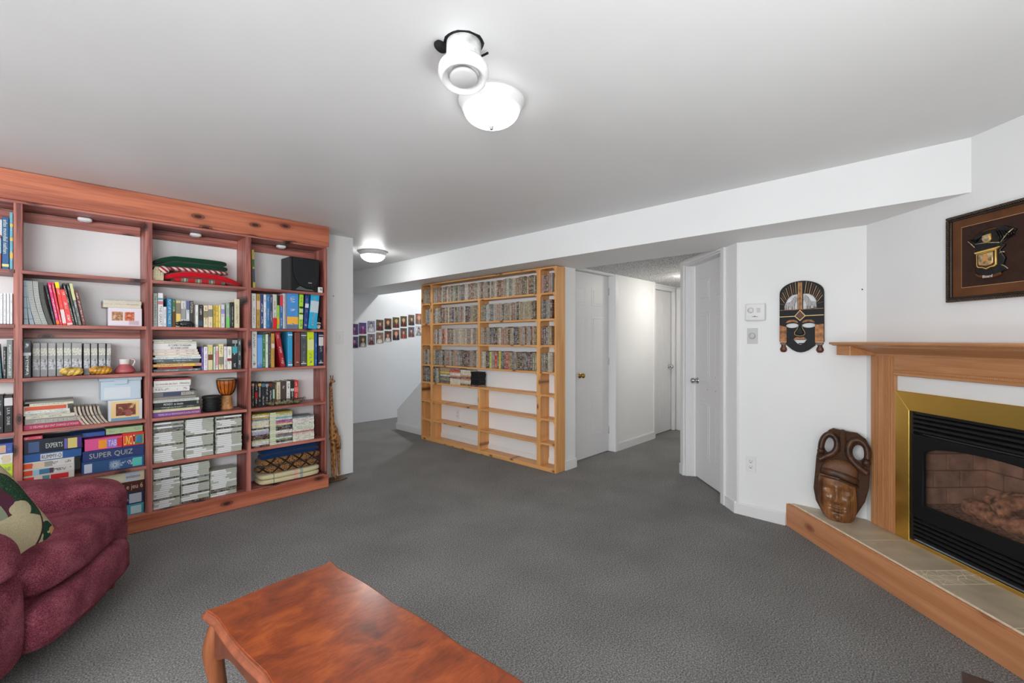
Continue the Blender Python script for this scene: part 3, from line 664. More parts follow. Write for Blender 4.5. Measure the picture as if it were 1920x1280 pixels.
(1.0412, 1.0756, 1.391, 0.2242, 3.965, 0.15, (216, 206, 170), 0.3, 'tall cream book at row end, second shelf, middle bay', 0, (), None, 'book', 'book'),
(0.8275, 0.8391, 1.073, 0.1745, 3.965, 0.15, (104, 90, 150), 0.8, 'thin purple book beside flat pile, third shelf, middle bay', 0, (), None, 'book', 'book'),
(0.8405, 0.8653, 1.073, 0.1742, 3.965, 0.15, (222, 216, 228), 0.2, 'lilac white paperback, third shelf, middle bay', 0, (), None, 'book', 'book'),
(0.8673, 0.8972, 1.073, 0.1879, 3.965, 0.15, (214, 204, 160), 0.2, 'cream paperback with brown picture band, third shelf, middle bay', 0, ((0.4, 0.62, (120, 70, 50)), (0.75, 0.92, (214, 206, 120))), None, 'book', 'book'),
(0.9027, 0.9151, 1.073, 0.1736, 3.965, 0.15, (206, 222, 200), 0.2, 'thin pale green paperback, third shelf, middle bay', 0, (), None, 'book', 'book'),
(0.9179, 0.9335, 1.073, 0.1774, 3.965, 0.15, (226, 214, 214), 0.2, 'white paperback with pink title, third shelf, middle bay', 0, ((0.2, 0.8, (214, 140, 150)),), None, 'book', 'book'),
(0.9366, 0.9674, 1.073, 0.1934, 3.965, 0.15, (228, 214, 160), 0.2, 'cream yellow paperback with olive line, third shelf, middle bay', 0, ((0.2, 0.5, (130, 130, 110)),), None, 'book', 'book'),
(0.9702, 0.9901, 1.073, 0.1752, 3.965, 0.15, (218, 212, 214), 0.2, 'plain whitish paperback, third shelf, middle bay', 0, (), None, 'book', 'book'),
(0.9922, 1.0223, 1.073, 0.1749, 3.965, 0.15, (224, 224, 214), 0.2, 'white paperback with small red square, third shelf, middle bay', 0, ((0.36, 0.48, (140, 50, 66)),), None, 'book', 'book'),
(1.0252, 1.0612, 1.073, 0.2357, 3.965, 0.15, (28, 34, 38), 1, 'tall black book with teal picture, third shelf, middle bay', 0, ((0.52, 0.74, (70, 160, 170)), (0.84, 0.95, (150, 150, 150))), None, 'book', 'book'),
(1.0638, 1.0881, 1.073, 0.2349, 3.965, 0.15, (66, 76, 78), 1, 'tall slate grey book at row end, third shelf, middle bay', 0, (), None, 'book', 'book'),
(1.1707, 1.188, 1.712, 0.303, 3.965, 0.15, (190, 170, 70), 0.4, 'tall colourful magazine leaning in corner, top shelf, end bay', -0.0104, ((0.55, 0.75, (60, 110, 60)), (0.15, 0.5, (70, 80, 110))), None, 'book', 'book'),
(1.1611, 1.1919, 1.391, 0.2769, 3.965, 0.15, (214, 214, 210), 0.3, 'white book against the divider, second shelf, end bay', 0, (), None, 'book', 'book'),
(1.1957, 1.223, 1.391, 0.2751, 3.965, 0.15, (176, 140, 60), 0.1, 'gold toned book with old portrait, second shelf, end bay', 0, ((0.55, 0.8, (214, 176, 150)),), None, 'book', 'book'),
(1.2253, 1.2474, 1.391, 0.2736, 3.965, 0.15, (34, 60, 116), 1, 'navy book with white title, second shelf, end bay', 0, (), None, 'book', 'book'),
(1.2489, 1.2672, 1.391, 0.2743, 3.965, 0.15, (224, 226, 232), 0.1, 'slim white book with dark title, second shelf, end bay', 0, (), None, 'book', 'book'),
(1.2692, 1.2944, 1.391, 0.2747, 3.965, 0.15, (44, 116, 170), 0.8, 'plain blue book, second shelf, end bay', 0, (), None, 'book', 'book'),
(1.296, 1.3146, 1.391, 0.2734, 3.965, 0.15, (60, 64, 104), 1, 'dark blue and white thin book, second shelf, end bay', 0, (), None, 'book', 'book'),
(1.3175, 1.3473, 1.391, 0.2819, 3.965, 0.15, (196, 196, 184), 0.2, 'grey white book with red foot, second shelf, end bay', 0, ((0.0, 0.31, (206, 34, 40)),), None, 'book', 'book'),
(1.3494, 1.3696, 1.391, 0.2751, 3.965, 0.15, (150, 190, 60), 0.3, 'lime book with orange foot, black top, second shelf, end bay', 0, ((0.7, 1, (30, 40, 38)), (0.14, 0.3, (230, 160, 40))), None, 'book', 'book'),
(1.3713, 1.3955, 1.391, 0.2763, 3.965, 0.15, (44, 100, 160), 0.8, 'blue book with red top, second shelf, end bay', 0, ((0.68, 1, (210, 60, 66)),), None, 'book', 'book'),
(1.3971, 1.4097, 1.391, 0.2937, 3.965, 0.15, (206, 206, 216), 0.3, 'thin grey white folder, second shelf, end bay', 0, (), None, 'book', 'book'),
(1.4114, 1.4241, 1.391, 0.2948, 3.965, 0.15, (150, 146, 144), 0.4, 'thin grey folder beside wide blue binder, second shelf, end bay', 0, (), None, 'book', 'book'),
(1.4266, 1.5194, 1.391, 0.3015, 3.965, 0.15, (70, 140, 204), 1, 'very wide blue binder with orange label, second shelf, end bay', 0, ((0.13, 0.34, (236, 176, 70)), (0, 0.11, (100, 116, 140))), None, 'ring_binder', 'binder'),
(1.5225, 1.5552, 1.391, 0.2953, 3.965, 0.15, (164, 214, 50), 0.2, 'lime binder with black and white stickers, second shelf, end bay', 0.008, ((0.28, 0.41, (214, 226, 180)), (0.43, 0.46, (30, 40, 30)), (0.48, 0.58, (190, 210, 170)), (0.6, 0.65, (40, 50, 34))), None, 'ring_binder', 'binder'),
(1.5641, 1.5951, 1.391, 0.2923, 3.965, 0.15, (28, 60, 130), 0.5, 'navy binder with silver sticker, leaning, second shelf, end bay', 0.0165, ((0.63, 0.75, (206, 210, 220)),), None, 'ring_binder', 'binder'),
(1.6019, 1.6735, 1.391, 0.3051, 3.965, 0.15, (24, 166, 210), 0.5, 'cyan binder with silver name badge, leaning, second shelf, end bay', 0.0282, ((0.47, 0.8, (190, 206, 214)),), None, 'ring_binder', 'binder'),
(1.1611, 1.1988, 1.073, 0.2937, 3.965, 0.15, (210, 210, 206), 0.2, 'white and grey binder by the divider, third shelf, end bay', 0, (), None, 'ring_binder', 'binder'),
(1.2012, 1.2387, 1.073, 0.2685, 3.965, 0.15, (70, 130, 200), 1, 'light blue binder, third shelf, end bay', 0, ((0.1, 0.9, (110, 160, 216)),), None, 'ring_binder', 'binder'),
(1.2407, 1.2608, 1.073, 0.2709, 3.965, 0.15, (50, 120, 60), 1, 'thin green book with white title, third shelf, end bay', 0, (), None, 'book', 'book'),
(1.2628, 1.282, 1.073, 0.2711, 3.965, 0.15, (204, 214, 200), 0.2, 'thin pale green white book, third shelf, end bay', 0, (), None, 'book', 'book'),
(1.284, 1.3025, 1.073, 0.2735, 3.965, 0.15, (36, 42, 46), 0.4, 'black spiral bound notebook, third shelf, end bay', 0, ((0.03, 0.05, (190, 196, 196)), (0.09, 0.11, (190, 196, 196)), (0.15, 0.16999999999999998, (190, 196, 196)), (0.21, 0.22999999999999998, (190, 196, 196)), (0.27, 0.29, (190, 196, 196)), (0.32999999999999996, 0.35, (190, 196, 196)), (0.39, 0.41, (190, 196, 196)), (0.44999999999999996, 0.47, (190, 196, 196)), (0.51, 0.53, (190, 196, 196)), (0.5700000000000001, 0.5900000000000001, (190, 196, 196)), (0.63, 0.65, (190, 196, 196)), (0.69, 0.71, (190, 196, 196)), (0.75, 0.77, (190, 196, 196)), (0.81, 0.8300000000000001, (190, 196, 196)), (0.87, 0.89, (190, 196, 196)), (0.9299999999999999, 0.95, (190, 196, 196))), None, 'notebook', 'notebook'),
(1.3049, 1.3305, 1.073, 0.2781, 3.965, 0.15, (190, 146, 60), 0.2, 'gold toned book with pale band, third shelf, end bay', 0, ((0.57, 0.7, (214, 190, 190)),), None, 'book', 'book'),
(1.3825, 1.4161, 1.073, 0.289, 3.965, 0.2, (160, 20, 34), 1, 'glossy red binder leaning left, third shelf, end bay', -0.0482, (), None, 'ring_binder', 'binder'),
(1.4351, 1.472, 1.073, 0.2929, 3.965, 0.15, (40, 150, 196), 0.4, 'cyan spined navy binder with metal rings, third shelf, end bay', 0, ((0.9, 0.93, (220, 230, 236)), (0.04, 0.07, (220, 230, 236))), None, 'ring_binder', 'binder'),
(1.491, 1.5357, 1.073, 0.2891, 3.965, 0.15, (128, 64, 54), 0.1, 'brown mottled binder, third shelf, end bay', 0, (), None, 'ring_binder', 'binder'),
(1.5428, 1.5883, 1.073, 0.2897, 3.965, 0.15, (70, 78, 80), 0.3, 'dark grey binder with two rivets, third shelf, end bay', 0, ((0.9, 0.92, (230, 230, 230)), (0.07, 0.09, (230, 230, 230))), None, 'ring_binder', 'binder'),
(1.5956, 1.6508, 1.073, 0.295, 3.965, 0.15, (196, 220, 20), 0.3, 'neon yellow binder with cream label, third shelf, end bay', 0, ((0.46, 0.77, (214, 216, 150)),), None, 'ring_binder', 'binder'),
(1.6568, 1.68, 1.073, 0.2886, 3.965, 0.15, (30, 80, 150), 0.7, 'slim blue binder, third shelf, end bay', 0, (), None, 'ring_binder', 'binder'),
(1.6912, 1.7336, 1.073, 0.2914, 3.965, 0.15, (24, 34, 66), 0.6, 'navy binder with white label, third shelf, end bay', 0, ((0.6, 0.86, (206, 204, 206)), (0.9, 0.92, (220, 220, 220)), (0.07, 0.09, (220, 220, 220))), None, 'ring_binder', 'binder'),
(1.1714, 1.1907, 0.757, 0.1996, 4.0, 0.15, (40, 38, 34), 1, 'black novel with cream top, next to divider, fourth shelf, end bay', 0, ((0.86, 0.95, (190, 170, 130)),), None, 'novel', 'book'),
(1.1946, 1.2157, 0.757, 0.198, 4.0, 0.15, (44, 26, 26), 1, 'black novel with red picture, fourth shelf, end bay', 0, ((0.35, 0.6, (160, 30, 30)),), None, 'novel', 'book'),
(1.2172, 1.2425, 0.757, 0.1963, 4.0, 0.15, (26, 32, 40), 1, 'black novel with amber top, fourth shelf, end bay', 0, ((0.85, 0.96, (206, 160, 80)),), None, 'novel', 'book'),
(1.2441, 1.2696, 0.757, 0.1945, 4.0, 0.15, (28, 36, 48), 1, 'black novel with blue green top, fourth shelf, end bay', 0, ((0.82, 0.95, (70, 120, 140)),), None, 'novel', 'book'),
(1.2712, 1.2978, 0.757, 0.1926, 4.0, 0.15, (28, 30, 38), 1, 'black novel with grey white top, fourth shelf, end bay', 0, ((0.84, 0.94, (150, 150, 156)),), None, 'novel', 'book'),
(1.2994, 1.3263, 0.757, 0.1906, 4.0, 0.15, (34, 28, 28), 1, 'black novel with russet top, fourth shelf, end bay', 0, ((0.84, 0.96, (130, 50, 30)),), None, 'novel', 'book'),
(1.3279, 1.3435, 0.757, 0.189, 4.0, 0.15, (40, 60, 50), 1, 'thin dark novel with mint letters, fourth shelf, end bay', 0, ((0.3, 0.7, (150, 190, 170)),), None, 'novel', 'book'),
(1.3452, 1.3563, 0.757, 0.188, 4.0, 0.15, (100, 60, 34), 1, 'thin tan brown novel, fourth shelf, end bay', 0, (), None, 'novel', 'book'),
(1.3584, 1.3884, 0.757, 0.1909, 4.0, 0.15, (206, 200, 166), 0.1, 'cream novel beside dark brown one, fourth shelf, end bay', 0, (), None, 'novel', 'book'),
(1.3918, 1.435, 0.757, 0.1927, 4.0, 0.15, (74, 58, 56), 1, 'thick plain dark brown novel, fourth shelf, end bay', 0, (), None, 'novel', 'book'),
(1.4371, 1.4667, 0.757, 0.1923, 4.0, 0.15, (216, 214, 208), 0.1, 'white novel with black title, fourth shelf, end bay', 0, (), None, 'novel', 'book'),
(1.4685, 1.498, 0.757, 0.1948, 4.0, 0.15, (30, 34, 36), 1, 'black novel beside red one, fourth shelf, end bay', 0, ((0.55, 0.66, (200, 206, 206)),), None, 'novel', 'book'),
(1.4998, 1.5315, 0.757, 0.1949, 4.0, 0.15, (200, 44, 42), 1, 'red novel at row end, fourth shelf, end bay', 0, ((0.5, 0.7, (226, 120, 110)),), None, 'novel', 'book'),
]
for d in BOOKS: book(d)

def flat(d):
    x0, x1, z0, z1, yf, dep, col, a, lab, bands, tx, name, cat = d
    w, h = x1 - x0, z1 - z0
    isb = cat == 'book'
    bm = bmesh.new()
    if isb:
        c = .002
        add_box(bm, 0, w, 0, .004, 0, h, min(.0015, h * .2)); add_box(bm, 0, w, .003, dep, 0, c); add_box(bm, 0, w, .003, dep, h - c, h)
    else: add_box(bm, 0, w, 0, dep, 0, h, .002)
    o = obj(name, bm, COVER if tx else SPINEF); o.location = (x0, yf + random.uniform(0, .006), z0); o.rotation_euler = (0, 0, random.uniform(-.008, .008) if isb else 0)
    oc(o, col, a); tag(o, lab + ' of red bookcase', cat, 'things lying in the red bookcase')
    if isb: box('pages', (.004, w - .004, .004, dep - .004, .002, h - .002), PAGES, o)
    elif cat == 'game box' and h > .03:
        box('lid_edge', (-.0012, w + .0012, -.0012, dep + .001, h * .86, h + .0002), COVER, o, .001); oc(o.children[-1], col, a)
    for i, (p, q_, c_) in enumerate(bands):
        box('printed_panel', (p * w, q_ * w, -.0007 - .00012 * i, .001, h * .1, h * (.84 if not isb else .9)), ink(c_), o)
    if tx:
        s, tc_, p, q_, k = tx
        text(o, s.replace('|', '\n'), (p + q_) / 2 * w, h * .47, (q_ - p) * w, k * h, -.0016, ink(tc_))
    return o
FLATS = [
(-0.068, 0.196, 0.757, 0.788, 3.965, 0.17, (178, 44, 84), 1, 'crimson hardback at bottom of flat pile, fourth shelf, wide bay', (), ('12 OEUVRES QUI ONT CHANGE LE MONDE', (232, 200, 210), 0.1, 0.9, 0.5), 'book', 'book'),
(-0.0632, 0.1824, 0.7884, 0.8204, 3.965, 0.17, (150, 146, 138), 1, 'grey hardback with white title in flat pile, fourth shelf, wide bay', (), ('LAROUSSE GUIDE DES VINS DE FRANCE', (220, 216, 210), 0.15, 0.9, 0.55), 'book', 'book'),
(-0.061, 0.1543, 0.8208, 0.8408, 3.965, 0.17, (206, 204, 186), 0.3, 'cream book above grey hardback in flat pile, fourth shelf, wide bay', (), None, 'book', 'book'),
(-0.068, 0.1326, 0.8412, 0.8542, 3.965, 0.17, (196, 196, 184), 0.1, 'thin ivory booklet with dashed edge in pile, fourth shelf, wide bay', (), None, 'book', 'book'),
(-0.068, 0.1303, 0.8546, 0.8706, 3.965, 0.17, (222, 222, 216), 0.4, 'plain white book midway in flat pile, fourth shelf, wide bay', (), None, 'book', 'book'),
(-0.068, 0.1207, 0.871, 0.899, 3.965, 0.17, (222, 222, 216), 0.1, 'white book with orange red title strip, fourth shelf, wide bay', ((0.02, 0.97, (206, 90, 56)),), None, 'book', 'book'),
(-0.0436, 0.1471, 0.8994, 0.9134, 3.965, 0.17, (214, 208, 180), 0.3, 'cream booklet near top of flat pile, fourth shelf, wide bay', (), None, 'book', 'book'),
(-0.0632, 0.1483, 0.9138, 0.9258, 3.965, 0.17, (128, 130, 122), 0.4, 'thin grey booklet topping flat pile, fourth shelf, wide bay', (), None, 'book', 'book'),
(0.5466, 0.8242, 1.073, 1.091, 3.97, 0.17, (100, 112, 112), 1, 'grey book with white letters, bottom of pile, third shelf, middle bay', (), None, 'book', 'book'),
(0.5702, 0.7749, 1.0914, 1.1074, 3.97, 0.17, (140, 36, 34), 0.3, 'dark red book in flat pile, third shelf, middle bay', (), None, 'book', 'book'),
(0.5422, 0.8262, 1.1078, 1.1288, 3.97, 0.17, (226, 180, 110), 0.1, 'apricot yellow book in flat pile, third shelf, middle bay', ((0.75, 0.85, (226, 190, 60)), (0.85, 1, (200, 150, 130))), None, 'book', 'book'),
(0.5642, 0.8143, 1.1292, 1.1402, 3.97, 0.17, (96, 94, 76), 0.8, 'thin olive grey book in flat pile, third shelf, middle bay', (), None, 'book', 'book'),
(0.5466, 0.8176, 1.1406, 1.1616, 3.97, 0.17, (84, 100, 104), 1, 'slate grey book with pale title in pile, third shelf, middle bay', (), None, 'book', 'book'),
(0.5425, 0.8252, 1.162, 1.176, 3.97, 0.17, (214, 220, 224), 0.3, 'thin white book midway up flat pile, third shelf, middle bay', (), None, 'book', 'book'),
(0.5554, 0.8209, 1.1764, 1.1904, 3.97, 0.17, (222, 220, 210), 0.3, 'cream book above thin white one in pile, third shelf, middle bay', (), None, 'book', 'book'),
(0.5436, 0.811, 1.1908, 1.2108, 3.97, 0.17, (224, 210, 196), 0.2, 'blush cream book in flat pile, third shelf, middle bay', (), None, 'book', 'book'),
(0.5466, 0.8044, 1.2112, 1.2302, 3.97, 0.17, (220, 208, 198), 0.2, 'second blush cream book in flat pile, third shelf, middle bay', (), None, 'book', 'book'),
(0.5431, 0.7978, 1.2306, 1.2736, 3.97, 0.17, (222, 220, 218), 0.3, 'thick white book with two line title, third shelf, middle bay', (), ('12 TOMES TO REGAIN|SES BONS CHOIX', (90, 88, 86), 0.34, 0.86, 0.75), 'book', 'book'),
(0.5466, 0.7978, 1.274, 1.288, 3.97, 0.17, (206, 200, 176), 0.3, 'thin cream book above thick white one, third shelf, middle bay', (), None, 'book', 'book'),
(0.5425, 0.7717, 1.2884, 1.3004, 3.97, 0.17, (190, 192, 190), 0.3, 'thin grey booklet topping flat pile, third shelf, middle bay', (), None, 'book', 'book'),
(0.5418, 0.8232, 0.757, 0.79, 3.965, 0.17, (130, 70, 130), 1, 'purple and pink magazine, bottom of pile, fourth shelf, middle bay', ((0.0, 0.45, (120, 80, 150)),), ('TERRE DE LA RENAISSANCE & DU MONDE', (226, 200, 220), 0.1, 0.96, 0.35), 'book', 'book'),
(0.5418, 0.8165, 0.7904, 0.8084, 3.965, 0.17, (214, 206, 170), 0.3, 'cream book above purple magazine, fourth shelf, middle bay', (), None, 'book', 'book'),
(0.5488, 0.8198, 0.8088, 0.8298, 3.965, 0.17, (58, 66, 62), 0.8, 'dark green black book in flat pile, fourth shelf, middle bay', (), None, 'book', 'book'),
(0.5488, 0.8165, 0.8302, 0.8562, 3.965, 0.17, (36, 40, 44), 1, 'black book with white title in pile, fourth shelf, middle bay', ((0.93, 0.97, (130, 150, 140)),), ('MONDO  en dessins', (214, 220, 214), 0.2, 0.62, 0.6), 'book', 'book'),
(0.543, 0.8132, 0.8566, 0.8766, 3.965, 0.17, (206, 210, 206), 0.3, 'pale grey book above black one, fourth shelf, middle bay', (), None, 'book', 'book'),
(0.543, 0.7935, 0.877, 0.896, 3.965, 0.17, (140, 134, 124), 0.4, 'taupe book in flat pile, fourth shelf, middle bay', (), None, 'book', 'book'),
(0.543, 0.8001, 0.8964, 0.9304, 3.965, 0.17, (110, 110, 110), 1, 'grey book with navy panel and white title, fourth shelf, middle bay', ((0.22, 0.62, (70, 76, 100)),), ('BOUDDHA', (224, 220, 210), 0.63, 0.93, 0.6), 'book', 'book'),
(0.5418, 0.7546, 0.9308, 0.9688, 3.965, 0.17, (220, 218, 214), 0.2, 'thick white book in flat pile, fourth shelf, middle bay', (), None, 'book', 'book'),
(0.5471, 0.761, 0.9692, 1.0112, 3.965, 0.17, (222, 220, 216), 0.2, 'thickest white book under red cover, fourth shelf, middle bay', (), ("Le monde de l'art   Histoire", (130, 126, 124), 0.05, 0.95, 0.35), 'book', 'book'),
(0.5517, 0.7675, 1.0116, 1.0256, 3.965, 0.17, (140, 60, 60), 0.4, 'dark red folder with curled cover topping pile, fourth shelf, middle bay', (), None, 'book', 'book'),
(-0.068, 0.1507, 0.437, 0.478, 3.965, 0.17, (206, 200, 196), 0.1, 'lowest white, red and yellow jigsaw carton, fifth shelf, wide bay', ((0, 0.2, (214, 60, 34)), (0.2, 0.36, (220, 190, 190)), (0.52, 0.88, (196, 40, 44)), (0.36, 0.5, (90, 130, 140))), None, 'game_box', 'game box'),
(-0.068, 0.1507, 0.4784, 0.5194, 3.965, 0.17, (210, 206, 202), 0.1, 'middle white jigsaw carton with orange end, fifth shelf, wide bay', ((0, 0.17, (220, 80, 40)), (0.18, 0.3, (150, 190, 206)), (0.3, 0.5, (70, 116, 150)), (0.5, 0.58, (90, 60, 80))), None, 'game_box', 'game box'),
(-0.068, 0.1507, 0.5198, 0.5608, 3.965, 0.17, (210, 206, 202), 0.1, 'upper white jigsaw carton with painted picture, fifth shelf, wide bay', ((0, 0.17, (218, 84, 44)), (0.18, 0.4, (214, 190, 160)), (0.4, 0.56, (150, 150, 140))), None, 'game_box', 'game box'),
(-0.068, 0.1836, 0.5612, 0.6112, 3.965, 0.17, (34, 84, 146), 0.6, 'blue game box with white banner, fifth shelf, wide bay', ((0.28, 0.66, (206, 210, 214)),), ('RUMMY-O', (70, 60, 80), 0.3, 0.64, 0.5), 'game_box', 'game box'),
(-0.068, 0.1836, 0.6116, 0.6966, 3.965, 0.17, (22, 28, 44), 0.5, 'black quiz game box with purple end, fifth shelf, wide bay', ((0.08, 0.26, (70, 90, 130)), (0.69, 0.74, (110, 100, 180)), (0.75, 0.92, (214, 196, 120)), (0.92, 1, (80, 44, 130))), ('EXPERTS', (206, 214, 206), 0.37, 0.66, 0.35), 'game_box', 'game box'),
(-0.068, 0.0119, 0.697, 0.717, 3.965, 0.17, (206, 70, 90), 0.9, 'thin pink game box above black quiz box, fifth shelf, wide bay', (), None, 'game_box', 'game box'),
(0.1861, 0.4955, 0.437, 0.513, 3.965, 0.18, (40, 80, 130), 0.9, 'blue game box with starburst emblem, fifth shelf, wide bay', ((0.03, 0.15, (190, 200, 214)), (0.42, 0.6, (96, 126, 166)), (0.8, 0.96, (90, 190, 180))), None, 'game_box', 'game box'),
(0.1885, 0.4955, 0.5134, 0.5834, 3.965, 0.18, (30, 52, 110), 0.2, 'navy trivia game box with grey title, fifth shelf, wide bay', (), ('SUPER QUIZ', (176, 180, 160), 0.1, 0.8, 0.55), 'game_box', 'game box'),
(0.1984, 0.3797, 0.5838, 0.6588, 3.965, 0.18, (220, 80, 140), 0.3, 'pink, orange and violet game box, fifth shelf, wide bay', ((0.36, 0.62, (240, 150, 40)), (0.58, 0.86, (150, 120, 200)), (0.86, 1, (206, 50, 60))), ('TAB', (220, 206, 236), 0.62, 0.85, 0.5), 'game_box', 'game box'),
(0.3825, 0.4938, 0.584, 0.669, 3.965, 0.18, (218, 38, 36), 0.3, 'red card game box with white title, fifth shelf, wide bay', ((0.5, 0.97, (230, 226, 220)), (0.55, 0.95, (60, 130, 90))), ('UNO', (240, 226, 90), 0.05, 0.45, 0.75), 'game_box', 'game box'),
(0.3023, 0.4918, 0.6705, 0.7105, 3.9949999999999997, 0.15, (170, 200, 150), 0.5, 'pastel green game box above red card game, fifth shelf, wide bay', (), None, 'game_box', 'game box'),
(0.1361, 0.2971, 0.669, 0.699, 3.9949999999999997, 0.15, (30, 76, 160), 0.2, 'blue folder lying above pink game box, fifth shelf, wide bay', (), None, 'folder', 'folder'),
(0.2134, 0.4938, 0.116, 0.186, 3.965, 0.18, (70, 160, 180), 0.9, 'teal game box at bottom of pile, bottom shelf, wide bay', ((0.75, 0.95, (190, 214, 220)),), None, 'game_box', 'game box'),
(0.2134, 0.4952, 0.1864, 0.2714, 3.965, 0.18, (34, 50, 84), 0.6, 'navy game box with white stickers, bottom shelf, wide bay', ((0.72, 0.95, (190, 196, 206)),), None, 'game_box', 'game box'),
(0.2134, 0.4952, 0.2718, 0.3418, 3.965, 0.18, (84, 34, 22), 0.9, 'brown quiz box with white question mark, bottom shelf, wide bay', (), ('? Le jeu 6', (226, 206, 190), 0.55, 0.97, 0.6), 'game_box', 'game box'),
(0.2134, 0.497, 0.3422, 0.4172, 3.965, 0.18, (222, 214, 186), 0.3, 'cream game box with orange brown title, bottom shelf, wide bay', ((0.64, 0.9, (190, 206, 220)),), ('evolumove', (170, 96, 60), 0.66, 0.92, 0.3), 'game_box', 'game box'),
(-0.2206, -0.1101, 0.437, 0.512, 3.965, 0.18, (176, 206, 60), 0.5, 'lowest lime carton with blue squares, fifth shelf, edge bay', ((0.6, 0.95, (120, 160, 190)),), None, 'game_box', 'game box'),
(-0.2206, -0.1101, 0.5124, 0.5724, 3.965, 0.18, (190, 214, 50), 0.3, 'lime green carton with small emblem, fifth shelf, edge bay', (), None, 'game_box', 'game box'),
(-0.2206, -0.1101, 0.5728, 0.6328, 3.965, 0.18, (222, 222, 216), 0.2, 'white carton with gold ornament, fifth shelf, edge bay', ((0.62, 0.9, (214, 200, 170)),), None, 'game_box', 'game box'),
(-0.2206, -0.1101, 0.6332, 0.6932, 3.965, 0.18, (60, 90, 170), 0.3, 'blue carton with portrait picture, fifth shelf, edge bay', ((0.3, 0.75, (206, 170, 140)),), None, 'game_box', 'game box'),
]
for d in FLATS: flat(d)
# starburst of the blue game box, red card game fan, jigsaw prints
def on(label_part): return next(o for o in COL.objects if o.get('label', '').startswith(label_part))
o = on('blue game box with starburst'); bm = bmesh.new()
for k in range(24):
    a = k * PI / 12; r0, r1 = .006, .024 + .006 * (k % 2)
    add_box(bm, -.0007, .0007, -.0025, -.0014, r0, r1)
    bmesh.ops.rotate(bm, verts=bm.verts[-8:], cent=(0, 0, 0), matrix=Matrix.Rotation(a, 3, 'Y'))
bmesh.ops.translate(bm, verts=bm.verts, vec=(.157, 0, .035)); obj('starburst', bm, ink((206, 214, 224)), o)
o = on('red card game box'); 
for k, c_ in enumerate(((40, 40, 40), (214, 50, 60), (70, 160, 80), (60, 110, 190))):
    b = box('card_print', (.058, .078, -.0019 - .0001 * k, -.001, .022, .06), ink(c_), o); b.location = (.004 * k, 0, .002 * k); b.rotation_euler = (0, R(-18 + 14 * k) * .2, 0)

# game cases lying in six piles
gm = {}
def case_mesh(w, key):
    if key in gm: return gm[key]
    bm = bmesh.new(); add_box(bm, 0, w, 0, .135, 0, .0136, .0022); me = bpy.data.meshes.new('game_case'); bm.to_mesh(me); bm.free(); me.materials.append(plain('clear_grey_case', (176, 180, 168), .35)); gm[key] = me; return me
bm = bmesh.new(); add_box(bm, 0, 1, -.0006, .001, .0012, .0124); SLV = bpy.data.meshes.new('paper_sleeve'); bm.to_mesh(SLV); bm.free(); SLV.materials.append(CASEF)
GS = plain('sleeve_white', (226, 228, 228), .4)
CASES = [(5, 'first', 0.5444, 0.7195, 20), (5, 'second', 0.7274, 0.9041, 20), (5, 'third', 0.9179, 1.0933, 20), (6, 'first', 0.5424, 0.6974, 20), (6, 'second', 0.7021, 0.8768, 20), (6, 'third', 0.8819, 1.0565, 14)]
ZS = {5: .437, 6: .116}
for s, nm, x0, x1, n in CASES:
    w = x1 - x0
    for i in range(n):
        me = case_mesh(round(w, 3), round(w, 3))
        o = bpy.data.objects.new('game_case', me); COL.objects.link(o)
        jit = random.uniform(-.0025, .0025)
        o.location = (x0 + jit, 3.968 + random.uniform(0, .004), ZS[s] + .0002 + .0140 * i)
        k = random.random(); odd = k < .10
        if odd:
            look, c1, f0, f1 = 'dark spined', random.choice(((40, 42, 44), (60, 56, 50), (70, 80, 90))), .02, .98
        elif k < .2: look, c1, f0, f1 = 'all white', (222, 224, 222), .30, .98
        elif k < .35: look, c1, f0, f1 = 'white and grey', (220, 222, 224), random.uniform(.1, .3), random.uniform(.6, .8)
        else: look, c1, f0, f1 = 'white titled', (226, 228, 228), random.uniform(.03, .07), random.uniform(.56, .62)
        sl = bpy.data.objects.new('paper_sleeve', SLV); COL.objects.link(sl); sl.parent = o; sl.location = (w * f0, 0, 0); sl.scale = (w * (f1 - f0), 1, 1)
        if odd: oc(sl, c1, .9)
        else: 
            sl.active_material_index = 0; oc(sl, c1, .9)
            sl.material_slots[0].link = 'OBJECT'; sl.material_slots[0].material = GS
        tag(o, '%s game case, %s from top of %s pile, %s shelf of red bookcase' % (look, ordinal(n - i), nm, {5: 'fifth', 6: 'bottom'}[s]), 'game case', 'game cases piled in the red bookcase')
# mixed discs and film cases in three piles, end bay
MIX = [('first', 1.1649, 1.2904), ('second', 1.2956, 1.472), ('third', 1.4763, 1.6545)]
PAL = {'yellow olive': (176, 160, 60), 'white': (222, 222, 214), 'pale green': (196, 206, 150), 'slate blue': (110, 134, 156), 'cream': (214, 206, 180), 'black': (34, 34, 34), 'lilac': (176, 170, 206), 'maroon': (90, 40, 40), 'violet': (120, 60, 140), 'pink': (206, 110, 130), 'sky blue': (110, 170, 200), 'green': (80, 130, 70)}
PILE = {'first': ['black', 'white', 'white', 'pale green', 'black', 'maroon', 'black', 'lilac', 'lilac', 'white', 'black', 'white', 'cream', 'white', 'cream', 'slate blue', 'yellow olive', 'white', 'yellow olive'],
        'second': ['white', 'black', 'green', 'white', 'slate blue', 'maroon', 'white', 'white', 'black', 'black', 'black', 'cream', 'pink', 'violet', 'white', 'sky blue', 'cream', 'pale green', 'yellow olive'],
        'third': ['white', 'white', 'white', 'white', 'cream', 'pink', 'white', 'white', 'white', 'white', 'white', 'white', 'white', 'white', 'slate blue']}
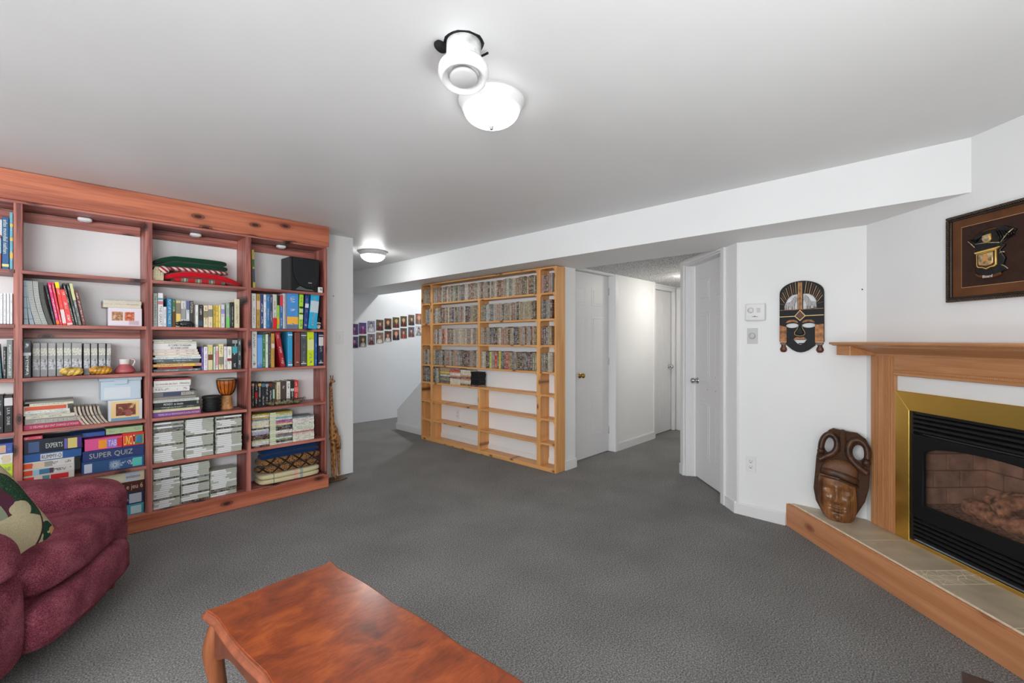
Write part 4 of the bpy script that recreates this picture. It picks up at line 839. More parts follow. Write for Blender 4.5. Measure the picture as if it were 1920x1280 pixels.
for nm, x0, x1 in MIX:
    w = x1 - x0
    for i, cn in enumerate(PILE[nm]):
        bm = bmesh.new(); add_box(bm, 0, w, 0, .135, 0, .0136, .002)
        o = obj('flat_disc_case', bm, CASEF); oc(o, tuple(min(255, c + random.randint(-8, 8)) for c in PAL[cn]), .1 if sum(PAL[cn]) > 380 else .9)
        o.location = (x0 + random.uniform(-.002, .002), 3.968 + random.uniform(0, .004), .4372 + .0140 * i)
        if nm == 'second': box('end_label', (.0, w * .26, -.0006, .001, .001, .0125), ink((206, 212, 180)), o)
        tag(o, '%s disc case, %s from top of %s mixed pile in red bookcase' % (cn, ordinal(len(PILE[nm]) - i), nm), 'disc case', 'mixed disc cases piled in the red bookcase')

# curved ring-bound notebooks at the left of the second shelf
def curved_book(name, xt0, xt1, xb0, xb1, h, z, mat, label, cat, tk, n=9):
    t = thing(name, label, cat, (xb0, 3.965, z), 0, 'curved notebooks leaning on the post')
    bm = bmesh.new(); A = []; 
    for k in range(n + 1):
        f = k / n; e = (1 - f) ** 1.9
        l = (xt0 + (xb0 - xt0) * e) - xb0; r = (xt1 + (xb1 - xt1) * e) - xb0
        A.append([bm.verts.new((x, y, f * h)) for x, y in ((l, 0), (r, 0), (r, .15), (l, .15))])
    for a, b in zip(A, A[1:]):
        for i in range(4): bm.faces.new((a[i], a[(i + 1) % 4], b[(i + 1) % 4], b[i]))
    bm.faces.new(A[0][::-1]); bm.faces.new(A[-1]); bmesh.ops.recalc_face_normals(bm, faces=bm.faces)
    obj('body', bm, mat, t)
    bm = bmesh.new()
    for k in range(tk):
        f = (k + .5) / tk; e = (1 - f) ** 1.9
        l = (xt0 + (xb0 - xt0) * e) - xb0; r = (xt1 + (xb1 - xt1) * e) - xb0
        add_box(bm, l + .0012, r - .0012, -.0012, .001, f * h - .0018, f * h + .0018)
    o = obj('comb_binding', bm, ink((90, 96, 90)), t); o['kind'] = 'stuff'
    return t
NB = plain('notebook_white', (206, 208, 202), .5); NBD = plain('notebook_dark', (70, 70, 66), .5); NBB = plain('booklet_blue_grey', (150, 164, 172), .5)
HN = .262
curved_book('notebook', -.068, -.058, -.066, -.046, HN, 1.3914, NBB, 'thin grey booklet hard against the post, curved, second shelf of red bookcase', 'notebook', 4)
curved_book('notebook', -.0575, -.0525, -.042, -.022, HN, 1.3914, NBB, 'thin blue grey booklet, second in the curved row, second shelf of red bookcase', 'notebook', 4)
curved_book('notebook', -.052, -.032, -.018, .010, HN, 1.3914, NB, 'white comb bound notebook, third in the curved row, second shelf of red bookcase', 'notebook', 34)
curved_book('notebook', -.029, -.008, .012, .034, HN, 1.3914, NB, 'white comb bound notebook, fourth in the curved row, second shelf of red bookcase', 'notebook', 34)
curved_book('notebook', -.005, .014, .037, .057, HN - .002, 1.3914, NBD, 'dark comb bound notebook with grey rings, last in the curved row', 'notebook', 28)

# small things on the shelves
def printed_box(name, label, cat, x0, x1, y0, y1, z0, z1, body, pics):
    o = box(name, (x0, x1, y0, y1, z0, z1), body, None, .003); tag(o, label, cat)
    for i, (a, b, c, d, m) in enumerate(pics): box('picture', (x0 + a * (x1 - x0), x0 + b * (x1 - x0), y0 - .0012 - .0003 * i, y0 + .001, z0 + c * (z1 - z0), z0 + d * (z1 - z0)), m, o)
    return o
F1 = food('salad_print', (110, 90, 50), (170, 110, 70), (206, 190, 150), 60); F2 = food('stew_print', (130, 50, 30), (196, 90, 50), (214, 160, 110), 55)
F3 = food('cake_print', (92, 40, 26), (130, 60, 40), (206, 180, 120), 40)
printed_box('recipe_box', 'white recipe card box with two food pictures, second shelf of red bookcase', 'box', .312, .486, 3.985, 4.12, 1.3913, 1.514, plain('lilac_white_card', (218, 210, 218), .4), ((.1, .42, .3, .78, F1), (.47, .76, .3, .78, F2), (.6, .9, .08, .3, plain('grey_pink_print', (190, 170, 180), .4))))
o = tag(box('hardback_book', (.288, .482, 3.99, 4.15, 1.5142, 1.536), plain('ivory_cover', (214, 206, 190), .5), None, .002), 'ivory book lying on the recipe card box, lower of two', 'book'); box('pages', (.291, .48, 3.989, 4.0, 1.518, 1.533), PAGES, o)
o = tag(box('hardback_book', (.288, .484, 3.99, 4.15, 1.5364, 1.562), plain('speckled_cover', (200, 196, 186), .5, noise_amt=.2, nscale=60), None, .002), 'speckled grey ivory book lying on top of the ivory one', 'book'); box('pages', (.292, .482, 3.989, 4.0, 1.54, 1.559), PAGES, o)
printed_box('recipe_box', 'white recipe box with a chocolate cake picture, fourth shelf of red bookcase', 'box', .312, .488, 3.99, 4.13, .7573, .896, plain('blue_white_card', (206, 212, 216), .4), ((.08, .9, .14, .93, plain('cake_plate_print', (226, 196, 140), .4)), (.22, .8, .24, .82, F3), (.08, .9, .0, .14, plain('blue_strip', (110, 150, 180), .4)), (.5, .66, .2, .5, plain('slice_print', (150, 84, 74), .4))))
t = thing('storage_bin', 'pale blue translucent plastic bin on the chocolate cake box', 'bin', (.377, 4.0, .8966))
BINM = plain('pale_blue_plastic', (186, 204, 216), .3)
bm = bmesh.new(); vs = add_box(bm, -.100, .106, 0, .15, 0, .128, .006, 2); obj('tub', bm, BINM, t); box('lid', (-.108, .110, -.006, .156, .128, .150), BINM, t, .004, 2); box('clip', (-.035, .035, -.009, -.004, .105, .14), BINM, t, .002); box('label_window', (-.085, .05, -.0012, .001, .012, .085), plain('pale_paper', (210, 218, 222), .5), t)
# fan of leaning magazines
for i in range(7):
    x = .188 + i * .018
    t = curved_book('magazine', x - .040, x - .030, x + .0015, x + .0155, .118 - .001 * i, .7573, plain('magazine_paper_%d' % (i % 3), ((190, 176, 160), (206, 192, 170), (170, 160, 146))[i % 3], .6), 'slumped thin magazine, %s of seven, between flat pile and cake box' % ORD[i], 'magazine', 1)
    t['group'] = 'slumped magazines'
# golden loaves
GOLD = plain('glazed_gold', (178, 128, 40), .22, noise_amt=.35, nscale=26, coat=.6)
GOLDP = plain('glazed_pale_gold', (196, 160, 80), .22, noise_amt=.35, nscale=26, coat=.6)
def loaf(label, x0, x1, zt, m, tw, ph):
    cx, L, hh = (x0 + x1) / 2, (x1 - x0) / 2, (zt - 1.073) / 2
    t = thing('glazed_loaf', label, 'ornament', (cx, 3.968, 1.0738), 0, 'glazed loaves')
    for s in range(3):
        pth = []; rad = []
        for k in range(29):
            u = k / 28 * 2 - 1; a = u * tw + s * 2 * PI / 3 + ph
            e = math.sqrt(max(0, 1 - u * u)) ** .8
            pth.append((u * L * .93, .004 + .016 * math.sin(a) * e, hh + .011 * math.cos(a) * e)); rad.append(.004 + .0145 * e)
        tube('strand', pth, rad, m, t, 10)
    return t
loaf('pale golden glazed braided loaf before the comic volumes', .083, .192, 1.127, GOLDP, 4.0, .3)
loaf('amber glazed braided loaf nearest the pink jug', .216, .332, 1.128, GOLD, 6.2, 1.1)
# jug
t = thing('jug', 'small pink squat jug with a white neck and ring handle', 'jug', (.400, 4.03, 1.0738))
PINKG = plain('pink_glaze', (178, 92, 96), .18, coat=.5)
lathe('body', [(0, 0), (.044, 0), (.055, .008), (.056, .016), (.047, .034), (.034, .052), (.029, .06), (.0, .06)], PINKG, t, 36)
lathe('neck', [(.0285, .058), (.028, .07), (.030, .088), (.032, .094), (.028, .094), (.026, .07), (.0, .066)], plain('white_glaze', (216, 208, 204), .15, coat=.5), t, 32)
tube('handle', spline([(.028, 0, .088), (.044, 0, .092), (.053, 0, .078), (.048, 0, .062), (.040, 0, .046)], 5), .005, plain('white_glaze', (216, 208, 204)), t, 8)
# black figurine before the books
t = thing('animal_figurine', 'small glossy black crouching animal figurine before the middle bay books', 'figurine', (.724, 3.957, 1.3918))
BG = plain('black_glaze', (26, 30, 30), .15, noise_amt=.5, nscale=60, coat=.5)
soft('body', (.005, 0, .024), (.044, .012, .022), 2.3, BG, t, 8, .003, 60, 2); soft('head', (-.040, -.001, .022), (.017, .011, .015), 2.2, BG, t, 6, .002, 60)
for x in (-.028, -.012, .024, .04): soft('foot', (x, -.004, .006), (.008, .006, .006), 2.2, BG, t, 4)
for y in (-.005, .006): soft('ear', (-.034, y, .036), (.004, .003, .006), 2, BG, t, 3)
tube('tail', spline([(.046, 0, .026), (.056, .0, .018), (.058, 0, .006)], 4), .003, BG, t, 6)
# drums
t = thing('drum', 'squat black carved drum on the fourth shelf of the red bookcase', 'drum', (.903, 4.02, .7578))
BD = plain('black_carved_wood', (20, 22, 22), .5, noise_amt=.5, nscale=60, bump=.6, bscale=70)
lathe('body', [(0, 0), (.054, 0), (.058, .01), (.056, .05), (.057, .09), (.058, .10), (0, .10)], BD, t, 36)
for z in (.03, .055, .08): lathe('carved_band', [(.057, z - .006), (.0615, z - .003), (.0615, z + .003), (.057, z + .006)], BD, t, 36)
lathe('rim', [(.058, .096), (.064, .099), (.065, .112), (.060, .118), (.054, .117), (.052, .113), (.0, .113)], plain('worn_black_rim', (34, 34, 30), .45), t, 36)
t = thing('djembe', 'small goblet shaped djembe drum with orange bowl and tan foot', 'drum', (1.012, 4.065, .7578))
lathe('foot', [(0, 0), (.047, 0), (.049, .008), (.044, .016), (.039, .05), (.036, .085), (.030, .112), (0, .112)], plain('tan_carved_wood', (184, 134, 84), .5, noise_amt=.18, nscale=50, bump=.5, bscale=60), t, 36)
lathe('bowl', [(0, .108), (.030, .110), (.046, .130), (.058, .165), (.064, .205), (.065, .232), (.0, .232)], plain('orange_stained_wood', (176, 92, 30), .35, noise_amt=.25, nscale=14), t, 40)
lathe('skin', [(.066, .222), (.067, .236), (.062, .241), (0, .241)], plain('drum_skin', (150, 140, 116), .6, noise_amt=.15), t, 36)
for z, r in ((.228, .068), (.112, .034)): tube('hoop', [(r * math.cos(a), r * math.sin(a), z) for a in [2 * PI * k / 28 for k in range(29)]], .0028, DARK, t, 6)
for k in range(14):
    a = 2 * PI * (k + .4) / 14
    tube('cord', [(r * math.cos(a), r * math.sin(a), z) for r, z in ((.0675, .228), (.066, .2), (.060, .162), (.048, .13), (.034, .112))], .0021, DARK, t, 5)
# speaker
t = thing('loudspeaker', 'black bookshelf loudspeaker with a curved grille, top shelf of red bookcase', 'speaker', (1.583, 3.965, 1.712), 0)
SPK = plain('black_speaker_vinyl', (22, 24, 25), .4); GRL = plain('speaker_grille', (30, 33, 34), .75, bump=.5, bscale=500)
box('cabinet', (-.128, .118, .022, .215, .0005, .292), SPK, t, .004)
box('front_baffle', (-.126, .116, .006, .022, .002, .290), SPK, t, .006, 2)
gp = [(-.112, .285), (.108, .285), (.112, .20), (.108, .12), (.09, .06), (.05, .03), (0, .032), (-.05, .055), (-.085, .10), (-.105, .17)]
shape('grille', gp, [], -.008, .008, GRL, t, .005)
shape('port_lip', [(-.085, .015), (.07, .008), (.05, .022), (0, .024), (-.05, .045)], [], -.001, .008, GREYP if False else plain('dark_grey_lip', (90, 92, 92), .4), t)
box('badge', (.015, .045, -.0095, -.007, .074, .081), CHROME, t)
t = thing('paper_tag_box', 'tiny white printed box before the loudspeaker', 'box', (1.705, 3.955, 1.7126))
box('carton', (-.018, .018, 0, .03, 0, .048), WHITEP, t, .002); box('print', (-.009, .010, -.001, .001, .02, .04), ink((170, 168, 164)), t); box('print', (.004, .008, -.0012, .001, .014, .036), ink((60, 60, 60)), t)
# gadget in the corner of the second shelf
t = thing('camera_pouch', 'crumpled silver and white pouch with a black strap beside the cyan binder', 'pouch', (1.700, 3.99, 1.3935))
soft('pouch', (-.004, 0, .032), (.032, .018, .030), 2.4, plain('silver_white_cloth', (190, 192, 194), .35, noise_amt=.2, nscale=40), t, 8, .008, 45)
tube('strap', spline([(-.03, -.018, .03), (-.01, -.026, .045), (.014, -.024, .03), (.006, -.022, .008)], 5), .004, DARK, t, 6)
soft('cap', (.012, .01, .085), (.016, .012, .024), 3, BLACKM, t, 5)
# wire basket
t = thing('wire_basket', 'dark wire basket with scrolled ends before the novels, fourth shelf', 'basket', (1.405, 3.955, .758))
WIR = plain('dark_bronze_wire', (84, 78, 62), .4, .6)
def ring(z, a, b): return [(a * math.cos(2 * PI * k / 32), .004 + b * math.sin(2 * PI * k / 32), z) for k in range(33)]
tube('rim', ring(.046, .155, .024), .0022, WIR, t, 6); tube('base_hoop', ring(.004, .115, .018), .0022, WIR, t, 6)
for k in range(26):
    a = 2 * PI * k / 26
    tube('rib', [(.115 * math.cos(a), .004 + .018 * math.sin(a), .004), (.142 * math.cos(a), .004 + .022 * math.sin(a), .022), (.155 * math.cos(a), .004 + .024 * math.sin(a), .046)], .0014, WIR, t, 5)
for s in (-1, 1): tube('scroll', [(s * (.158 + .014 * (1 - k / 20) * math.cos(k * .55)), .0, .040 + .018 * (1 - k / 20) * math.sin(k * .55)) for k in range(18)], .002, WIR, t, 6)
for i in range(5): soft('contents', (-.1 + .05 * i, .004, .022), (.026, .014, .015), 2.2, plain('dried_petals', (110, 104, 76), .8, noise_amt=.4, nscale=80), t, 6, .006, 60, i)

# folded cloths
def cloth(name, base, second=None, kind=None):
    m, nt, b = new_mat(name); tc = nd(nt, 'ShaderNodeTexCoord'); b.inputs['Roughness'].default_value = .95; b.inputs['Specular IOR Level'].default_value = .15
    b.inputs['Sheen Weight'].default_value = .15
    col = None
    sep = nd(nt, 'ShaderNodeSeparateXYZ'); link(nt, tc.outputs['Object'], sep.inputs[0])
    if kind == 'stripe':      # slanting red and white
        f = mth(nt, 'FRACT', mth(nt, 'ADD', mth(nt, 'MULTIPLY', sep.outputs['X'], 26), mth(nt, 'MULTIPLY', sep.outputs['Z'], 30))); col = mixc(nt, mth(nt, 'GREATER_THAN', f, .5), lin(base), lin(second))
    elif kind == 'plaid':
        f = mth(nt, 'FRACT', mth(nt, 'MULTIPLY', sep.outputs['X'], 12)); col = mixc(nt, mth(nt, 'GREATER_THAN', f, .52), lin(base), lin(second))
        g = mth(nt, 'FRACT', mth(nt, 'ADD', mth(nt, 'MULTIPLY', sep.outputs['X'], 12), .25)); col = mixc(nt, mth(nt, 'LESS_THAN', g, .06), col, lin((206, 196, 150)))
    elif kind == 'band':      # cream with pale bands in the middle
        f1 = mth(nt, 'COMPARE', sep.outputs['X'], .03, .016); f2 = mth(nt, 'COMPARE', sep.outputs['X'], .075, .012)
        col = mixc(nt, f2, mixc(nt, f1, lin(base), lin((214, 176, 160))), lin(second))
        f3 = mth(nt, 'COMPARE', sep.outputs['X'], -.145, .003); col = mixc(nt, f3, col, lin((120, 130, 110)))
    elif kind == 'lattice':   # dark trellis round ornamental lozenges
        a = mth(nt, 'ADD', mth(nt, 'MULTIPLY', sep.outputs['X'], 9), mth(nt, 'MULTIPLY', sep.outputs['Z'], 11)); c = mth(nt, 'SUBTRACT', mth(nt, 'MULTIPLY', sep.outputs['X'], 9), mth(nt, 'MULTIPLY', sep.outputs['Z'], 11))
        l1 = mth(nt, 'LESS_THAN', mth(nt, 'ABSOLUTE', mth(nt, 'SUBTRACT', mth(nt, 'FRACT', a), .5)), .09); l2 = mth(nt, 'LESS_THAN', mth(nt, 'ABSOLUTE', mth(nt, 'SUBTRACT', mth(nt, 'FRACT', c), .5)), .09)
        v = nd(nt, 'ShaderNodeTexVoronoi', feature='DISTANCE_TO_EDGE'); v.inputs['Scale'].default_value = 75; link(nt, tc.outputs['Object'], v.inputs['Vector'])
        orn = mixc(nt, mth(nt, 'GREATER_THAN', v.outputs['Distance'], .16), lin((150, 108, 62)), lin((66, 44, 30)))
        col = mixc(nt, mth(nt, 'MAXIMUM', l1, l2), orn, lin(base))
    n = nd(nt, 'ShaderNodeTexNoise'); n.inputs['Scale'].default_value = 260; link(nt, tc.outputs['Object'], n.inputs['Vector'])
    if col is None:
        r = ramp(nt, [(.3, lin(tuple(v * .8 for v in base))), (.7, lin(tuple(min(255, v * 1.15) for v in base)))]); link(nt, n.outputs['Fac'], r.inputs[0]); col = r.outputs[0]
    link(nt, col, b.inputs['Base Color'])
    bp_ = nd(nt, 'ShaderNodeBump'); bp_.inputs['Strength'].default_value = .5; bp_.inputs['Distance'].default_value = .003; link(nt, n.outputs['Fac'], bp_.inputs['Height']); link(nt, bp_.outputs[0], b.inputs['Normal'])
    return m
def folded(name, label, x0, x1, yf, dep, z0, z1, layers, mat, sag=None, p=5, lump=.004, cat='blanket'):
    t = thing(name, label, cat, ((x0 + x1) / 2, yf + dep / 2, z0), 0, 'folded cloths in the red bookcase')
    hh = (z1 - z0) / layers
    for i in range(layers):
        def fn(w, i=i):
            if sag: w = Vector((w.x, w.y, w.z + sag(w.x) * (1 if True else 0)))
            return w
        soft('fold', (random.uniform(-.004, .004), random.uniform(-.003, .003), hh * (i + .5)), ((x1 - x0) / 2, dep / 2, hh / 2 * 1.04), p, mat, t, 14, lump, 14, i * 3.1 + z0 * 10, fn)
    return t
folded('plaid_blanket', 'red and grey plaid cloth at the bottom of the top shelf pile', .66, 1.0, 3.975, .17, 1.7155, 1.752, 1, cloth('red_grey_plaid', (176, 34, 38), (112, 116, 106), 'plaid'), None, 4)
def sag_red(x): return -.055 * max(0, (x - .02) / .25) ** 1.6 if x > .02 else -.035 * max(0, (-x - .08) / .17) ** 1.4 if x < -.08 else 0
folded('red_cloth', 'bright red cloth draped over the plaid one, top shelf', .60, 1.098, 3.962, .19, 1.754, 1.800, 1, cloth('bright_red_fleece', (188, 18, 34)), sag_red, 4)
folded('striped_scarf', 'red and white striped knit between the green and red cloths', .60, 1.02, 3.972, .17, 1.797, 1.827, 1, cloth('red_white_stripe', (160, 34, 50), (214, 200, 190), 'stripe'), None, 3)
def sag_green(x): return -.04 * max(0, (-x - .10) / .13) ** 1.5
folded('green_fleece', 'dark green folded fleece topping the top shelf pile', .552, 1.005, 3.967, .185, 1.826, 1.902, 2, cloth('dark_green_fleece', (16, 62, 40)), sag_green, 4)
t = thing('fringed_end', 'cream fringe and striped roll hanging at the end of the scarf pile', 'scarf', (.575, 3.985, 1.712))
FR = cloth('cream_fringe', (206, 196, 166))
for i in range(13):
    x = -.030 + .0045 * i
    tube('fringe', spline([(x * .5, .0, .10), (x, -.012 - .002 * (i % 3), .065), (x * 1.05, -.012, .03), (x * 1.0, -.010, .004)], 4), .0038, FR, t, 5)
soft('roll', (.030, -.004, .082), (.032, .022, .026), 2.4, cloth('red_white_stripe_roll', (160, 34, 50), (214, 200, 190), 'stripe'), t, 8, .003, 40)
folded('cream_blanket', 'folded cream blanket with pale bands on the bottom shelf, end bay', 1.225, 1.715, 3.962, .195, .1195, .200, 2, cloth('cream_wool', (206, 196, 156), (160, 164, 160), 'band'), None, 5, .003)
folded('patterned_blanket', 'brown ornamental lattice blanket on the cream one', 1.215, 1.725, 3.965, .19, .201, .325, 2, cloth('brown_lattice', (38, 24, 18), None, 'lattice'), None, 3.4, .005)
folded('navy_cloth', 'folded navy blue cloth topping the bottom shelf pile', 1.245, 1.722, 3.968, .19, .326, .408, 2, cloth('navy_fleece', (14, 46, 90)), lambda x: -.02 * max(0, (-x - .1) / .14) ** 2, 4, .005)
# ------------------------------------------------------------------ pine rack of video cases (local x runs to the viewer's right)
RX, RY = 3.455, 4.950
rk = thing('media_rack', 'wide open pine rack of video cases on the white wall under the beam', 'rack', (RX, RY, 0), R(-90))
RD_ = .145
def rp(name, x0, x1, z0, z1, m, y0=0.0, y1=RD_, bev=.0015): return box(name, (x0, x1, y0, y1, z0, z1), m, rk, bev)
rp('side_panel', 0, .020, .002, 2.018, PINEZ); rp('side_panel', 2.217, 2.240, .002, 2.018, PINEZ)
rp('divider', .203, .247, .042, 2.0, PINEZ); rp('divider', 1.990, 2.037, .042, 2.0, PINEZ)
ZR = [1.766, 1.507, 1.247, .982, .758, .518, .278]
rp('top_board', .02, 2.217, 2.0, 2.018, PINEX); rp('bottom_board', .02, 2.217, .002, .042, PINEX)
for z in ZR:
    rp('shelf', .020, .203, z - .02, z, PINEX); rp('shelf', .247, 1.990, z - .02, z, PINEX); rp('shelf', 2.037, 2.217, z - .02, z, PINEX)
for a, b in ((.982, 1.226), (1.247, 1.487), (1.507, 1.746), (.278, .498), (.518, .738), (.042, .258)):
    rp('centre_post', 1.106, 1.140, a, b, PINEZ)
# curved corner brackets in the narrow bays and beside the dividers
def bracket_mesh(sx):
    r = .030; pts = [(0, 0), (sx * r, 0)] + [(sx * (r - r * math.sin(a)), -(r - r * math.cos(a)) * 1.0 - 0) for a in [R(x) for x in range(15, 90, 15)]] + [(0, -r)]
    bm = bmesh.new(); add_prism(bm, pts, 1, 0, .02); me = bpy.data.meshes.new('bracket'); bm.to_mesh(me); bm.free(); me.materials.append(PINEX); return me
BM = {1: bracket_mesh(1), -1: bracket_mesh(-1)}
for z in [2.0] + [z - .02 for z in ZR]:
    for x, s in ((.020, 1), (.203, -1), (2.037, 1), (2.217, -1), (.247, 1), (1.990, -1)):
        o = bpy.data.objects.new('bracket', BM[s]); COL.objects.link(o); o.parent = rk; o.location = (x, .0008, z)

DESAT = lambda c: tuple(int(.82 * (v * .7 + sum(c) / 3 * .3)) for v in c)
CP = {'beige': (186, 168, 132), 'cream': (216, 206, 176), 'dusty pink': (196, 142, 130), 'charcoal': (66, 64, 62), 'grey': (150, 148, 142), 'rust': (170, 98, 60), 'maroon': (110, 52, 48), 'olive': (140, 128, 82), 'slate': (104, 116, 122), 'tan': (190, 150, 100), 'ivory': (220, 214, 198), 'brown': (110, 84, 64)}
def pick(row):
    ks = list(CP); w = {1: (5, 5, 4, 2, 3, 2, 1, 3, 1, 4, 3, 2), 2: (4, 4, 3, 3, 5, 2, 1, 3, 3, 3, 3, 3), 3: (4, 4, 4, 3, 4, 3, 2, 2, 2, 3, 4, 3), 4: (3, 3, 2, 5, 3, 3, 2, 3, 3, 3, 3, 4), 5: (2, 4, 1, 3, 3, 2, 2, 3, 2, 2, 3, 2)}[row]
    return random.choices(ks, w)[0]
cm = {}
def case(x, w, z, h, cn, label, rgb=None, ink_=None):
    key = (round(w, 3), round(h, 3))
    if key not in cm:
        bm = bmesh.new(); add_box(bm, 0, w - .0006, 0, .108, 0, h, .0022); me = bpy.data.meshes.new('video_case'); bm.to_mesh(me); bm.free(); me.materials.append(CASEV); cm[key] = me
    o = bpy.data.objects.new('video_case', cm[key]); COL.objects.link(o)
    yo = .010 + random.uniform(0, .006)
    o.location = (RX + yo, RY - x, z + .0003); o.rotation_euler = (0, 0, R(-90))
    j_ = random.randint(-18, 18); c = rgb or tuple(max(0, min(255, v + j_ + random.randint(-6, 6))) for v in DESAT(CP[cn]))
    oc(o, c, ink_ if ink_ is not None else (.1 if sum(c) > 380 else .95))
    tag(o, label, 'video case', 'video cases standing in the pine rack')
    return o
SPECIAL = {(4, 'right', 6): ('lime green', (176, 196, 70)), (4, 'right', 9): ('bright red', (190, 40, 38)), (4, 'right', 11): ('bright yellow', (214, 186, 40)), (4, 'right', 15): ('crimson', (180, 50, 50)), (3, 'left', 9): ('orange', (206, 110, 40)), (2, 'left', 14): ('navy', (40, 54, 90))}
ROWN = {1: 'top', 2: 'second', 3: 'third', 4: 'fourth', 5: 'fifth'}
def fill(row, part, x0, x1, where):
    x = x0; i = 0; z = ZR[row - 1]
    while True:
        i += 1; w = random.choice((.024, .026, .027, .028, .028, .030, .033))
        if x + w > x1: break
        if (row, part, i) in SPECIAL: cn, rgb = SPECIAL[(row, part, i)]; w = max(w, .03)
        else: cn, rgb = pick(row), None
        if x + w > x1: break
        case(x, w, z, random.choice((.181, .184, .187, .190, .192)), cn, '%s video case, %s from the left, %s shelf of pine rack, %s' % (cn, ordinal(i), ROWN[row], where), rgb)
        x += w + .0004
fill(1, 'long', .250, 1.975, 'long bay')
for r in (2, 3, 4):
    fill(r, 'left', .250, 1.104, 'left long bay'); fill(r, 'right', 1.143, 1.984, 'right long bay')
for r in (1, 4, 5): fill(r, 'n', .024, .200, 'narrow left bay')
fill(2, 'n', .075, .200, 'narrow left bay')
for r in (1, 2, 3, 4): fill(r, 'm', 2.042, 2.196, 'narrow right bay')
fill(5, 'left', .252, .375, 'long bay')
# flat piles on the fifth shelf
FP = [('first', .385, .577, ['brown', 'charcoal', 'olive', 'slate', 'charcoal', 'ivory', 'olive', 'yellow', 'rust', 'tan', 'grey']),
      ('second', .585, .776, ['ivory', 'cream', 'ivory', 'cream', 'maroon', 'dusty pink', 'ivory', 'cream', 'red', 'red', 'slate']),
      ('third', .784, .962, ['brown', 'cream', 'ivory', 'dusty pink', 'maroon', 'tan', 'ivory', 'cream', 'ivory'])]
for nm, x0, x1, cols in FP:
    for i, cn in enumerate(cols):
        bm = bmesh.new(); th = .0182 if nm != 'third' else .0205
        add_box(bm, 0, x1 - x0, 0, .11, 0, th - .0004, .002); o = obj('flat_video_case', bm, CASEF)
        c = {'yellow': (214, 190, 80), 'red': (190, 50, 44)}.get(cn) or CP[cn]
        oc(o, c, .1 if sum(c) > 380 else .9); o.location = (RX + .010 + random.uniform(0, .006), RY - x0 - random.uniform(-.004, .004), ZR[4] + .0003 + th * i); o.rotation_euler = (0, 0, R(-90))
        tag(o, '%s video case, %s from top of %s flat pile in pine rack' % (cn, ordinal(len(cols) - i), nm), 'video case', 'video cases lying in the pine rack')
for i in range(9):
    bm = bmesh.new(); add_box(bm, 0, .146, 0, .10, 0, .0185, .002); o = obj('flat_video_case', bm, CASEF if i == 0 else BLACKM); oc(o, (90, 40, 50), .9)
    o.location = (RX + .015, RY - .970 - random.uniform(-.006, .006), ZR[4] + .0003 + .0188 * i); o.rotation_euler = (0, 0, R(-90))
    tag(o, ('maroon video case at the foot of the black pile in pine rack' if i == 0 else 'black video case, %s from top of the black pile in pine rack' % ordinal(9 - i)), 'video case', 'black pile in the pine rack')

# ------------------------------------------------------------------ portraits by the stairs
def portrait_mat(name, bg, skin, hair, cloth_, hx=.5, hy=.62, hs=1.0, vin=.5):
    m, nt, b = new_mat(name); tc = nd(nt, 'ShaderNodeTexCoord'); sep = nd(nt, 'ShaderNodeSeparateXYZ'); link(nt, tc.outputs['Generated'], sep.inputs[0])
    def ell(cx, cz, rx, rz):
        a = mth(nt, 'DIVIDE', mth(nt, 'SUBTRACT', sep.outputs['X'], cx), rx); c = mth(nt, 'DIVIDE', mth(nt, 'SUBTRACT', sep.outputs['Z'], cz), rz)
        return mth(nt, 'LESS_THAN', mth(nt, 'ADD', mth(nt, 'MULTIPLY', a, a), mth(nt, 'MULTIPLY', c, c)), 1.0)
    n = nd(nt, 'ShaderNodeTexNoise'); n.inputs['Scale'].default_value = 4; link(nt, tc.outputs['Generated'], n.inputs['Vector'])
    r = ramp(nt, [(.3, lin(tuple(v * .6 for v in bg))), (.7, lin(tuple(min(255, v * 1.35) for v in bg)))]); link(nt, n.outputs['Fac'], r.inputs[0])
    c = r.outputs[0]
    c = mixc(nt, ell(hx, .06, .40 * hs, .36 * hs), c, lin(cloth_)); c = mixc(nt, ell(hx, hy - .2 * hs, .08 * hs, .12 * hs), c, lin(tuple(v * .8 for v in skin)))
    c = mixc(nt, ell(hx, hy + .035 * hs, .205 * hs, .19 * hs), c, lin(hair)); c = mixc(nt, ell(hx, hy - .02 * hs, .15 * hs, .15 * hs), c, lin(skin)); c = mixc(nt, ell(hx, .1, .05, .14), c, lin(tuple(min(255, v * 1.5 + 20) for v in cloth_)))
    link(nt, c, b.inputs['Base Color']); b.inputs['Roughness'].default_value = .3
    return m
SK, PK2 = (206, 160, 128), (170, 120, 150)
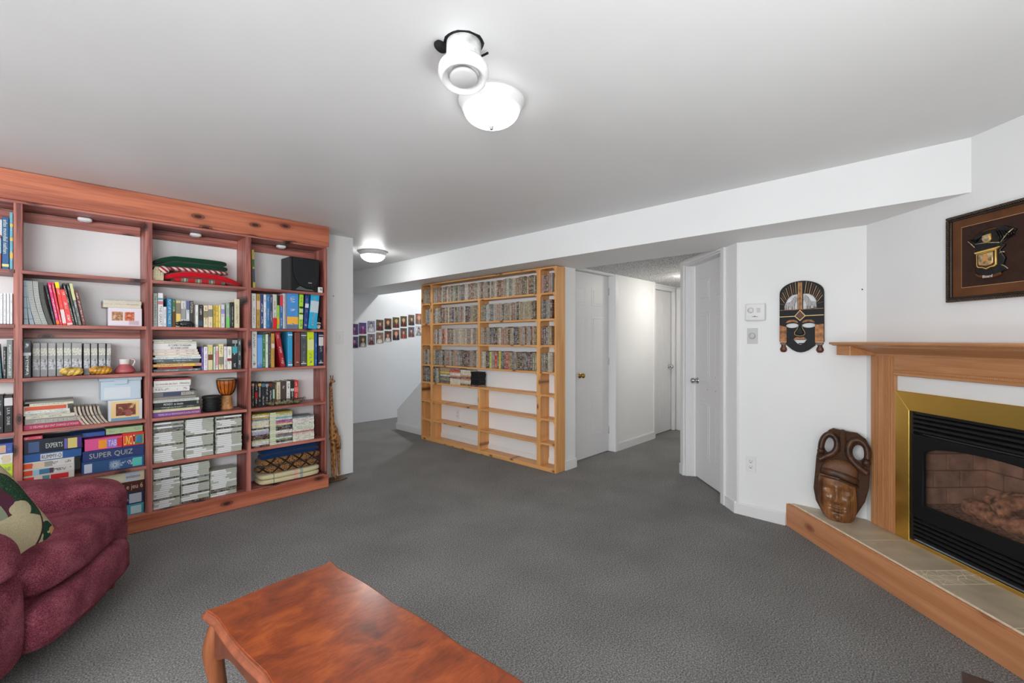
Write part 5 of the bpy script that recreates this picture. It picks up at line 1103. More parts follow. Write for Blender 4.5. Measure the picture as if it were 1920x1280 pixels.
PT = [ # top row then bottom row, from the partition towards the rack
 ('purple toned, two figures', (74, 54, 96), PK2, (50, 36, 60), (90, 50, 90)), ('purple toned, figure in magenta', (86, 66, 116), (180, 130, 170), (110, 60, 100), (120, 44, 90)),
 ('grey blue, dark haired figure in white', (130, 130, 150), (200, 180, 170), (30, 30, 36), (206, 200, 196)), ('brown, child in dark red', (90, 76, 60), SK, (110, 70, 40), (90, 36, 30)),
 ('brown, blond figure in black', (96, 64, 44), SK, (196, 160, 100), (40, 30, 30)), ('olive, long blond hair and maroon top', (84, 74, 50), SK, (206, 170, 80), (96, 34, 34)),
 ('olive, blond child in dark maroon', (80, 72, 54), SK, (206, 170, 90), (80, 30, 32)), ('brown, face tilted, dark patterned top', (96, 84, 66), (214, 180, 150), (90, 70, 50), (60, 44, 40)),
 ('tan, baby faced close view', (120, 90, 72), (214, 160, 130), (170, 110, 90), (120, 96, 84)),
 ('purple toned, dark clothed figure', (84, 66, 100), PK2, (50, 40, 60), (46, 30, 60)), ('green brown, child in pale grey', (64, 66, 44), SK, (150, 90, 50), (170, 160, 150)),
 ('blue grey, figure in dark maroon', (110, 106, 116), SK, (60, 40, 36), (90, 34, 30)), ('grey brown, figure in cream', (116, 98, 88), SK, (110, 80, 60), (214, 200, 180)),
 ('brown, red haired figure in white', (84, 62, 46), SK, (150, 70, 44), (206, 196, 190)), ('brown, big smiling face, dark top', (90, 74, 60), (214, 160, 130), (120, 70, 50), (56, 40, 40)),
 ('olive, red haired child in red', (86, 80, 66), SK, (140, 64, 44), (150, 60, 60)), ('blue grey, child in brown check', (90, 90, 106), SK, (60, 40, 34), (110, 70, 56)),
 ('white ground, figure in grey', (206, 206, 210), (196, 160, 140), (70, 50, 44), (140, 140, 140))]
PXW, PXZ = [(3.329, 3.445), (3.461, 3.583), (3.611, 3.733), (3.759, 3.886), (3.909, 4.035), (4.06, 4.184), (4.209, 4.332), (4.362, 4.483), (4.509, 4.639)], [[(1.379, 1.546), (1.395, 1.568), (1.427, 1.6), (1.451, 1.625), (1.474, 1.651), (1.503, 1.675), (1.527, 1.7), (1.551, 1.728), (1.578, 1.753)], [(1.175, 1.349), (1.19, 1.365), (1.223, 1.393), (1.246, 1.418), (1.271, 1.444), (1.296, 1.468), (1.324, 1.497), (1.351, 1.519), (1.379, 1.545)]]
for i, (lk, bg, sk, hr, cl) in enumerate(PT):
    c, r = i % 9, i // 9
    x0, x1 = PXW[c]; z0, z1 = PXZ[r][c]
    o = box('portrait_print', (-(x1 - x0) / 2, (x1 - x0) / 2, -.006, 0, -(z1 - z0) / 2, (z1 - z0) / 2), portrait_mat('portrait_print_%d' % i, bg, sk, hr, cl, .5 + random.uniform(-.05, .05), .60 + random.uniform(-.04, .04), random.uniform(.85, 1.1) if 'big' not in lk and 'baby' not in lk else 1.5), None, .001)
    o.location = ((x0 + x1) / 2, 6.628, (z0 + z1) / 2); o.rotation_euler = (0, R(random.uniform(-.7, .7)), 0)
    tag(o, 'small portrait print, %s, %s in the %s row' % (lk, ORD[c], ('upper', 'lower')[r]), 'photo', 'portrait prints in two rows by the stairs')

# ------------------------------------------------------------------ giraffe
def giraffe_mat():
    m, nt, b = new_mat('giraffe_wood'); tc = nd(nt, 'ShaderNodeTexCoord'); v = nd(nt, 'ShaderNodeTexVoronoi', feature='DISTANCE_TO_EDGE'); v.inputs['Scale'].default_value = 26; link(nt, tc.outputs['Object'], v.inputs['Vector'])
    n = nd(nt, 'ShaderNodeTexNoise'); n.inputs['Scale'].default_value = 20; link(nt, tc.outputs['Object'], n.inputs['Vector'])
    r = ramp(nt, [(.08, lin((176, 122, 68))), (.22, lin((120, 74, 40))), (.4, lin((78, 46, 26)))]); link(nt, mth(nt, 'ADD', v.outputs['Distance'], mth(nt, 'MULTIPLY', mth(nt, 'SUBTRACT', n.outputs['Fac'], .5), .3)), r.inputs[0])
    link(nt, r.outputs[0], b.inputs['Base Color']); b.inputs['Roughness'].default_value = .35; return m
GIR = giraffe_mat()
t = thing('giraffe_carving', 'tall slim carved wooden giraffe standing between bookcase end and white wall', 'figurine', (1.86, 4.07, 0))
gb = bmesh.new()
def skin_body(name, verts, edges, rad, mat, parent, lv=1):
    me = bpy.data.meshes.new(name); me.from_pydata(verts, edges, []); o = bpy.data.objects.new(name, me); COL.objects.link(o)
    md = o.modifiers.new('s', 'SKIN'); md.use_smooth_shade = True
    for v, r in zip(me.skin_vertices[0].data, rad): v.radius = (r, r) if not isinstance(r, tuple) else r
    me.skin_vertices[0].data[0].use_root = True
    s2 = o.modifiers.new('u', 'SUBSURF'); s2.levels = lv; s2.render_levels = lv
    ev = o.evaluated_get(bpy.context.evaluated_depsgraph_get()); nm = bpy.data.meshes.new_from_object(ev); bpy.data.objects.remove(o)
    nm.materials.clear(); nm.materials.append(mat); nm.shade_smooth(); nm.name = name
    q = bpy.data.objects.new(name, nm); COL.objects.link(q); q.parent = parent; return q
gb.free()
skin_body('body', [(.0, 0, .46), (.035, .012, .455), (.06, .02, .41), (.07, .024, .25), (.082, .03, .03), (.0, 0, .30), (-.002, -.005, .03), (.008, -.02, .28), (.010, -.05, .03), (.045, .04, .28), (.055, .055, .03), (-.004, -.002, .60), (-.012, -.004, .78), (-.016, -.005, .90), (-.004, -.012, .925), (.018, -.028, .915)],
          [(0, 1), (1, 2), (2, 3), (3, 4), (0, 5), (5, 6), (0, 7), (7, 8), (2, 9), (9, 10), (0, 11), (11, 12), (12, 13), (13, 14), (14, 15)],
          [.030, .032, .028, .014, .010, .015, .011, .014, .010, .013, .010, .022, .016, .014, .018, .010], GIR, t, 1)
tube('horn', [(-.012, -.004, .935), (-.016, .0, .975)], [.004, .005], GIR, t, 6); tube('horn', [(.0, -.012, .935), (.002, -.01, .972)], [.004, .005], GIR, t, 6)
for s in (-1, 1): soft('ear', (-.018 + .022 * (s > 0), .006 * s, .935), (.010, .004, .006), 2, GIR, t, 3)
soft('base', (.035, -.005, .010), (.105, .052, .010), 3, plain('dark_carved_base', (92, 62, 44), .4, noise_amt=.2), t, 8, .004, 20)
tube('tail', [(.085, .03, .40), (.098, .034, .33), (.096, .034, .27)], [.004, .003, .006], GIR, t, 6)

# ------------------------------------------------------------------ zebra mask on the wall (local x to the right, z up from the chin)
mk = thing('zebra_mask', 'flat black and bronze carved wall mask with two zebras in the crown', 'mask', (3.612, .702, 1.213), R(-90))
MBLK = plain('mask_black_paint', (24, 24, 27), .5, spec=.2); MBRZ = plain('mask_bronze', (120, 78, 44), .4, .3, noise_amt=.35, nscale=40); MGOLD = plain('mask_gold_line', (206, 176, 116), .4, .2); MMAR = plain('mask_maroon', (84, 40, 26), .4)
def mpx(px, py): return ((px - 460) * .000448, (1140 - py) * .000513)
arc = [mpx(460 - 290 * math.cos(a), 345 - 160 * math.sin(a)) for a in [R(x) for x in range(0, 181, 10)]]
outl = [mpx(168, 1000)] + arc + [mpx(752, 1000), mpx(640, 1000), mpx(640, 1045), mpx(560, 1105), mpx(500, 1132), mpx(450, 1140), mpx(400, 1132), mpx(340, 1105), mpx(268, 1045), mpx(268, 1000)]
hL = [mpx(*p) for p in ((235, 562), (242, 480), (280, 412), (335, 368), (412, 356), (412, 565))]; hR = [mpx(*p) for p in ((480, 356), (560, 362), (620, 398), (655, 455), (668, 550), (480, 563))]
eL = [mpx(340 - 86 * math.cos(a), 778 - (30 if math.sin(a) > 0 else 34) * math.sin(a)) for a in [R(x) for x in range(0, 360, 18)]]
eR = [mpx(558 - 90 * math.cos(a), 778 - (30 if math.sin(a) > 0 else 34) * math.sin(a)) for a in [R(x) for x in range(0, 360, 18)]]
mo = [mpx(*p) for p in ((355, 968), (445, 972), (535, 968), (505, 1005), (480, 1026), (450, 1038), (415, 1026), (388, 1005))]
shape('mask_board', outl, [hL, hR, eL, eR, mo], -.018, -.004, MBLK, mk, .002)
def strip(name, p, q, wd, m, y=-.0215):
    a, b = Vector(mpx(*p)), Vector(mpx(*q)); d = (b - a).normalized(); n = Vector((-d.y, d.x)) * wd / 2
    return prism(name, [tuple(a + n), tuple(b + n), tuple(b - n), tuple(a - n)], 1, y, -.017, m, mk)
strip('centre_bar', (447, 205), (447, 570), .020, MBRZ, -.022); strip('bar_edge', (424, 210), (424, 560), .0025, MGOLD); strip('bar_edge', (470, 210), (470, 560), .0025, MGOLD)
for k in range(23):
    a = R(8 + k * 7.4)
    if 83 < 8 + k * 7.4 < 97: continue
    ca, sa = math.cos(a), math.sin(a)
    ri = mpx(455 - 222 * ca, 520 - 172 * sa) ; ro = mpx(460 - 286 * ca, 470 - 282 * sa if sa > .2 else 520 - 260 * sa)
    a_, b_ = Vector(ri), Vector(ro); d = (b_ - a_).normalized(); n = Vector((-d.y, d.x)) * .0009
    prism('ray', [tuple(a_ + n), tuple(b_ + n), tuple(b_ - n), tuple(a_ - n)], 1, -.0205, -.017, MGOLD if k % 2 else MBRZ, mk)
strip('brow_band', (172, 570), (748, 562), .004, MBRZ); strip('gold_line', (172, 660), (380, 656), .0045, MGOLD); strip('gold_line', (520, 652), (748, 648), .0045, MGOLD)
dm = [(447, 572), (522, 652), (447, 720), (372, 656)]
shape('diamond_edge', [mpx(*p) for p in dm], [], -.0225, -.016, MGOLD, mk); shape('diamond', [mpx(447 + (x - 447) * .82, 648 + (y - 648) * .82) for x, y in dm], [], -.025, -.016, MMAR, mk)
for cx in (340, 555):
    pts = [mpx(cx - 82 * math.cos(a), 745 - 42 * math.sin(a)) for a in [R(x) for x in range(0, 181, 15)]] + [mpx(cx + 60, 742), mpx(cx, 728), mpx(cx - 60, 742)]
    shape('eyebrow', pts, [], -.021, -.016, MBRZ, mk)
nose = [mpx(*p) for p in ((425, 790), (400, 840), (372, 872), (375, 900), (400, 915), (445, 922), (490, 915), (512, 890), (505, 862), (482, 825), (470, 790))]
tube('nose_line', [(x, -.0185, z) for x, z in nose], .0016, MGOLD, mk, 5)
shape('nose', [mpx(*p) for p in ((440, 790), (400, 850), (385, 890), (445, 908), (500, 888), (480, 840), (458, 790))], [], -.026, -.016, MBLK, mk, .004)
lip = [mpx(*p) for p in ((360, 962), (400, 935), (430, 938), (447, 944), (465, 936), (495, 932), (535, 962), (445, 968))]
shape('upper_lip', lip, [], -.022, -.016, MBRZ, mk); box('tooth', (-.016, .012, -.012, -.006, (1140 - 1026) * .000513, (1140 - 1014) * .000513), MBLK, mk)
for a, b in ((172, 268), (640, 748)):
    shape('ear_panel', [mpx(a, 772), mpx(b if a < 400 else b, 800 if a < 400 else 765), mpx(b, 990), mpx(a, 990)], [], -.022, -.016, MBRZ, mk); strip('gold_line', (a, 1000), (b, 998), .004, MGOLD)
    c = mpx((a + b) / 2 - (2 if a < 400 else -2), 1070)
    lathe('ear_drop', [(0, -.037), (.014, -.034), (.0215, -.022), (.021, -.010), (.014, .004), (.013, .012), (.021, .024), (.021, .032), (0, .034)], plain('mask_drop_brown', (86, 50, 34), .3, noise_amt=.3, nscale=30), mk, 20, (c[0], -.011, c[1]), 'z').scale = (1, .5, 1)
    shape('drop_neck', [mpx(a + 4, 1000), mpx(b - 4, 1000), mpx(b - 20, 1040), mpx(a + 20, 1040)], [], -.016, -.006, plain('mask_drop_brown', (86, 50, 34)), mk)
def zebra_mat():
    m, nt, b = new_mat('zebra_stripes'); tc = nd(nt, 'ShaderNodeTexCoord'); w = nd(nt, 'ShaderNodeTexWave'); w.inputs['Scale'].default_value = 62; w.inputs['Distortion'].default_value = 5; w.inputs['Detail Scale'].default_value = 1.5
    link(nt, tc.outputs['Object'], w.inputs['Vector']); r = ramp(nt, [(.42, lin((40, 40, 42))), (.56, lin((214, 212, 208)))]); link(nt, w.outputs['Fac'], r.inputs[0]); link(nt, r.outputs[0], b.inputs['Base Color']); return m
ZM = zebra_mat()
zb = [(240, 565), (238, 520), (245, 490), (265, 470), (310, 466), (330, 450), (345, 415), (362, 400), (378, 384), (388, 400), (402, 418), (413, 436), (408, 446), (395, 442), (388, 452), (375, 480), (368, 510), (366, 565), (350, 565), (350, 528), (338, 528), (336, 565), (322, 565), (318, 524), (300, 520), (290, 524), (284, 565), (270, 565), (268, 530), (256, 534), (254, 565)]
shape('zebra', [mpx(*p) for p in zb], [], -.0165, -.006, ZM, mk); shape('zebra', [mpx(895 - p[0], p[1] - 6) for p in zb][::-1], [], -.0165, -.006, ZM, mk)

# ------------------------------------------------------------------ plaque on the fireplace wall
def fwall(s, z, out=0.0):    # point on the fireplace wall: s to the right from the corner
    return (FX - s * .70711 - out * .70711, FY - s * .70711 + out * .70711, z)
pq = thing('coat_of_arms_plaque', 'square brown suede coat of arms plaque in a dark rope moulded frame', 'plaque', fwall(.531, 1.490, .001), R(-135))
PW, PH = .436, .433
PF = wood('dark_frame_wood', (46, 34, 26), (20, 16, 14), 0, None, .3, 2)
def rope_mat():
    m, nt, b = new_mat('rope_moulding'); tc = nd(nt, 'ShaderNodeTexCoord'); w = nd(nt, 'ShaderNodeTexWave', bands_direction='DIAGONAL'); w.inputs['Scale'].default_value = 60; link(nt, tc.outputs['Object'], w.inputs['Vector'])
    r = ramp(nt, [(.3, lin((16, 13, 12))), (.8, lin((92, 66, 40)))]); link(nt, w.outputs['Fac'], r.inputs[0]); link(nt, r.outputs[0], b.inputs['Base Color']); b.inputs['Roughness'].default_value = .3
    bp_ = nd(nt, 'ShaderNodeBump'); bp_.inputs['Strength'].default_value = .8; bp_.inputs['Distance'].default_value = .003; link(nt, w.outputs['Fac'], bp_.inputs['Height']); link(nt, bp_.outputs[0], b.inputs['Normal']); return m
ROPE = rope_mat()
for a, b, c, d in ((0, PW, 0, .014), (0, PW, PH - .014, PH), (0, .014, .014, PH - .014), (PW - .014, PW, .014, PH - .014)):
    box('rope_moulding', (a, b, -.024, 0, c, d), ROPE, pq, .004, 2)
for a, b, c, d in ((.014, PW - .014, .014, .024), (.014, PW - .014, PH - .024, PH - .014), (.014, .024, .024, PH - .024), (PW - .024, PW - .014, .024, PH - .024)):
    box('inner_moulding', (a, b, -.018, 0, c, d), PF, pq, .002)
box('border_mat', (.024, PW - .024, -.009, 0, .024, PH - .024), plain('brown_suede_border', (96, 60, 36), .9, noise_amt=.12, nscale=8), pq)
box('gold_fillet', (.068, PW - .068, -.0095, -.002, .068, PH - .062), plain('gold_fillet', (206, 166, 116), .4), pq)
box('suede_panel', (.070, PW - .070, -.0102, -.002, .070, PH - .064), plain('dark_suede', (56, 36, 28), .95, noise_amt=.12, nscale=30), pq)
BKL = plain('black_relief', (18, 16, 16), .3, noise_amt=.4, nscale=60); GLD = plain('gold_relief', (220, 180, 100), .25, .6); PEW = plain('pewter_relief', (160, 146, 120), .35, .4, noise_amt=.35, nscale=70)
def q2(px, py): return (.068 + (px - 215) * (PW - .136) / 690.0, .068 + (1040 - py + (px - 215) * -.105 + 72) * (PH - .130) / 800.0)
def qs(name, pts, y0, y1, m, bev=.002): return shape(name, [q2(*p) for p in pts], [], y0, y1, m, pq, bev)
qs('mantling', [(330, 520), (400, 440), (470, 395), (560, 375), (690, 375), (790, 430), (740, 500), (650, 580), (690, 600), (640, 660), (690, 760), (660, 860), (720, 890), (660, 920), (640, 960), (540, 990), (440, 960), (385, 900), (400, 760), (370, 640), (400, 600)], -.022, -.010, BKL, .004)
for k, (p, q_) in enumerate((((320, 515), (390, 600)), ((650, 570), (770, 420)), ((660, 840), (722, 892)), ((400, 560), (640, 570)), ((640, 700), (690, 690)))):
    a, b = q2(*p), q2(*q_); tube('flourish', [(a[0], -.024, a[1]), ((a[0] + b[0]) / 2, -.027, (a[1] + b[1]) / 2 + .004), (b[0], -.024, b[1])], .0022, PEW, pq, 6)
for k in range(7):
    a = q2(640 + 22 * k, 560 - 10 * k); b = q2(600 + 28 * k, 420 + 4 * k); tube('feather', [(a[0], -.022, a[1]), ((a[0] + b[0]) / 2 + .006, -.027, (a[1] + b[1]) / 2), (b[0], -.022, b[1])], .003, BKL, pq, 6)
    a = q2(400 - 8 * k, 540 - 6 * k); b = q2(470 - 16 * k, 450 + 8 * k); tube('feather', [(a[0], -.022, a[1]), ((a[0] + b[0]) / 2 - .006, -.027, (a[1] + b[1]) / 2), (b[0], -.022, b[1])], .003, BKL, pq, 6)
qs('small_shield_edge', [(475, 465), (560, 445), (560, 520), (545, 545), (515, 556), (485, 542), (473, 515)], -.029, -.018, GLD); qs('small_shield', [(482, 475), (552, 456), (552, 516), (540, 536), (515, 546), (490, 535), (481, 511)], -.031, -.018, PEW)
qs('crest_top_band', [(470, 400), (610, 380), (608, 396), (472, 418)], -.026, -.018, plain('bronze_band', (96, 56, 32), .4, .3))
qs('gold_bar', [(392, 668), (650, 615), (640, 630), (620, 648), (410, 690)], -.031, -.018, GLD)
sh = [(412, 690), (615, 648), (615, 830), (600, 855), (560, 862), (515, 888), (475, 868), (430, 866), (414, 840)]
qs('shield_edge', sh, -.028, -.018, GLD); qs('shield_field', [(425, 698), (603, 660), (603, 822), (590, 842), (556, 850), (515, 872), (480, 856), (440, 852), (427, 832)], -.030, -.018, plain('shield_brown', (70, 42, 24), .4))
qs('inner_edge', [(440, 702), (590, 672), (590, 810), (575, 830), (515, 842), (450, 832), (440, 815)], -.0315, -.02, GLD); qs('inner_shield', [(446, 708), (584, 680), (584, 806), (570, 823), (515, 834), (456, 825), (446, 811)], -.033, -.02, PEW)
lion = [(470, 815), (490, 790), (500, 765), (480, 760), (470, 745), (495, 745), (505, 725), (500, 705), (520, 695), (540, 705), (535, 725), (560, 715), (570, 725), (545, 745), (540, 765), (560, 785), (565, 812), (545, 812), (540, 795), (520, 785), (505, 800), (500, 818)]
qs('lion', lion, -.036, -.03, plain('copper_lion', (206, 150, 90), .3, .4), .001)
bn = [(400, 930), (440, 955), (520, 962), (600, 950), (650, 925), (655, 955), (600, 985), (520, 995), (440, 985), (405, 960)]
qs('banner', bn, -.026, -.010, plain('banner_brown', (92, 52, 32), .4)); a = q2(528, 972); text(pq, 'Bizard', a[0], a[1], .042, .013, -.0268, plain('white_letters', (226, 222, 214), .4))

# ------------------------------------------------------------------ carved wooden face leaning in the corner
CW = plain('carved_dark_wood', (66, 42, 28), .32, noise_amt=.3, nscale=24, bump=.35, bscale=140)
def ribbed():
    m, nt, b = new_mat('ribbed_dark_wood'); tc = nd(nt, 'ShaderNodeTexCoord'); w = nd(nt, 'ShaderNodeTexWave', bands_direction='Z'); w.inputs['Scale'].default_value = 70; w.inputs['Distortion'].default_value = .6; link(nt, tc.outputs['Object'], w.inputs['Vector'])
    r = ramp(nt, [(.2, lin((44, 28, 20))), (.8, lin((104, 70, 46)))]); link(nt, w.outputs['Fac'], r.inputs[0]); link(nt, r.outputs[0], b.inputs['Base Color']); b.inputs['Roughness'].default_value = .35
    bp_ = nd(nt, 'ShaderNodeBump'); bp_.inputs['Strength'].default_value = .9; bp_.inputs['Distance'].default_value = .003; link(nt, w.outputs['Fac'], bp_.inputs['Height']); link(nt, bp_.outputs[0], b.inputs['Normal']); return m
RIB = ribbed()
FACE = wood('polished_face_wood', (156, 104, 62), (64, 38, 24), 2, (30, 18, 14), .22, .8, 1.0, .9)
cf = thing('carved_face', 'dark carved wooden face with looped horns leaning on the wall by the mantel', 'carving', (3.510, .470, .1585), R(-84))
lean = bpy.data.objects.new('x', None); bpy.data.objects.remove(lean)
K = .00058
def cp(px, py): return ((px - 345) * K, (1122 - py) * K)
LEAN = R(-5.5)
def cpart(o): o.rotation_euler = (LEAN, 0, 0); return o
out = [(190, 1085), (120, 950), (98, 820), (108, 680), (122, 462), (134, 400), (150, 360), (165, 285), (190, 215), (240, 157), (275, 135), (370, 150), (490, 162), (560, 217), (600, 300), (608, 385), (596, 500), (598, 560), (590, 720), (555, 880), (475, 1045), (410, 1122), (300, 1120)]
hl = [cp(243 + 50 * math.cos(a), 328 + 84 * math.sin(a)) for a in [R(x) for x in range(0, 360, 20)]]; hr = [cp(500 + 52 * math.cos(a), 372 + 82 * math.sin(a)) for a in [R(x) for x in range(0, 360, 20)]]
cpart(shape('back_board', [cp(*p) for p in out], [hl, hr], -.032, 0, RIB, cf, .006))
def horn(pts, r=.018):
    return cpart(tube('horn', spline([(cp(*p)[0], -.038, cp(*p)[1]) for p in pts], 6), r, CW, cf, 12))
horn([(150, 500), (215, 450), (275, 410), (308, 350), (312, 280), (285, 222), (240, 205), (200, 240), (175, 300), (165, 375)]); cpart(soft('horn_ball', (cp(165, 400)[0], -.034, cp(165, 400)[1]), (.021, .02, .021), 2, CW, cf, 6))
horn([(575, 580), (510, 530), (450, 470), (415, 400), (415, 320), (445, 255), (500, 238), (550, 275), (575, 340), (574, 430)]); cpart(soft('horn_ball', (cp(566, 468)[0], -.034, cp(566, 468)[1]), (.023, .02, .026), 2, CW, cf, 6))
cpart(soft('crest', (cp(362, 260)[0], -.028, cp(362, 260)[1]), (.020, .012, .070), 3, RIB, cf, 8))
def netted():
    m, nt, b = new_mat('netted_cap_wood'); tc = nd(nt, 'ShaderNodeTexCoord'); sep = nd(nt, 'ShaderNodeSeparateXYZ'); link(nt, tc.outputs['Object'], sep.inputs[0])
    a = mth(nt, 'FRACT', mth(nt, 'MULTIPLY', mth(nt, 'ADD', sep.outputs['X'], sep.outputs['Z']), 95)); c = mth(nt, 'FRACT', mth(nt, 'MULTIPLY', mth(nt, 'SUBTRACT', sep.outputs['X'], sep.outputs['Z']), 95))
    l = mth(nt, 'MINIMUM', mth(nt, 'ABSOLUTE', mth(nt, 'SUBTRACT', a, .5)), mth(nt, 'ABSOLUTE', mth(nt, 'SUBTRACT', c, .5)))
    r = ramp(nt, [(.06, lin((44, 28, 18))), (.2, lin((132, 90, 56)))]); link(nt, l, r.inputs[0]); link(nt, r.outputs[0], b.inputs['Base Color']); b.inputs['Roughness'].default_value = .35
    bp_ = nd(nt, 'ShaderNodeBump'); bp_.inputs['Strength'].default_value = .8; bp_.inputs['Distance'].default_value = .003; link(nt, l, bp_.inputs['Height']); link(nt, bp_.outputs[0], b.inputs['Normal']); return m
a = cp(335, 600); cpart(soft('cap', (a[0], -.030, a[1]), (.096, .050, .080), 2.1, netted(), cf, 12))
a = cp(332, 628)
cpart(soft('cap_band', (a[0], -.030, a[1]), (.099, .058, .036), 2.6, CW, cf, 14, 0, 6, 0, lambda w: Vector((w.x, w.y, w.z - .20 * w.x - 1.1 * w.x * w.x)))); cpart(soft('band_edge', (a[0], -.031, a[1] - .030), (.101, .061, .010), 2.6, RIB, cf, 12, 0, 6, 0, lambda w: Vector((w.x, w.y, w.z - .20 * w.x - 1.1 * w.x * w.x))))
# the face: a relief of brow, eyes, nose, lips and chin
bm = bmesh.new(); NX, NZ = 60, 76; V = {}
def gs(x, z, cx, cz, sx, sz): return math.exp(-(((x - cx) / sx) ** 2 + ((z - cz) / sz) ** 2))
def relief(x, z):  # x in -1..1, z in -1 (chin) .. 1 (brow)
    h = .066 * math.sqrt(max(0, 1 - .78 * x * x - .26 * z * z))
    h += .010 * gs(x, z, 0, .62, .75, .16)                                   # brow
    h += .021 * gs(x, z, 0, .18, .13, .30) + .019 * gs(x, z, 0, -.06, .20, .12) + .009 * (gs(x, z, -.2, -.08, .09, .08) + gs(x, z, .2, -.08, .09, .08))   # nose
    for s in (-1, 1):
        h -= .015 * gs(x, z, s * .44, .37, .22, .13); h += .009 * gs(x, z, s * .44, .35, .17, .065); h -= .0035 * gs(x, z, s * .44, .345, .2, .014)
        h += .008 * gs(x, z, s * .55, .02, .26, .2); h -= .006 * gs(x, z, s * .34, -.3, .09, .2)
    h += .013 * gs(x, z, 0, -.37, .27, .055) + .013 * gs(x, z, 0, -.50, .24, .06) - .011 * gs(x, z, 0, -.435, .33, .022)
    h -= .006 * gs(x, z, 0, -.64, .28, .06); h += .013 * gs(x, z, 0, -.82, .26, .13); h -= .004 * gs(x, z, 0, -.26, .05, .07)
    return h
for i in range(NX + 1):
    for j in range(NZ + 1):
        u, v = i / NX * 2 - 1, j / NZ * 2 - 1
        wd_ = math.sqrt(max(0, 1 - max(0, (-v - .1)) ** 2 * .72)) * (1 - .05 * max(0, v))
        px = 316 + u * 172 * wd_ + 10 * v * -1; py = 885 - v * 232 + u * 12
        a = cp(px, py); V[i, j] = bm.verts.new((a[0], -.024 - relief(u, v), a[1]))
for i in range(NX):
    for j in range(NZ): bm.faces.new((V[i, j], V[i + 1, j], V[i + 1, j + 1], V[i, j + 1]))
ed = [e for e in bm.edges if e.is_boundary]; r = bmesh.ops.extrude_edge_only(bm, edges=ed)
for v in [g for g in r['geom'] if isinstance(g, bmesh.types.BMVert)]: v.co.y = -.02
bmesh.ops.recalc_face_normals(bm, faces=bm.faces)
cpart(obj('face', bm, FACE, cf, True))
# ------------------------------------------------------------------ fireplace: mantel, insert, hearth (local x to the right, -y into the room)
def fthing(name, label, cat): return thing(name, label, cat, (FX - .002, FY, 0), R(-135))
FZ = .166
mt = fthing('mantel', 'oak mantelpiece with fluted pilasters round the brass framed fire', 'mantel')
def mold(name, prof, x0, x1, mat, parent):       # prof: (out, z) polygon run along x
    return prism(name, [(-o, z) for o, z in prof], 0, x0, x1, mat, parent)
for k, x0 in enumerate((.050, 1.235)):
    x1 = x0 + .174
    box('pilaster', (x0, x1, -.016, -.001, FZ, 1.206), OAKZ, mt, .002)
    for a, b in ((.022, .036), (.040, .046), (.088, .1), (.104, .112), (.118, .126), (.132, .14), (.150, .158)):
        box('flute_bead', (x0 + a, x0 + b, -.021, -.014, FZ + .002, 1.204), OAKZ, mt, .003, 2)
    bm = bmesh.new()
    for i in range(130): add_box(bm, x0 + .046 + .0005, x0 + .058, -.020, -.014, FZ + .004 + .008 * i, FZ + .010 + .008 * i)
    o = obj('rope_bead', bm, OAKZ, mt); o['kind'] = 'stuff'
box('frieze', (.224, 1.235, -.018, -.001, 1.092, 1.206), OAKX, mt, .002)
mold('frieze_bead', [(.017, 1.128), (.024, 1.126), (.026, 1.12), (.022, 1.114), (.026, 1.108), (.024, 1.097), (.017, 1.093)], .224, 1.235, OAKX, mt)
bm = bmesh.new()
for i in range(125): add_box(bm, .225 + .008 * i, .231 + .008 * i, -.0275, -.02, 1.114, 1.122)
o = obj('rope_bead', bm, OAKX, mt); o['kind'] = 'stuff'
mold('crown', [(.0, 1.203), (.022, 1.203), (.028, 1.214), (.040, 1.220), (.070, 1.228), (.120, 1.242), (.165, 1.254), (.172, 1.262), (.0, 1.262)], .075, 1.50, OAKX, mt)
box('end_block', (-.012, .10, -.186, -.001, 1.204, 1.262), OAKX, mt, .002)
mold('shelf', [(.0, 1.262), (.190, 1.262), (.198, 1.266), (.205, 1.269), (.215, 1.271), (.219, 1.278), (.215, 1.284), (.0, 1.286)], -.035, 1.53, OAKX, mt)

ins = fthing('gas_fire', 'black gas fire insert with louvres, arched glass door and wide brass trim', 'fireplace')
B0, B1, BT = .228, 1.231, 1.006        # outer brass
def brass(name, pts): 
    bm = bmesh.new(); add_prism(bm, pts, 1, -.020, -.004); bmesh.ops.bevel(bm, geom=[e for e in bm.edges], offset=.002, segments=1, affect='EDGES'); return obj(name, bm, BRASS, ins)
brass('brass_trim', [(B0, FZ + .002), (B0, BT), (.318, .902), (.318, FZ + .002)]); brass('brass_trim', [(B1, FZ + .002), (1.141, FZ + .002), (1.141, .902), (B1, BT)]); brass('brass_trim', [(B0, BT), (B1, BT), (1.141, .902), (.318, .902)])
box('brass_sill', (.318, 1.141, -.020, -.004, FZ + .001, .186), BRASS, ins, .002)
def slat(z, dz=.012): 
    return prism('slat', [(-.012, z - dz / 2), (-.002, z - dz * .9), (.022, z - dz), (.022, z + dz * .2), (-.004, z + dz * .75), (-.011, z + dz * .45)], 0, .335, 1.124, BLACKM, ins)
for z in (.798, .823, .848, .873): slat(z)
for z in (.203, .227, .251, .275, .299): slat(z)
for x in (.322, 1.137): box('cheek', (x - .003, x + .013 * (1 if x < .7 else -1) if x < .7 else x + .003, -.010, .05, .188, .90), BLACKM, ins) if x < .7 else box('cheek', (x - .013, x + .003, -.010, .05, .188, .90), BLACKM, ins)
box('louvre_back', (.33, 1.13, .030, .034, .777, .902), DARK, ins); box('louvre_back', (.33, 1.13, .030, .034, .186, .315), DARK, ins)
box('top_lip', (.325, 1.134, -.008, .03, .886, .902), BLACKM, ins, .002)
gc, gw = .73, .335
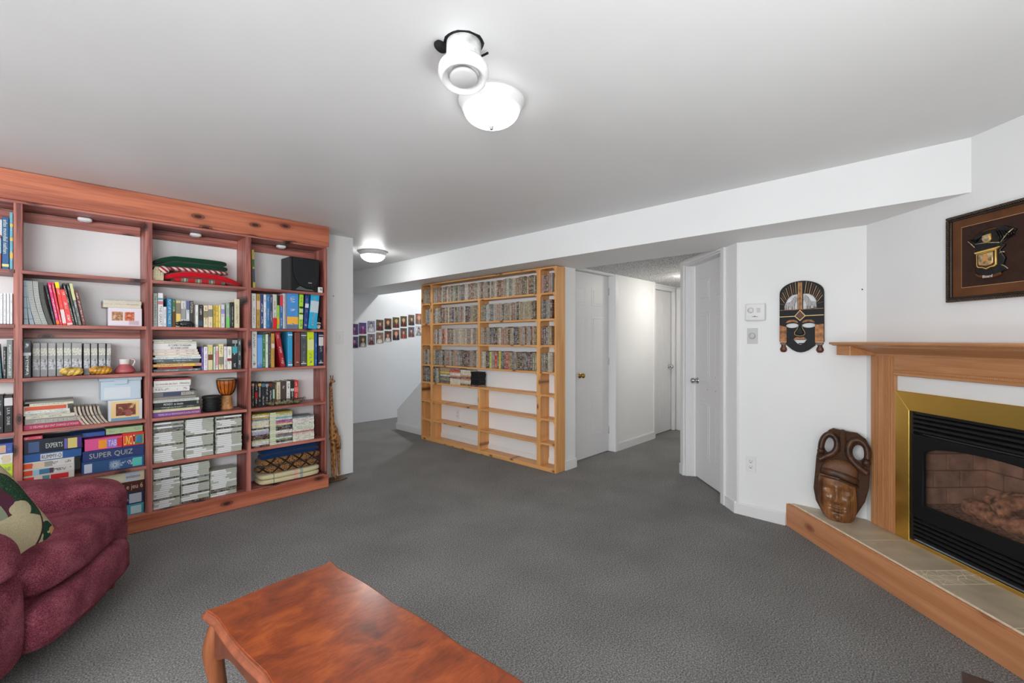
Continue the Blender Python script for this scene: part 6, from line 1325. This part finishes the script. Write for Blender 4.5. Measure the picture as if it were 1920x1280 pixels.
glass = [(gc - gw, .395), (gc + gw, .395), (gc + gw, .674)] + [(gc + gw * math.cos(a), .674 + .066 * math.sin(a)) for a in [R(x) for x in range(10, 180, 10)]] + [(gc - gw, .674)]
shape('fire_door', [(.329, .316), (1.131, .316), (1.131, .776), (.329, .776)], [glass], -.014, .006, plain('black_door_enamel', (22, 23, 25), .45, spec=.2), ins, .002)
gm_, nt, b = new_mat('fire_glass'); b.inputs['Base Color'].default_value = (.75, .72, .70, 1); b.inputs['Transmission Weight'].default_value = 1.0; b.inputs['Roughness'].default_value = .12; b.inputs['IOR'].default_value = 1.02; b.inputs['Specular IOR Level'].default_value = 1.0
gm_.use_nodes = True
tr = nd(nt, 'ShaderNodeBsdfTransparent'); tr.inputs[0].default_value = (.88, .85, .83, 1); gl_ = nd(nt, 'ShaderNodeBsdfGlossy'); gl_.inputs['Roughness'].default_value = .15; df = nd(nt, 'ShaderNodeBsdfDiffuse'); df.inputs[0].default_value = lin((150, 126, 112))
fr = nd(nt, 'ShaderNodeFresnel'); fr.inputs[0].default_value = 1.25; m1 = nd(nt, 'ShaderNodeMixShader'); m2 = nd(nt, 'ShaderNodeMixShader'); m1.inputs[0].default_value = .09
link(nt, tr.outputs[0], m1.inputs[1]); link(nt, df.outputs[0], m1.inputs[2]); link(nt, fr.outputs[0], m2.inputs[0]); link(nt, m1.outputs[0], m2.inputs[1]); link(nt, gl_.outputs[0], m2.inputs[2]); link(nt, m2.outputs[0], nt.nodes['Material Output'].inputs['Surface'])
box('glass_pane', (gc - gw - .01, gc + gw + .01, .006, .009, .385, .755), gm_, ins)
# firebox with refractory bricks
fb = box('firebox_floor', (.34, 1.12, .012, .42, .376, .386), plain('ember_bed', (150, 122, 104), .95, noise_amt=.35, nscale=60, bump=.8, bscale=60), ins)
box('firebox_top', (.34, 1.12, .012, .42, .765, .772), plain('sooty_metal', (56, 48, 42), .8), ins)
BRK = plain('sooty_brick', (206, 168, 146), .9, noise_amt=.2, nscale=12, bump=.4); MRT = plain('sooty_mortar', (150, 118, 100), .95)
back = box('firebox_back', (.34, 1.12, .40, .42, .386, .765), MRT, ins)
for r_ in range(4):
    for c in range(5):
        x0 = .345 + (c - .5 * (r_ % 2)) * .185; x1 = x0 + .178
        x0, x1 = max(x0, .345), min(x1, 1.115)
        if x1 - x0 > .02: box('brick', (x0, x1, .390, .402, .39 + r_ * .094, .39 + r_ * .094 + .088), BRK, back, .002)
for x, s in ((.34, 1), (1.12, -1)):
    w_ = box('firebox_side', (min(x, x + .008 * s), max(x, x + .008 * s), .012, .40, .386, .765), MRT, ins)
    for r_ in range(4):
        for c in range(3):
            y0 = max(.016, .016 + (c - .5 * (r_ % 2)) * .15); y1 = min(.016 + (c - .5 * (r_ % 2)) * .15 + .143, .396)
            if y1 - y0 > .02: box('brick', (min(x + .006 * s, x + .016 * s), max(x + .006 * s, x + .016 * s), y0, y1, .39 + r_ * .094, .39 + r_ * .094 + .088), BRK, w_, .002)
LOG = plain('ceramic_bark', (176, 124, 98), .9, noise_amt=.5, nscale=34, bump=1.0, bscale=70)
def log(p, q_, r0, r1, seed):
    bm = bmesh.new(); P, Q = Vector(p), Vector(q_); n = 22
    path = [P.lerp(Q, k / n) + Vector((0, 0, .008 * math.sin(k * .5 + seed))) for k in range(n + 1)]
    add_tube(bm, path, [r0 + (r1 - r0) * k / n for k in range(n + 1)], 18)
    for v in bm.verts: v.co += Vector((noise.noise(v.co * 38 + Vector((seed, 0, 0))), noise.noise(v.co * 38 + Vector((0, seed, 5))), noise.noise(v.co * 30 + Vector((9, 0, seed))))) * .011
    return obj('log', bm, LOG, ins, True)
log((.50, .13, .425), (1.08, .11, .43), .042, .048, 1); log((.56, .30, .44), (1.05, .32, .45), .045, .04, 2)
log((.53, .20, .475), (.76, .20, .56), .026, .033, 3); log((.66, .09, .47), (.74, .27, .56), .036, .034, 4); log((.80, .16, .50), (1.06, .22, .54), .042, .05, 5); log((.86, .26, .53), (1.0, .12, .58), .03, .03, 6)

hh = fthing('hearth', 'raised corner hearth of beige tiles edged with a pine board', 'hearth')
HO = .315
bm = bmesh.new(); add_prism(bm, [(-HO, -HO), (1.58, -HO), (1.58, -HO + .022), (-HO + .022, -HO + .022)], 2, .001, .160); 
bmesh.ops.bevel(bm, geom=[e for e in bm.edges if abs(e.verts[0].co.z - .16) < 1e-4 and abs(e.verts[1].co.z - .16) < 1e-4], offset=.006, segments=2, affect='EDGES'); obj('front_board', bm, PINEF, hh)
prism('core', [(-HO + .024, -HO + .024), (1.5, -HO + .024), (1.5, -.001), (-.002, -.001)], 2, .001, .1646, plain('beige_grout', (226, 214, 190), .9, noise_amt=.06, nscale=40), hh)
def tile_mat():
    m, nt, b = new_mat('beige_stone_tile'); tc = nd(nt, 'ShaderNodeTexCoord'); n = nd(nt, 'ShaderNodeTexNoise'); n.inputs['Scale'].default_value = 9; n.inputs['Detail'].default_value = 6; link(nt, tc.outputs['Object'], n.inputs['Vector'])
    r = ramp(nt, [(.3, lin((172, 158, 136))), (.7, lin((200, 186, 162)))]); link(nt, n.outputs['Fac'], r.inputs[0]); link(nt, r.outputs[0], b.inputs['Base Color']); b.inputs['Roughness'].default_value = .42; return m
TILE = tile_mat()
def tile(pts, z1=.166, name='tile'):
    return prism(name, pts, 2, .1640, z1, TILE, hh)
g = .0025; yb = -HO + .026
tile([(yb + g * 2, yb + .001), (-.03 - g, yb + .001), (-.03 - g, -.034)])
for a, b_ in ((-.03, .296), (.296, .63), (.759, 1.073), (1.073, 1.40)):
    if a < 0: tile([(a + g, yb), (b_ - g, yb), (b_ - g, -.004), (.004, -.004), (a + g, -.036)])
    else: tile([(a + g, yb), (b_ - g, yb), (b_ - g, -.004), (a + g, -.004)])
# crazy paving strip
nx, ny = 3, 7; gx = lambda i: .63 + g + (.129 - 2 * g) * i / nx; gy = lambda j: yb + (-.004 - yb) * j / ny
P = {}
for i in range(nx + 1):
    for j in range(ny + 1):
        jx = 0 if i in (0, nx) else random.uniform(-.014, .014); jy = 0 if j in (0, ny) else random.uniform(-.015, .015)
        P[i, j] = Vector((gx(i) + jx, gy(j) + jy))
for i in range(nx):
    for j in range(ny):
        q4 = [P[i, j], P[i + 1, j], P[i + 1, j + 1], P[i, j + 1]]
        polys = [q4] if random.random() < .45 else ([[q4[0], q4[1], q4[2]], [q4[0], q4[2], q4[3]]] if random.random() < .5 else [[q4[0], q4[1], q4[3]], [q4[1], q4[2], q4[3]]])
        for poly in polys:
            n = len(poly); cen = sum(poly, Vector((0, 0))) / n; ins_ = []
            for p in poly:
                d = p - cen; ins_.append(tuple(cen + d * max(.2, 1 - .0042 / max(d.length, .006))))
            tile(ins_, .1655, 'paving_stone')

# ------------------------------------------------------------------ recliner (local x along its front, y towards its back)
def chenille():
    m, nt, b = new_mat('burgundy_chenille'); tc = nd(nt, 'ShaderNodeTexCoord'); n = nd(nt, 'ShaderNodeTexNoise'); n.inputs['Scale'].default_value = 230; n.inputs['Detail'].default_value = 3; n.inputs['Roughness'].default_value = .7; link(nt, tc.outputs['Object'], n.inputs['Vector'])
    n2 = nd(nt, 'ShaderNodeTexNoise'); n2.inputs['Scale'].default_value = 9; n2.inputs['Detail'].default_value = 5; link(nt, tc.outputs['Object'], n2.inputs['Vector'])
    f = mth(nt, 'ADD', mth(nt, 'MULTIPLY', n.outputs['Fac'], .62), mth(nt, 'MULTIPLY', n2.outputs['Fac'], .38))
    r = ramp(nt, [(.36, lin(((66, 26, 36), (118, 54, 66), (166, 100, 112))[0])), (.5, lin(((66, 26, 36), (118, 54, 66), (166, 100, 112))[1])), (.66, lin(((66, 26, 36), (118, 54, 66), (166, 100, 112))[2]))]); link(nt, f, r.inputs[0]); link(nt, r.outputs[0], b.inputs['Base Color'])
    b.inputs['Roughness'].default_value = .95; b.inputs['Specular IOR Level'].default_value = .12; b.inputs['Sheen Weight'].default_value = .18; b.inputs['Sheen Tint'].default_value = lin((190, 120, 130))
    bp_ = nd(nt, 'ShaderNodeBump'); bp_.inputs['Strength'].default_value = .7; bp_.inputs['Distance'].default_value = .006; link(nt, n.outputs['Fac'], bp_.inputs['Height']); link(nt, bp_.outputs[0], b.inputs['Normal']); return m
CHN = chenille()
rc = thing('recliner', 'burgundy chenille recliner armchair with padded footrest before the red bookcase', 'armchair', (.1407, 2.7145, 0), R(60.9))
def sculpt(c, s, p, name, cuts, lump, lsc, seed, fn=None): return soft(name, c, s, p, CHN, rc, cuts, lump, lsc, seed, fn)
sculpt((0, .47, .23), (.56, .42, .13), 6, 'base', 10, .004, 5, 1)
def foot(w):       # pillowed panel, fuller in the middle, pulled in at the lower edge
    w.y -= .018 * math.cos(w.x * 4) - .02 * (1 if w.z < -.05 else 0); w.z += .010 * math.sin(w.x * 9) * (1 if w.z > 0 else .4); return w
sculpt((.020, .055, .208), (.358, .085, .102), 4, 'footrest', 22, .010, 7, 4, foot)
def tcush(w):
    w.z += .016 * math.cos(w.x * 5.2) * (1 if w.z > 0 else .3) - .012 * math.exp(-((w.x + .13) / .05) ** 2) * (w.z > 0); w.y += .01 * math.sin(w.x * 7); return w
sculpt((.060, .145, .385), (.372, .165, .088), 3.4, 'seat_cushion', 24, .012, 6, 9, tcush)
sculpt((.015, .45, .40), (.335, .33, .085), 4, 'seat', 14, .010, 6, 12)
for s, x, zt in ((-1, -.448, .640), (1, .435, .578)):
    yo = -.065 if s < 0 else 0
    sculpt((x, .50 + yo, .29), (.138, .43, .20), 6, 'arm', 12, .005, 5, 20 + s)
    sculpt((x + (.0 if s < 0 else -.01), .475 + yo, zt - .095), (.155, .425, .097), 3.0, 'arm_pad', 18, .008, 6, 30 + s, lambda w: Vector((w.x, w.y, w.z - (.03 * max(0, (-w.y - .33) / .09) ** 2 if w.y < -.33 else 0))))
sculpt((.0, .90, .66), (.40, .15, .42), 4, 'backrest', 18, .014, 5, 40, lambda w: Vector((w.x, w.y + .25 * (w.z + .42) * .6, w.z)))
for x in (-.46, .44): lathe('foot', [(.0, .001), (.022, .001), (.03, .03), (.026, .10), (.0, .10)], plain('orange_brown_wood', (150, 86, 44), .4), rc, 12, (x, .12, 0)); lathe('foot', [(.0, .001), (.022, .001), (.03, .03), (.026, .10), (.0, .10)], plain('orange_brown_wood', (150, 86, 44), .4), rc, 12, (x, .80, 0))

# tapestry cushion leaning in the seat
def tapestry():
    m, nt, b = new_mat('tapestry_weave'); tc = nd(nt, 'ShaderNodeTexCoord'); sep = nd(nt, 'ShaderNodeSeparateXYZ'); link(nt, tc.outputs['Object'], sep.inputs[0])
    n = nd(nt, 'ShaderNodeTexNoise'); n.inputs['Scale'].default_value = 300; link(nt, tc.outputs['Object'], n.inputs['Vector'])
    w = nd(nt, 'ShaderNodeTexNoise'); w.inputs['Scale'].default_value = 18; w.inputs['Detail'].default_value = 2; link(nt, tc.outputs['Object'], w.inputs['Vector'])
    wob = mth(nt, 'MULTIPLY', mth(nt, 'SUBTRACT', w.outputs['Fac'], .5), .03)
    X = mth(nt, 'ADD', sep.outputs['X'], wob); Z = mth(nt, 'ADD', sep.outputs['Z'], wob)
    def ell(cx, cz, rx, rz):
        a = mth(nt, 'DIVIDE', mth(nt, 'SUBTRACT', X, cx), rx); c = mth(nt, 'DIVIDE', mth(nt, 'SUBTRACT', Z, cz), rz); return mth(nt, 'ADD', mth(nt, 'MULTIPLY', a, a), mth(nt, 'MULTIPLY', c, c))
    cream = mixc(nt, n.outputs['Fac'], lin((150, 138, 104)), lin((206, 196, 164)))
    green = mixc(nt, mth(nt, 'GREATER_THAN', n.outputs['Fac'], .6), lin((34, 62, 46)), lin((90, 112, 80)))
    c = cream                                                                      # border ground
    hol = mth(nt, 'MULTIPLY', mth(nt, 'GREATER_THAN', w.outputs['Fac'], .5), mth(nt, 'MULTIPLY', mth(nt, 'LESS_THAN', ell(.145, -.145, .075, .045), 1), 1)); c = mixc(nt, hol, c, lin((38, 70, 56)))
    c = mixc(nt, mth(nt, 'LESS_THAN', ell(.165, -.150, .022, .018), 1), c, lin((190, 150, 104)))
    e = ell(-.03, .03, .215, .215)
    c = mixc(nt, mth(nt, 'LESS_THAN', e, 1.0), c, lin((66, 44, 46))); c = mixc(nt, mth(nt, 'LESS_THAN', e, .94), c, green)
    c = mixc(nt, mth(nt, 'LESS_THAN', ell(-.05, .04, .15, .15), 1.0), c, lin((84, 46, 62))); c = mixc(nt, mth(nt, 'LESS_THAN', ell(-.08, .04, .12, .12), 1.0), c, lin((130, 140, 116)))
    c = mixc(nt, mth(nt, 'MULTIPLY', mth(nt, 'LESS_THAN', ell(.0, -.12, .17, .11), 1), mth(nt, 'LESS_THAN', e, .92)), c, cream); c = mixc(nt, mth(nt, 'LESS_THAN', ell(.095, -.005, .05, .035), 1), c, cream)
    c = mixc(nt, mth(nt, 'LESS_THAN', ell(-.09, .03, .07, .075), 1), c, lin((190, 140, 104)))
    link(nt, c, b.inputs['Base Color']); b.inputs['Roughness'].default_value = .95; b.inputs['Specular IOR Level'].default_value = .1
    bp_ = nd(nt, 'ShaderNodeBump'); bp_.inputs['Strength'].default_value = .5; bp_.inputs['Distance'].default_value = .003; link(nt, n.outputs['Fac'], bp_.inputs['Height']); link(nt, bp_.outputs[0], b.inputs['Normal']); return m
bm = bmesh.new(); bmesh.ops.create_grid(bm, x_segments=28, y_segments=28, size=1.0); V = list(bm.verts)
back = bmesh.ops.duplicate(bm, geom=bm.faces[:] + bm.edges[:] + bm.verts[:])
half = .215
def pill(v, s):
    u, w = v.co.x, v.co.y
    t = .062 * (max(0, (1 - u ** 4)) * max(0, (1 - w ** 4))) ** .6
    k = 1 - .035 * (abs(u * w)) ** .0 * ((1 - abs(u)) * abs(w) + (1 - abs(w)) * abs(u)) * 1.0
    v.co = Vector((u * half * k, s * t, w * half * k))
for v in V: pill(v, -1)
for v in [g_ for g_ in back['geom'] if isinstance(g_, bmesh.types.BMVert)]: pill(v, 1)
bmesh.ops.remove_doubles(bm, verts=bm.verts, dist=.0008); bmesh.ops.recalc_face_normals(bm, faces=bm.faces)
pl = obj('throw_pillow', bm, tapestry(), None, True)
tag(pl, 'cream and green tapestry throw pillow with a braided arc on the burgundy recliner', 'pillow')
pl.matrix_world = Matrix.Translation((-.15, 2.66, .58)) @ Matrix.Rotation(R(52), 4, 'Z') @ Matrix.Rotation(R(-28), 4, 'X') @ Matrix.Rotation(R(-9), 4, 'Y')

# ------------------------------------------------------------------ coffee table (local x along its far edge, -y towards the camera)
ct = thing('coffee_table', 'low serpentine coffee table with a mottled reddish brown top and cabriole legs', 'table', (.356, 1.682, 0), R(3.6))
TW, TL = .424, 1.16
def side(t):      # inset of a long side at distance t from the corner (metres)
    t = min(t, TL - t)
    def bump_(a, b, h): return h * math.sin(PI * (t - a) / (b - a)) ** 2 if a < t < b else 0
    v = .010
    if t < .075: v = .009 * (t / .075) ** 1.3
    elif t < .43: v = .009 - .007 * math.sin(PI * (t - .075) / .355)
    else: v = .009 - .008 * math.sin(PI / 2 * min(1, (t - .43) / .14))
    return v
def end(t):
    t = min(t, TW - t)
    return .006 * (t / .06) if t < .06 else .006 - .009 * math.sin(PI / 2 * min(1, (t - .06) / (TW / 2 - .06)))
NS, NE = 70, 30; base = []
for k in range(NE): t = TW * k / NE; base.append((t, -end(t)))
for k in range(NS): t = TL * k / NS; base.append((TW - side(t), -t))
for k in range(NE): t = TW * k / NE; base.append((TW - t, -TL + end(t)))
for k in range(NS): t = TL * k / NS; base.append((side(t), -TL + t))
def rings_mesh(levels):
    bm = bmesh.new(); R_ = []; n = len(base); cx, cy = TW / 2, -TL / 2
    nrm = []
    for i in range(n):
        a, b = Vector(base[i - 2]), Vector(base[(i + 2) % n]); d = (b - a).normalized(); nrm.append(Vector((d.y, -d.x)))
    for ins_, z in levels: R_.append([bm.verts.new((base[i][0] + nrm[i].x * ins_, base[i][1] + nrm[i].y * ins_, z)) for i in range(n)])
    for A, B in zip(R_, R_[1:]):
        for i in range(n): bm.faces.new((A[i], A[(i + 1) % n], B[(i + 1) % n], B[i]))
    bm.faces.new(R_[0]); bm.faces.new(R_[-1][::-1]); bmesh.ops.recalc_face_normals(bm, faces=bm.faces); return bm
def burl():
    m, nt, b = new_mat('mottled_veneer'); tc = nd(nt, 'ShaderNodeTexCoord'); mp = nd(nt, 'ShaderNodeMapping'); mp.inputs['Rotation'].default_value = (0, 0, R(35)); mp.inputs['Scale'].default_value = (1, 1.5, 1); link(nt, tc.outputs['Object'], mp.inputs['Vector'])
    n = nd(nt, 'ShaderNodeTexNoise'); n.inputs['Scale'].default_value = 7; n.inputs['Detail'].default_value = 6; n.inputs['Roughness'].default_value = .62; n.inputs['Distortion'].default_value = .7; link(nt, mp.outputs[0], n.inputs['Vector'])
    mp2 = nd(nt, 'ShaderNodeMapping'); mp2.inputs['Rotation'].default_value = (0, 0, R(28)); mp2.inputs['Scale'].default_value = (20, 130, 20); link(nt, tc.outputs['Object'], mp2.inputs['Vector'])
    n2 = nd(nt, 'ShaderNodeTexNoise'); n2.inputs['Scale'].default_value = 1; n2.inputs['Detail'].default_value = 3; link(nt, mp2.outputs[0], n2.inputs['Vector'])
    f = mth(nt, 'ADD', mth(nt, 'MULTIPLY', n.outputs['Fac'], .8), mth(nt, 'MULTIPLY', n2.outputs['Fac'], .2))
    r = ramp(nt, [(.3, lin(((82, 34, 15), (136, 60, 24), (180, 92, 38))[0])), (.5, lin(((82, 34, 15), (136, 60, 24), (180, 92, 38))[1])), (.72, lin(((82, 34, 15), (136, 60, 24), (180, 92, 38))[2]))]); link(nt, f, r.inputs[0]); link(nt, r.outputs[0], b.inputs['Base Color'])
    b.inputs['Roughness'].default_value = .3; b.inputs['Coat Weight'].default_value = .55; b.inputs['Coat Roughness'].default_value = .2
    bp_ = nd(nt, 'ShaderNodeBump'); bp_.inputs['Strength'].default_value = .05; bp_.inputs['Distance'].default_value = .002; link(nt, n2.outputs['Fac'], bp_.inputs['Height']); link(nt, bp_.outputs[0], b.inputs['Normal']); return m
EDGE = plain('moulded_edge_wood', (130, 72, 48), .4, noise_amt=.15, nscale=20); LEGM = wood('leg_wood', (146, 84, 48), (98, 54, 32), 2, None, .4, 1.4); APR = plain('apron_wood', (96, 50, 32), .45, noise_amt=.15, nscale=16)
obj('tabletop', rings_mesh([(.0095, .450), (.0085, .4485), (.0085, .442)]), burl(), ct)
obj('moulded_edge', rings_mesh([(.0085, .4465), (.0040, .4470), (.0015, .4440), (.0035, .4415), (.0015, .4395), (-.004, .4370), (-.007, .4310), (-.005, .4240), (.002, .4200), (.012, .4190)]), EDGE, ct, True)
def apron(name, a, b):
    a, b = Vector(a), Vector(b); L = (b - a).length; d = (b - a).normalized(); n = Vector((-d.y, d.x)); bm = bmesh.new(); A = []; N = 40
    for k in range(N + 1):
        t = k / N; w = min(t, 1 - t) * L; dip = .045 + .055 * math.exp(-(w / .08) ** 2) + .018 * math.exp(-((t - .5) * L / .12) ** 2)
        p = a + d * t * L; A.append([bm.verts.new((p.x + n.x * o, p.y + n.y * o, z)) for o, z in ((0, .4195), (.018, .4195), (.018, .4195 - dip), (0, .4195 - dip))])
    for q0, q1 in zip(A, A[1:]):
        for i in range(4): bm.faces.new((q0[i], q0[(i + 1) % 4], q1[(i + 1) % 4], q1[i]))
    bm.faces.new(A[0][::-1]); bm.faces.new(A[-1]); bmesh.ops.recalc_face_normals(bm, faces=bm.faces); return obj(name, bm, APR, ct)
apron('apron', (.045, -.05), (TW - .045, -.05)); apron('apron', (TW - .03, -.06), (TW - .03, -TL + .06)); apron('apron', (TW - .045, -TL + .05), (.045, -TL + .05)); apron('apron', (.03, -TL + .06), (.03, -.06))
for sx, sy in ((0, 0), (1, 0), (1, 1), (0, 1)):
    ox, oy = (-1, 1)[sx] * -1, (1, -1)[sy]; ox = -1 if sx == 0 else 1
    cx = .036 if sx == 0 else TW - .036; cy = -.038 if sy == 0 else -TL + .038
    pts = [(.0, .42), (.006, .38), (.013, .33), (.010, .27), (.0, .18), (-.006, .10), (-.002, .05), (.008, .02), (.010, .002)]; rad = [.026, .030, .031, .027, .021, .016, .0145, .017, .019]
    sp = spline([(cx + ox * o * 1.2, cy + oy * o * 1.2, z) for o, z in pts], 4); rr = []
    for k in range(len(sp)):
        f = k / (len(sp) - 1) * (len(rad) - 1); i = min(int(f), len(rad) - 2); rr.append(rad[i] + (rad[i + 1] - rad[i]) * (f - i))
    tube('leg', sp, rr, LEGM, ct, 12)
    soft('knee_carving', (cx + ox * .02, cy + oy * .02, .345), (.016, .016, .03), 2.2, LEGM, ct, 5, .003, 60)

# dark side table whose corner shows by the camera
t = thing('side_table', 'dark brown side table, only its corner showing near the hearth board', 'table', (1.694, -.034, 0), R(0))
DKB = wood('dark_brown_veneer', (66, 46, 40), (48, 33, 30), 1, None, .4, 1)
box('top', (-.42, 0, -.42, 0, .40, .42), DKB, t, .002); box('shelf', (-.40, -.02, -.40, -.02, .15, .165), DKB, t, .002)
for x in (-.40, -.045):
    for y in (-.40, -.045): box('leg', (x, x + .03, y, y + .03, .001, .40), DKB, t, .002)
for o in list(COL.objects):
    lab = o.get('label', '')
    if o.get('group') in ('things standing in the red bookcase', 'things lying in the red bookcase'):
        o['group'] = o['category'] + 's on the ' + ', '.join(lab.replace(' of red bookcase', '').split(', ')[-2:])
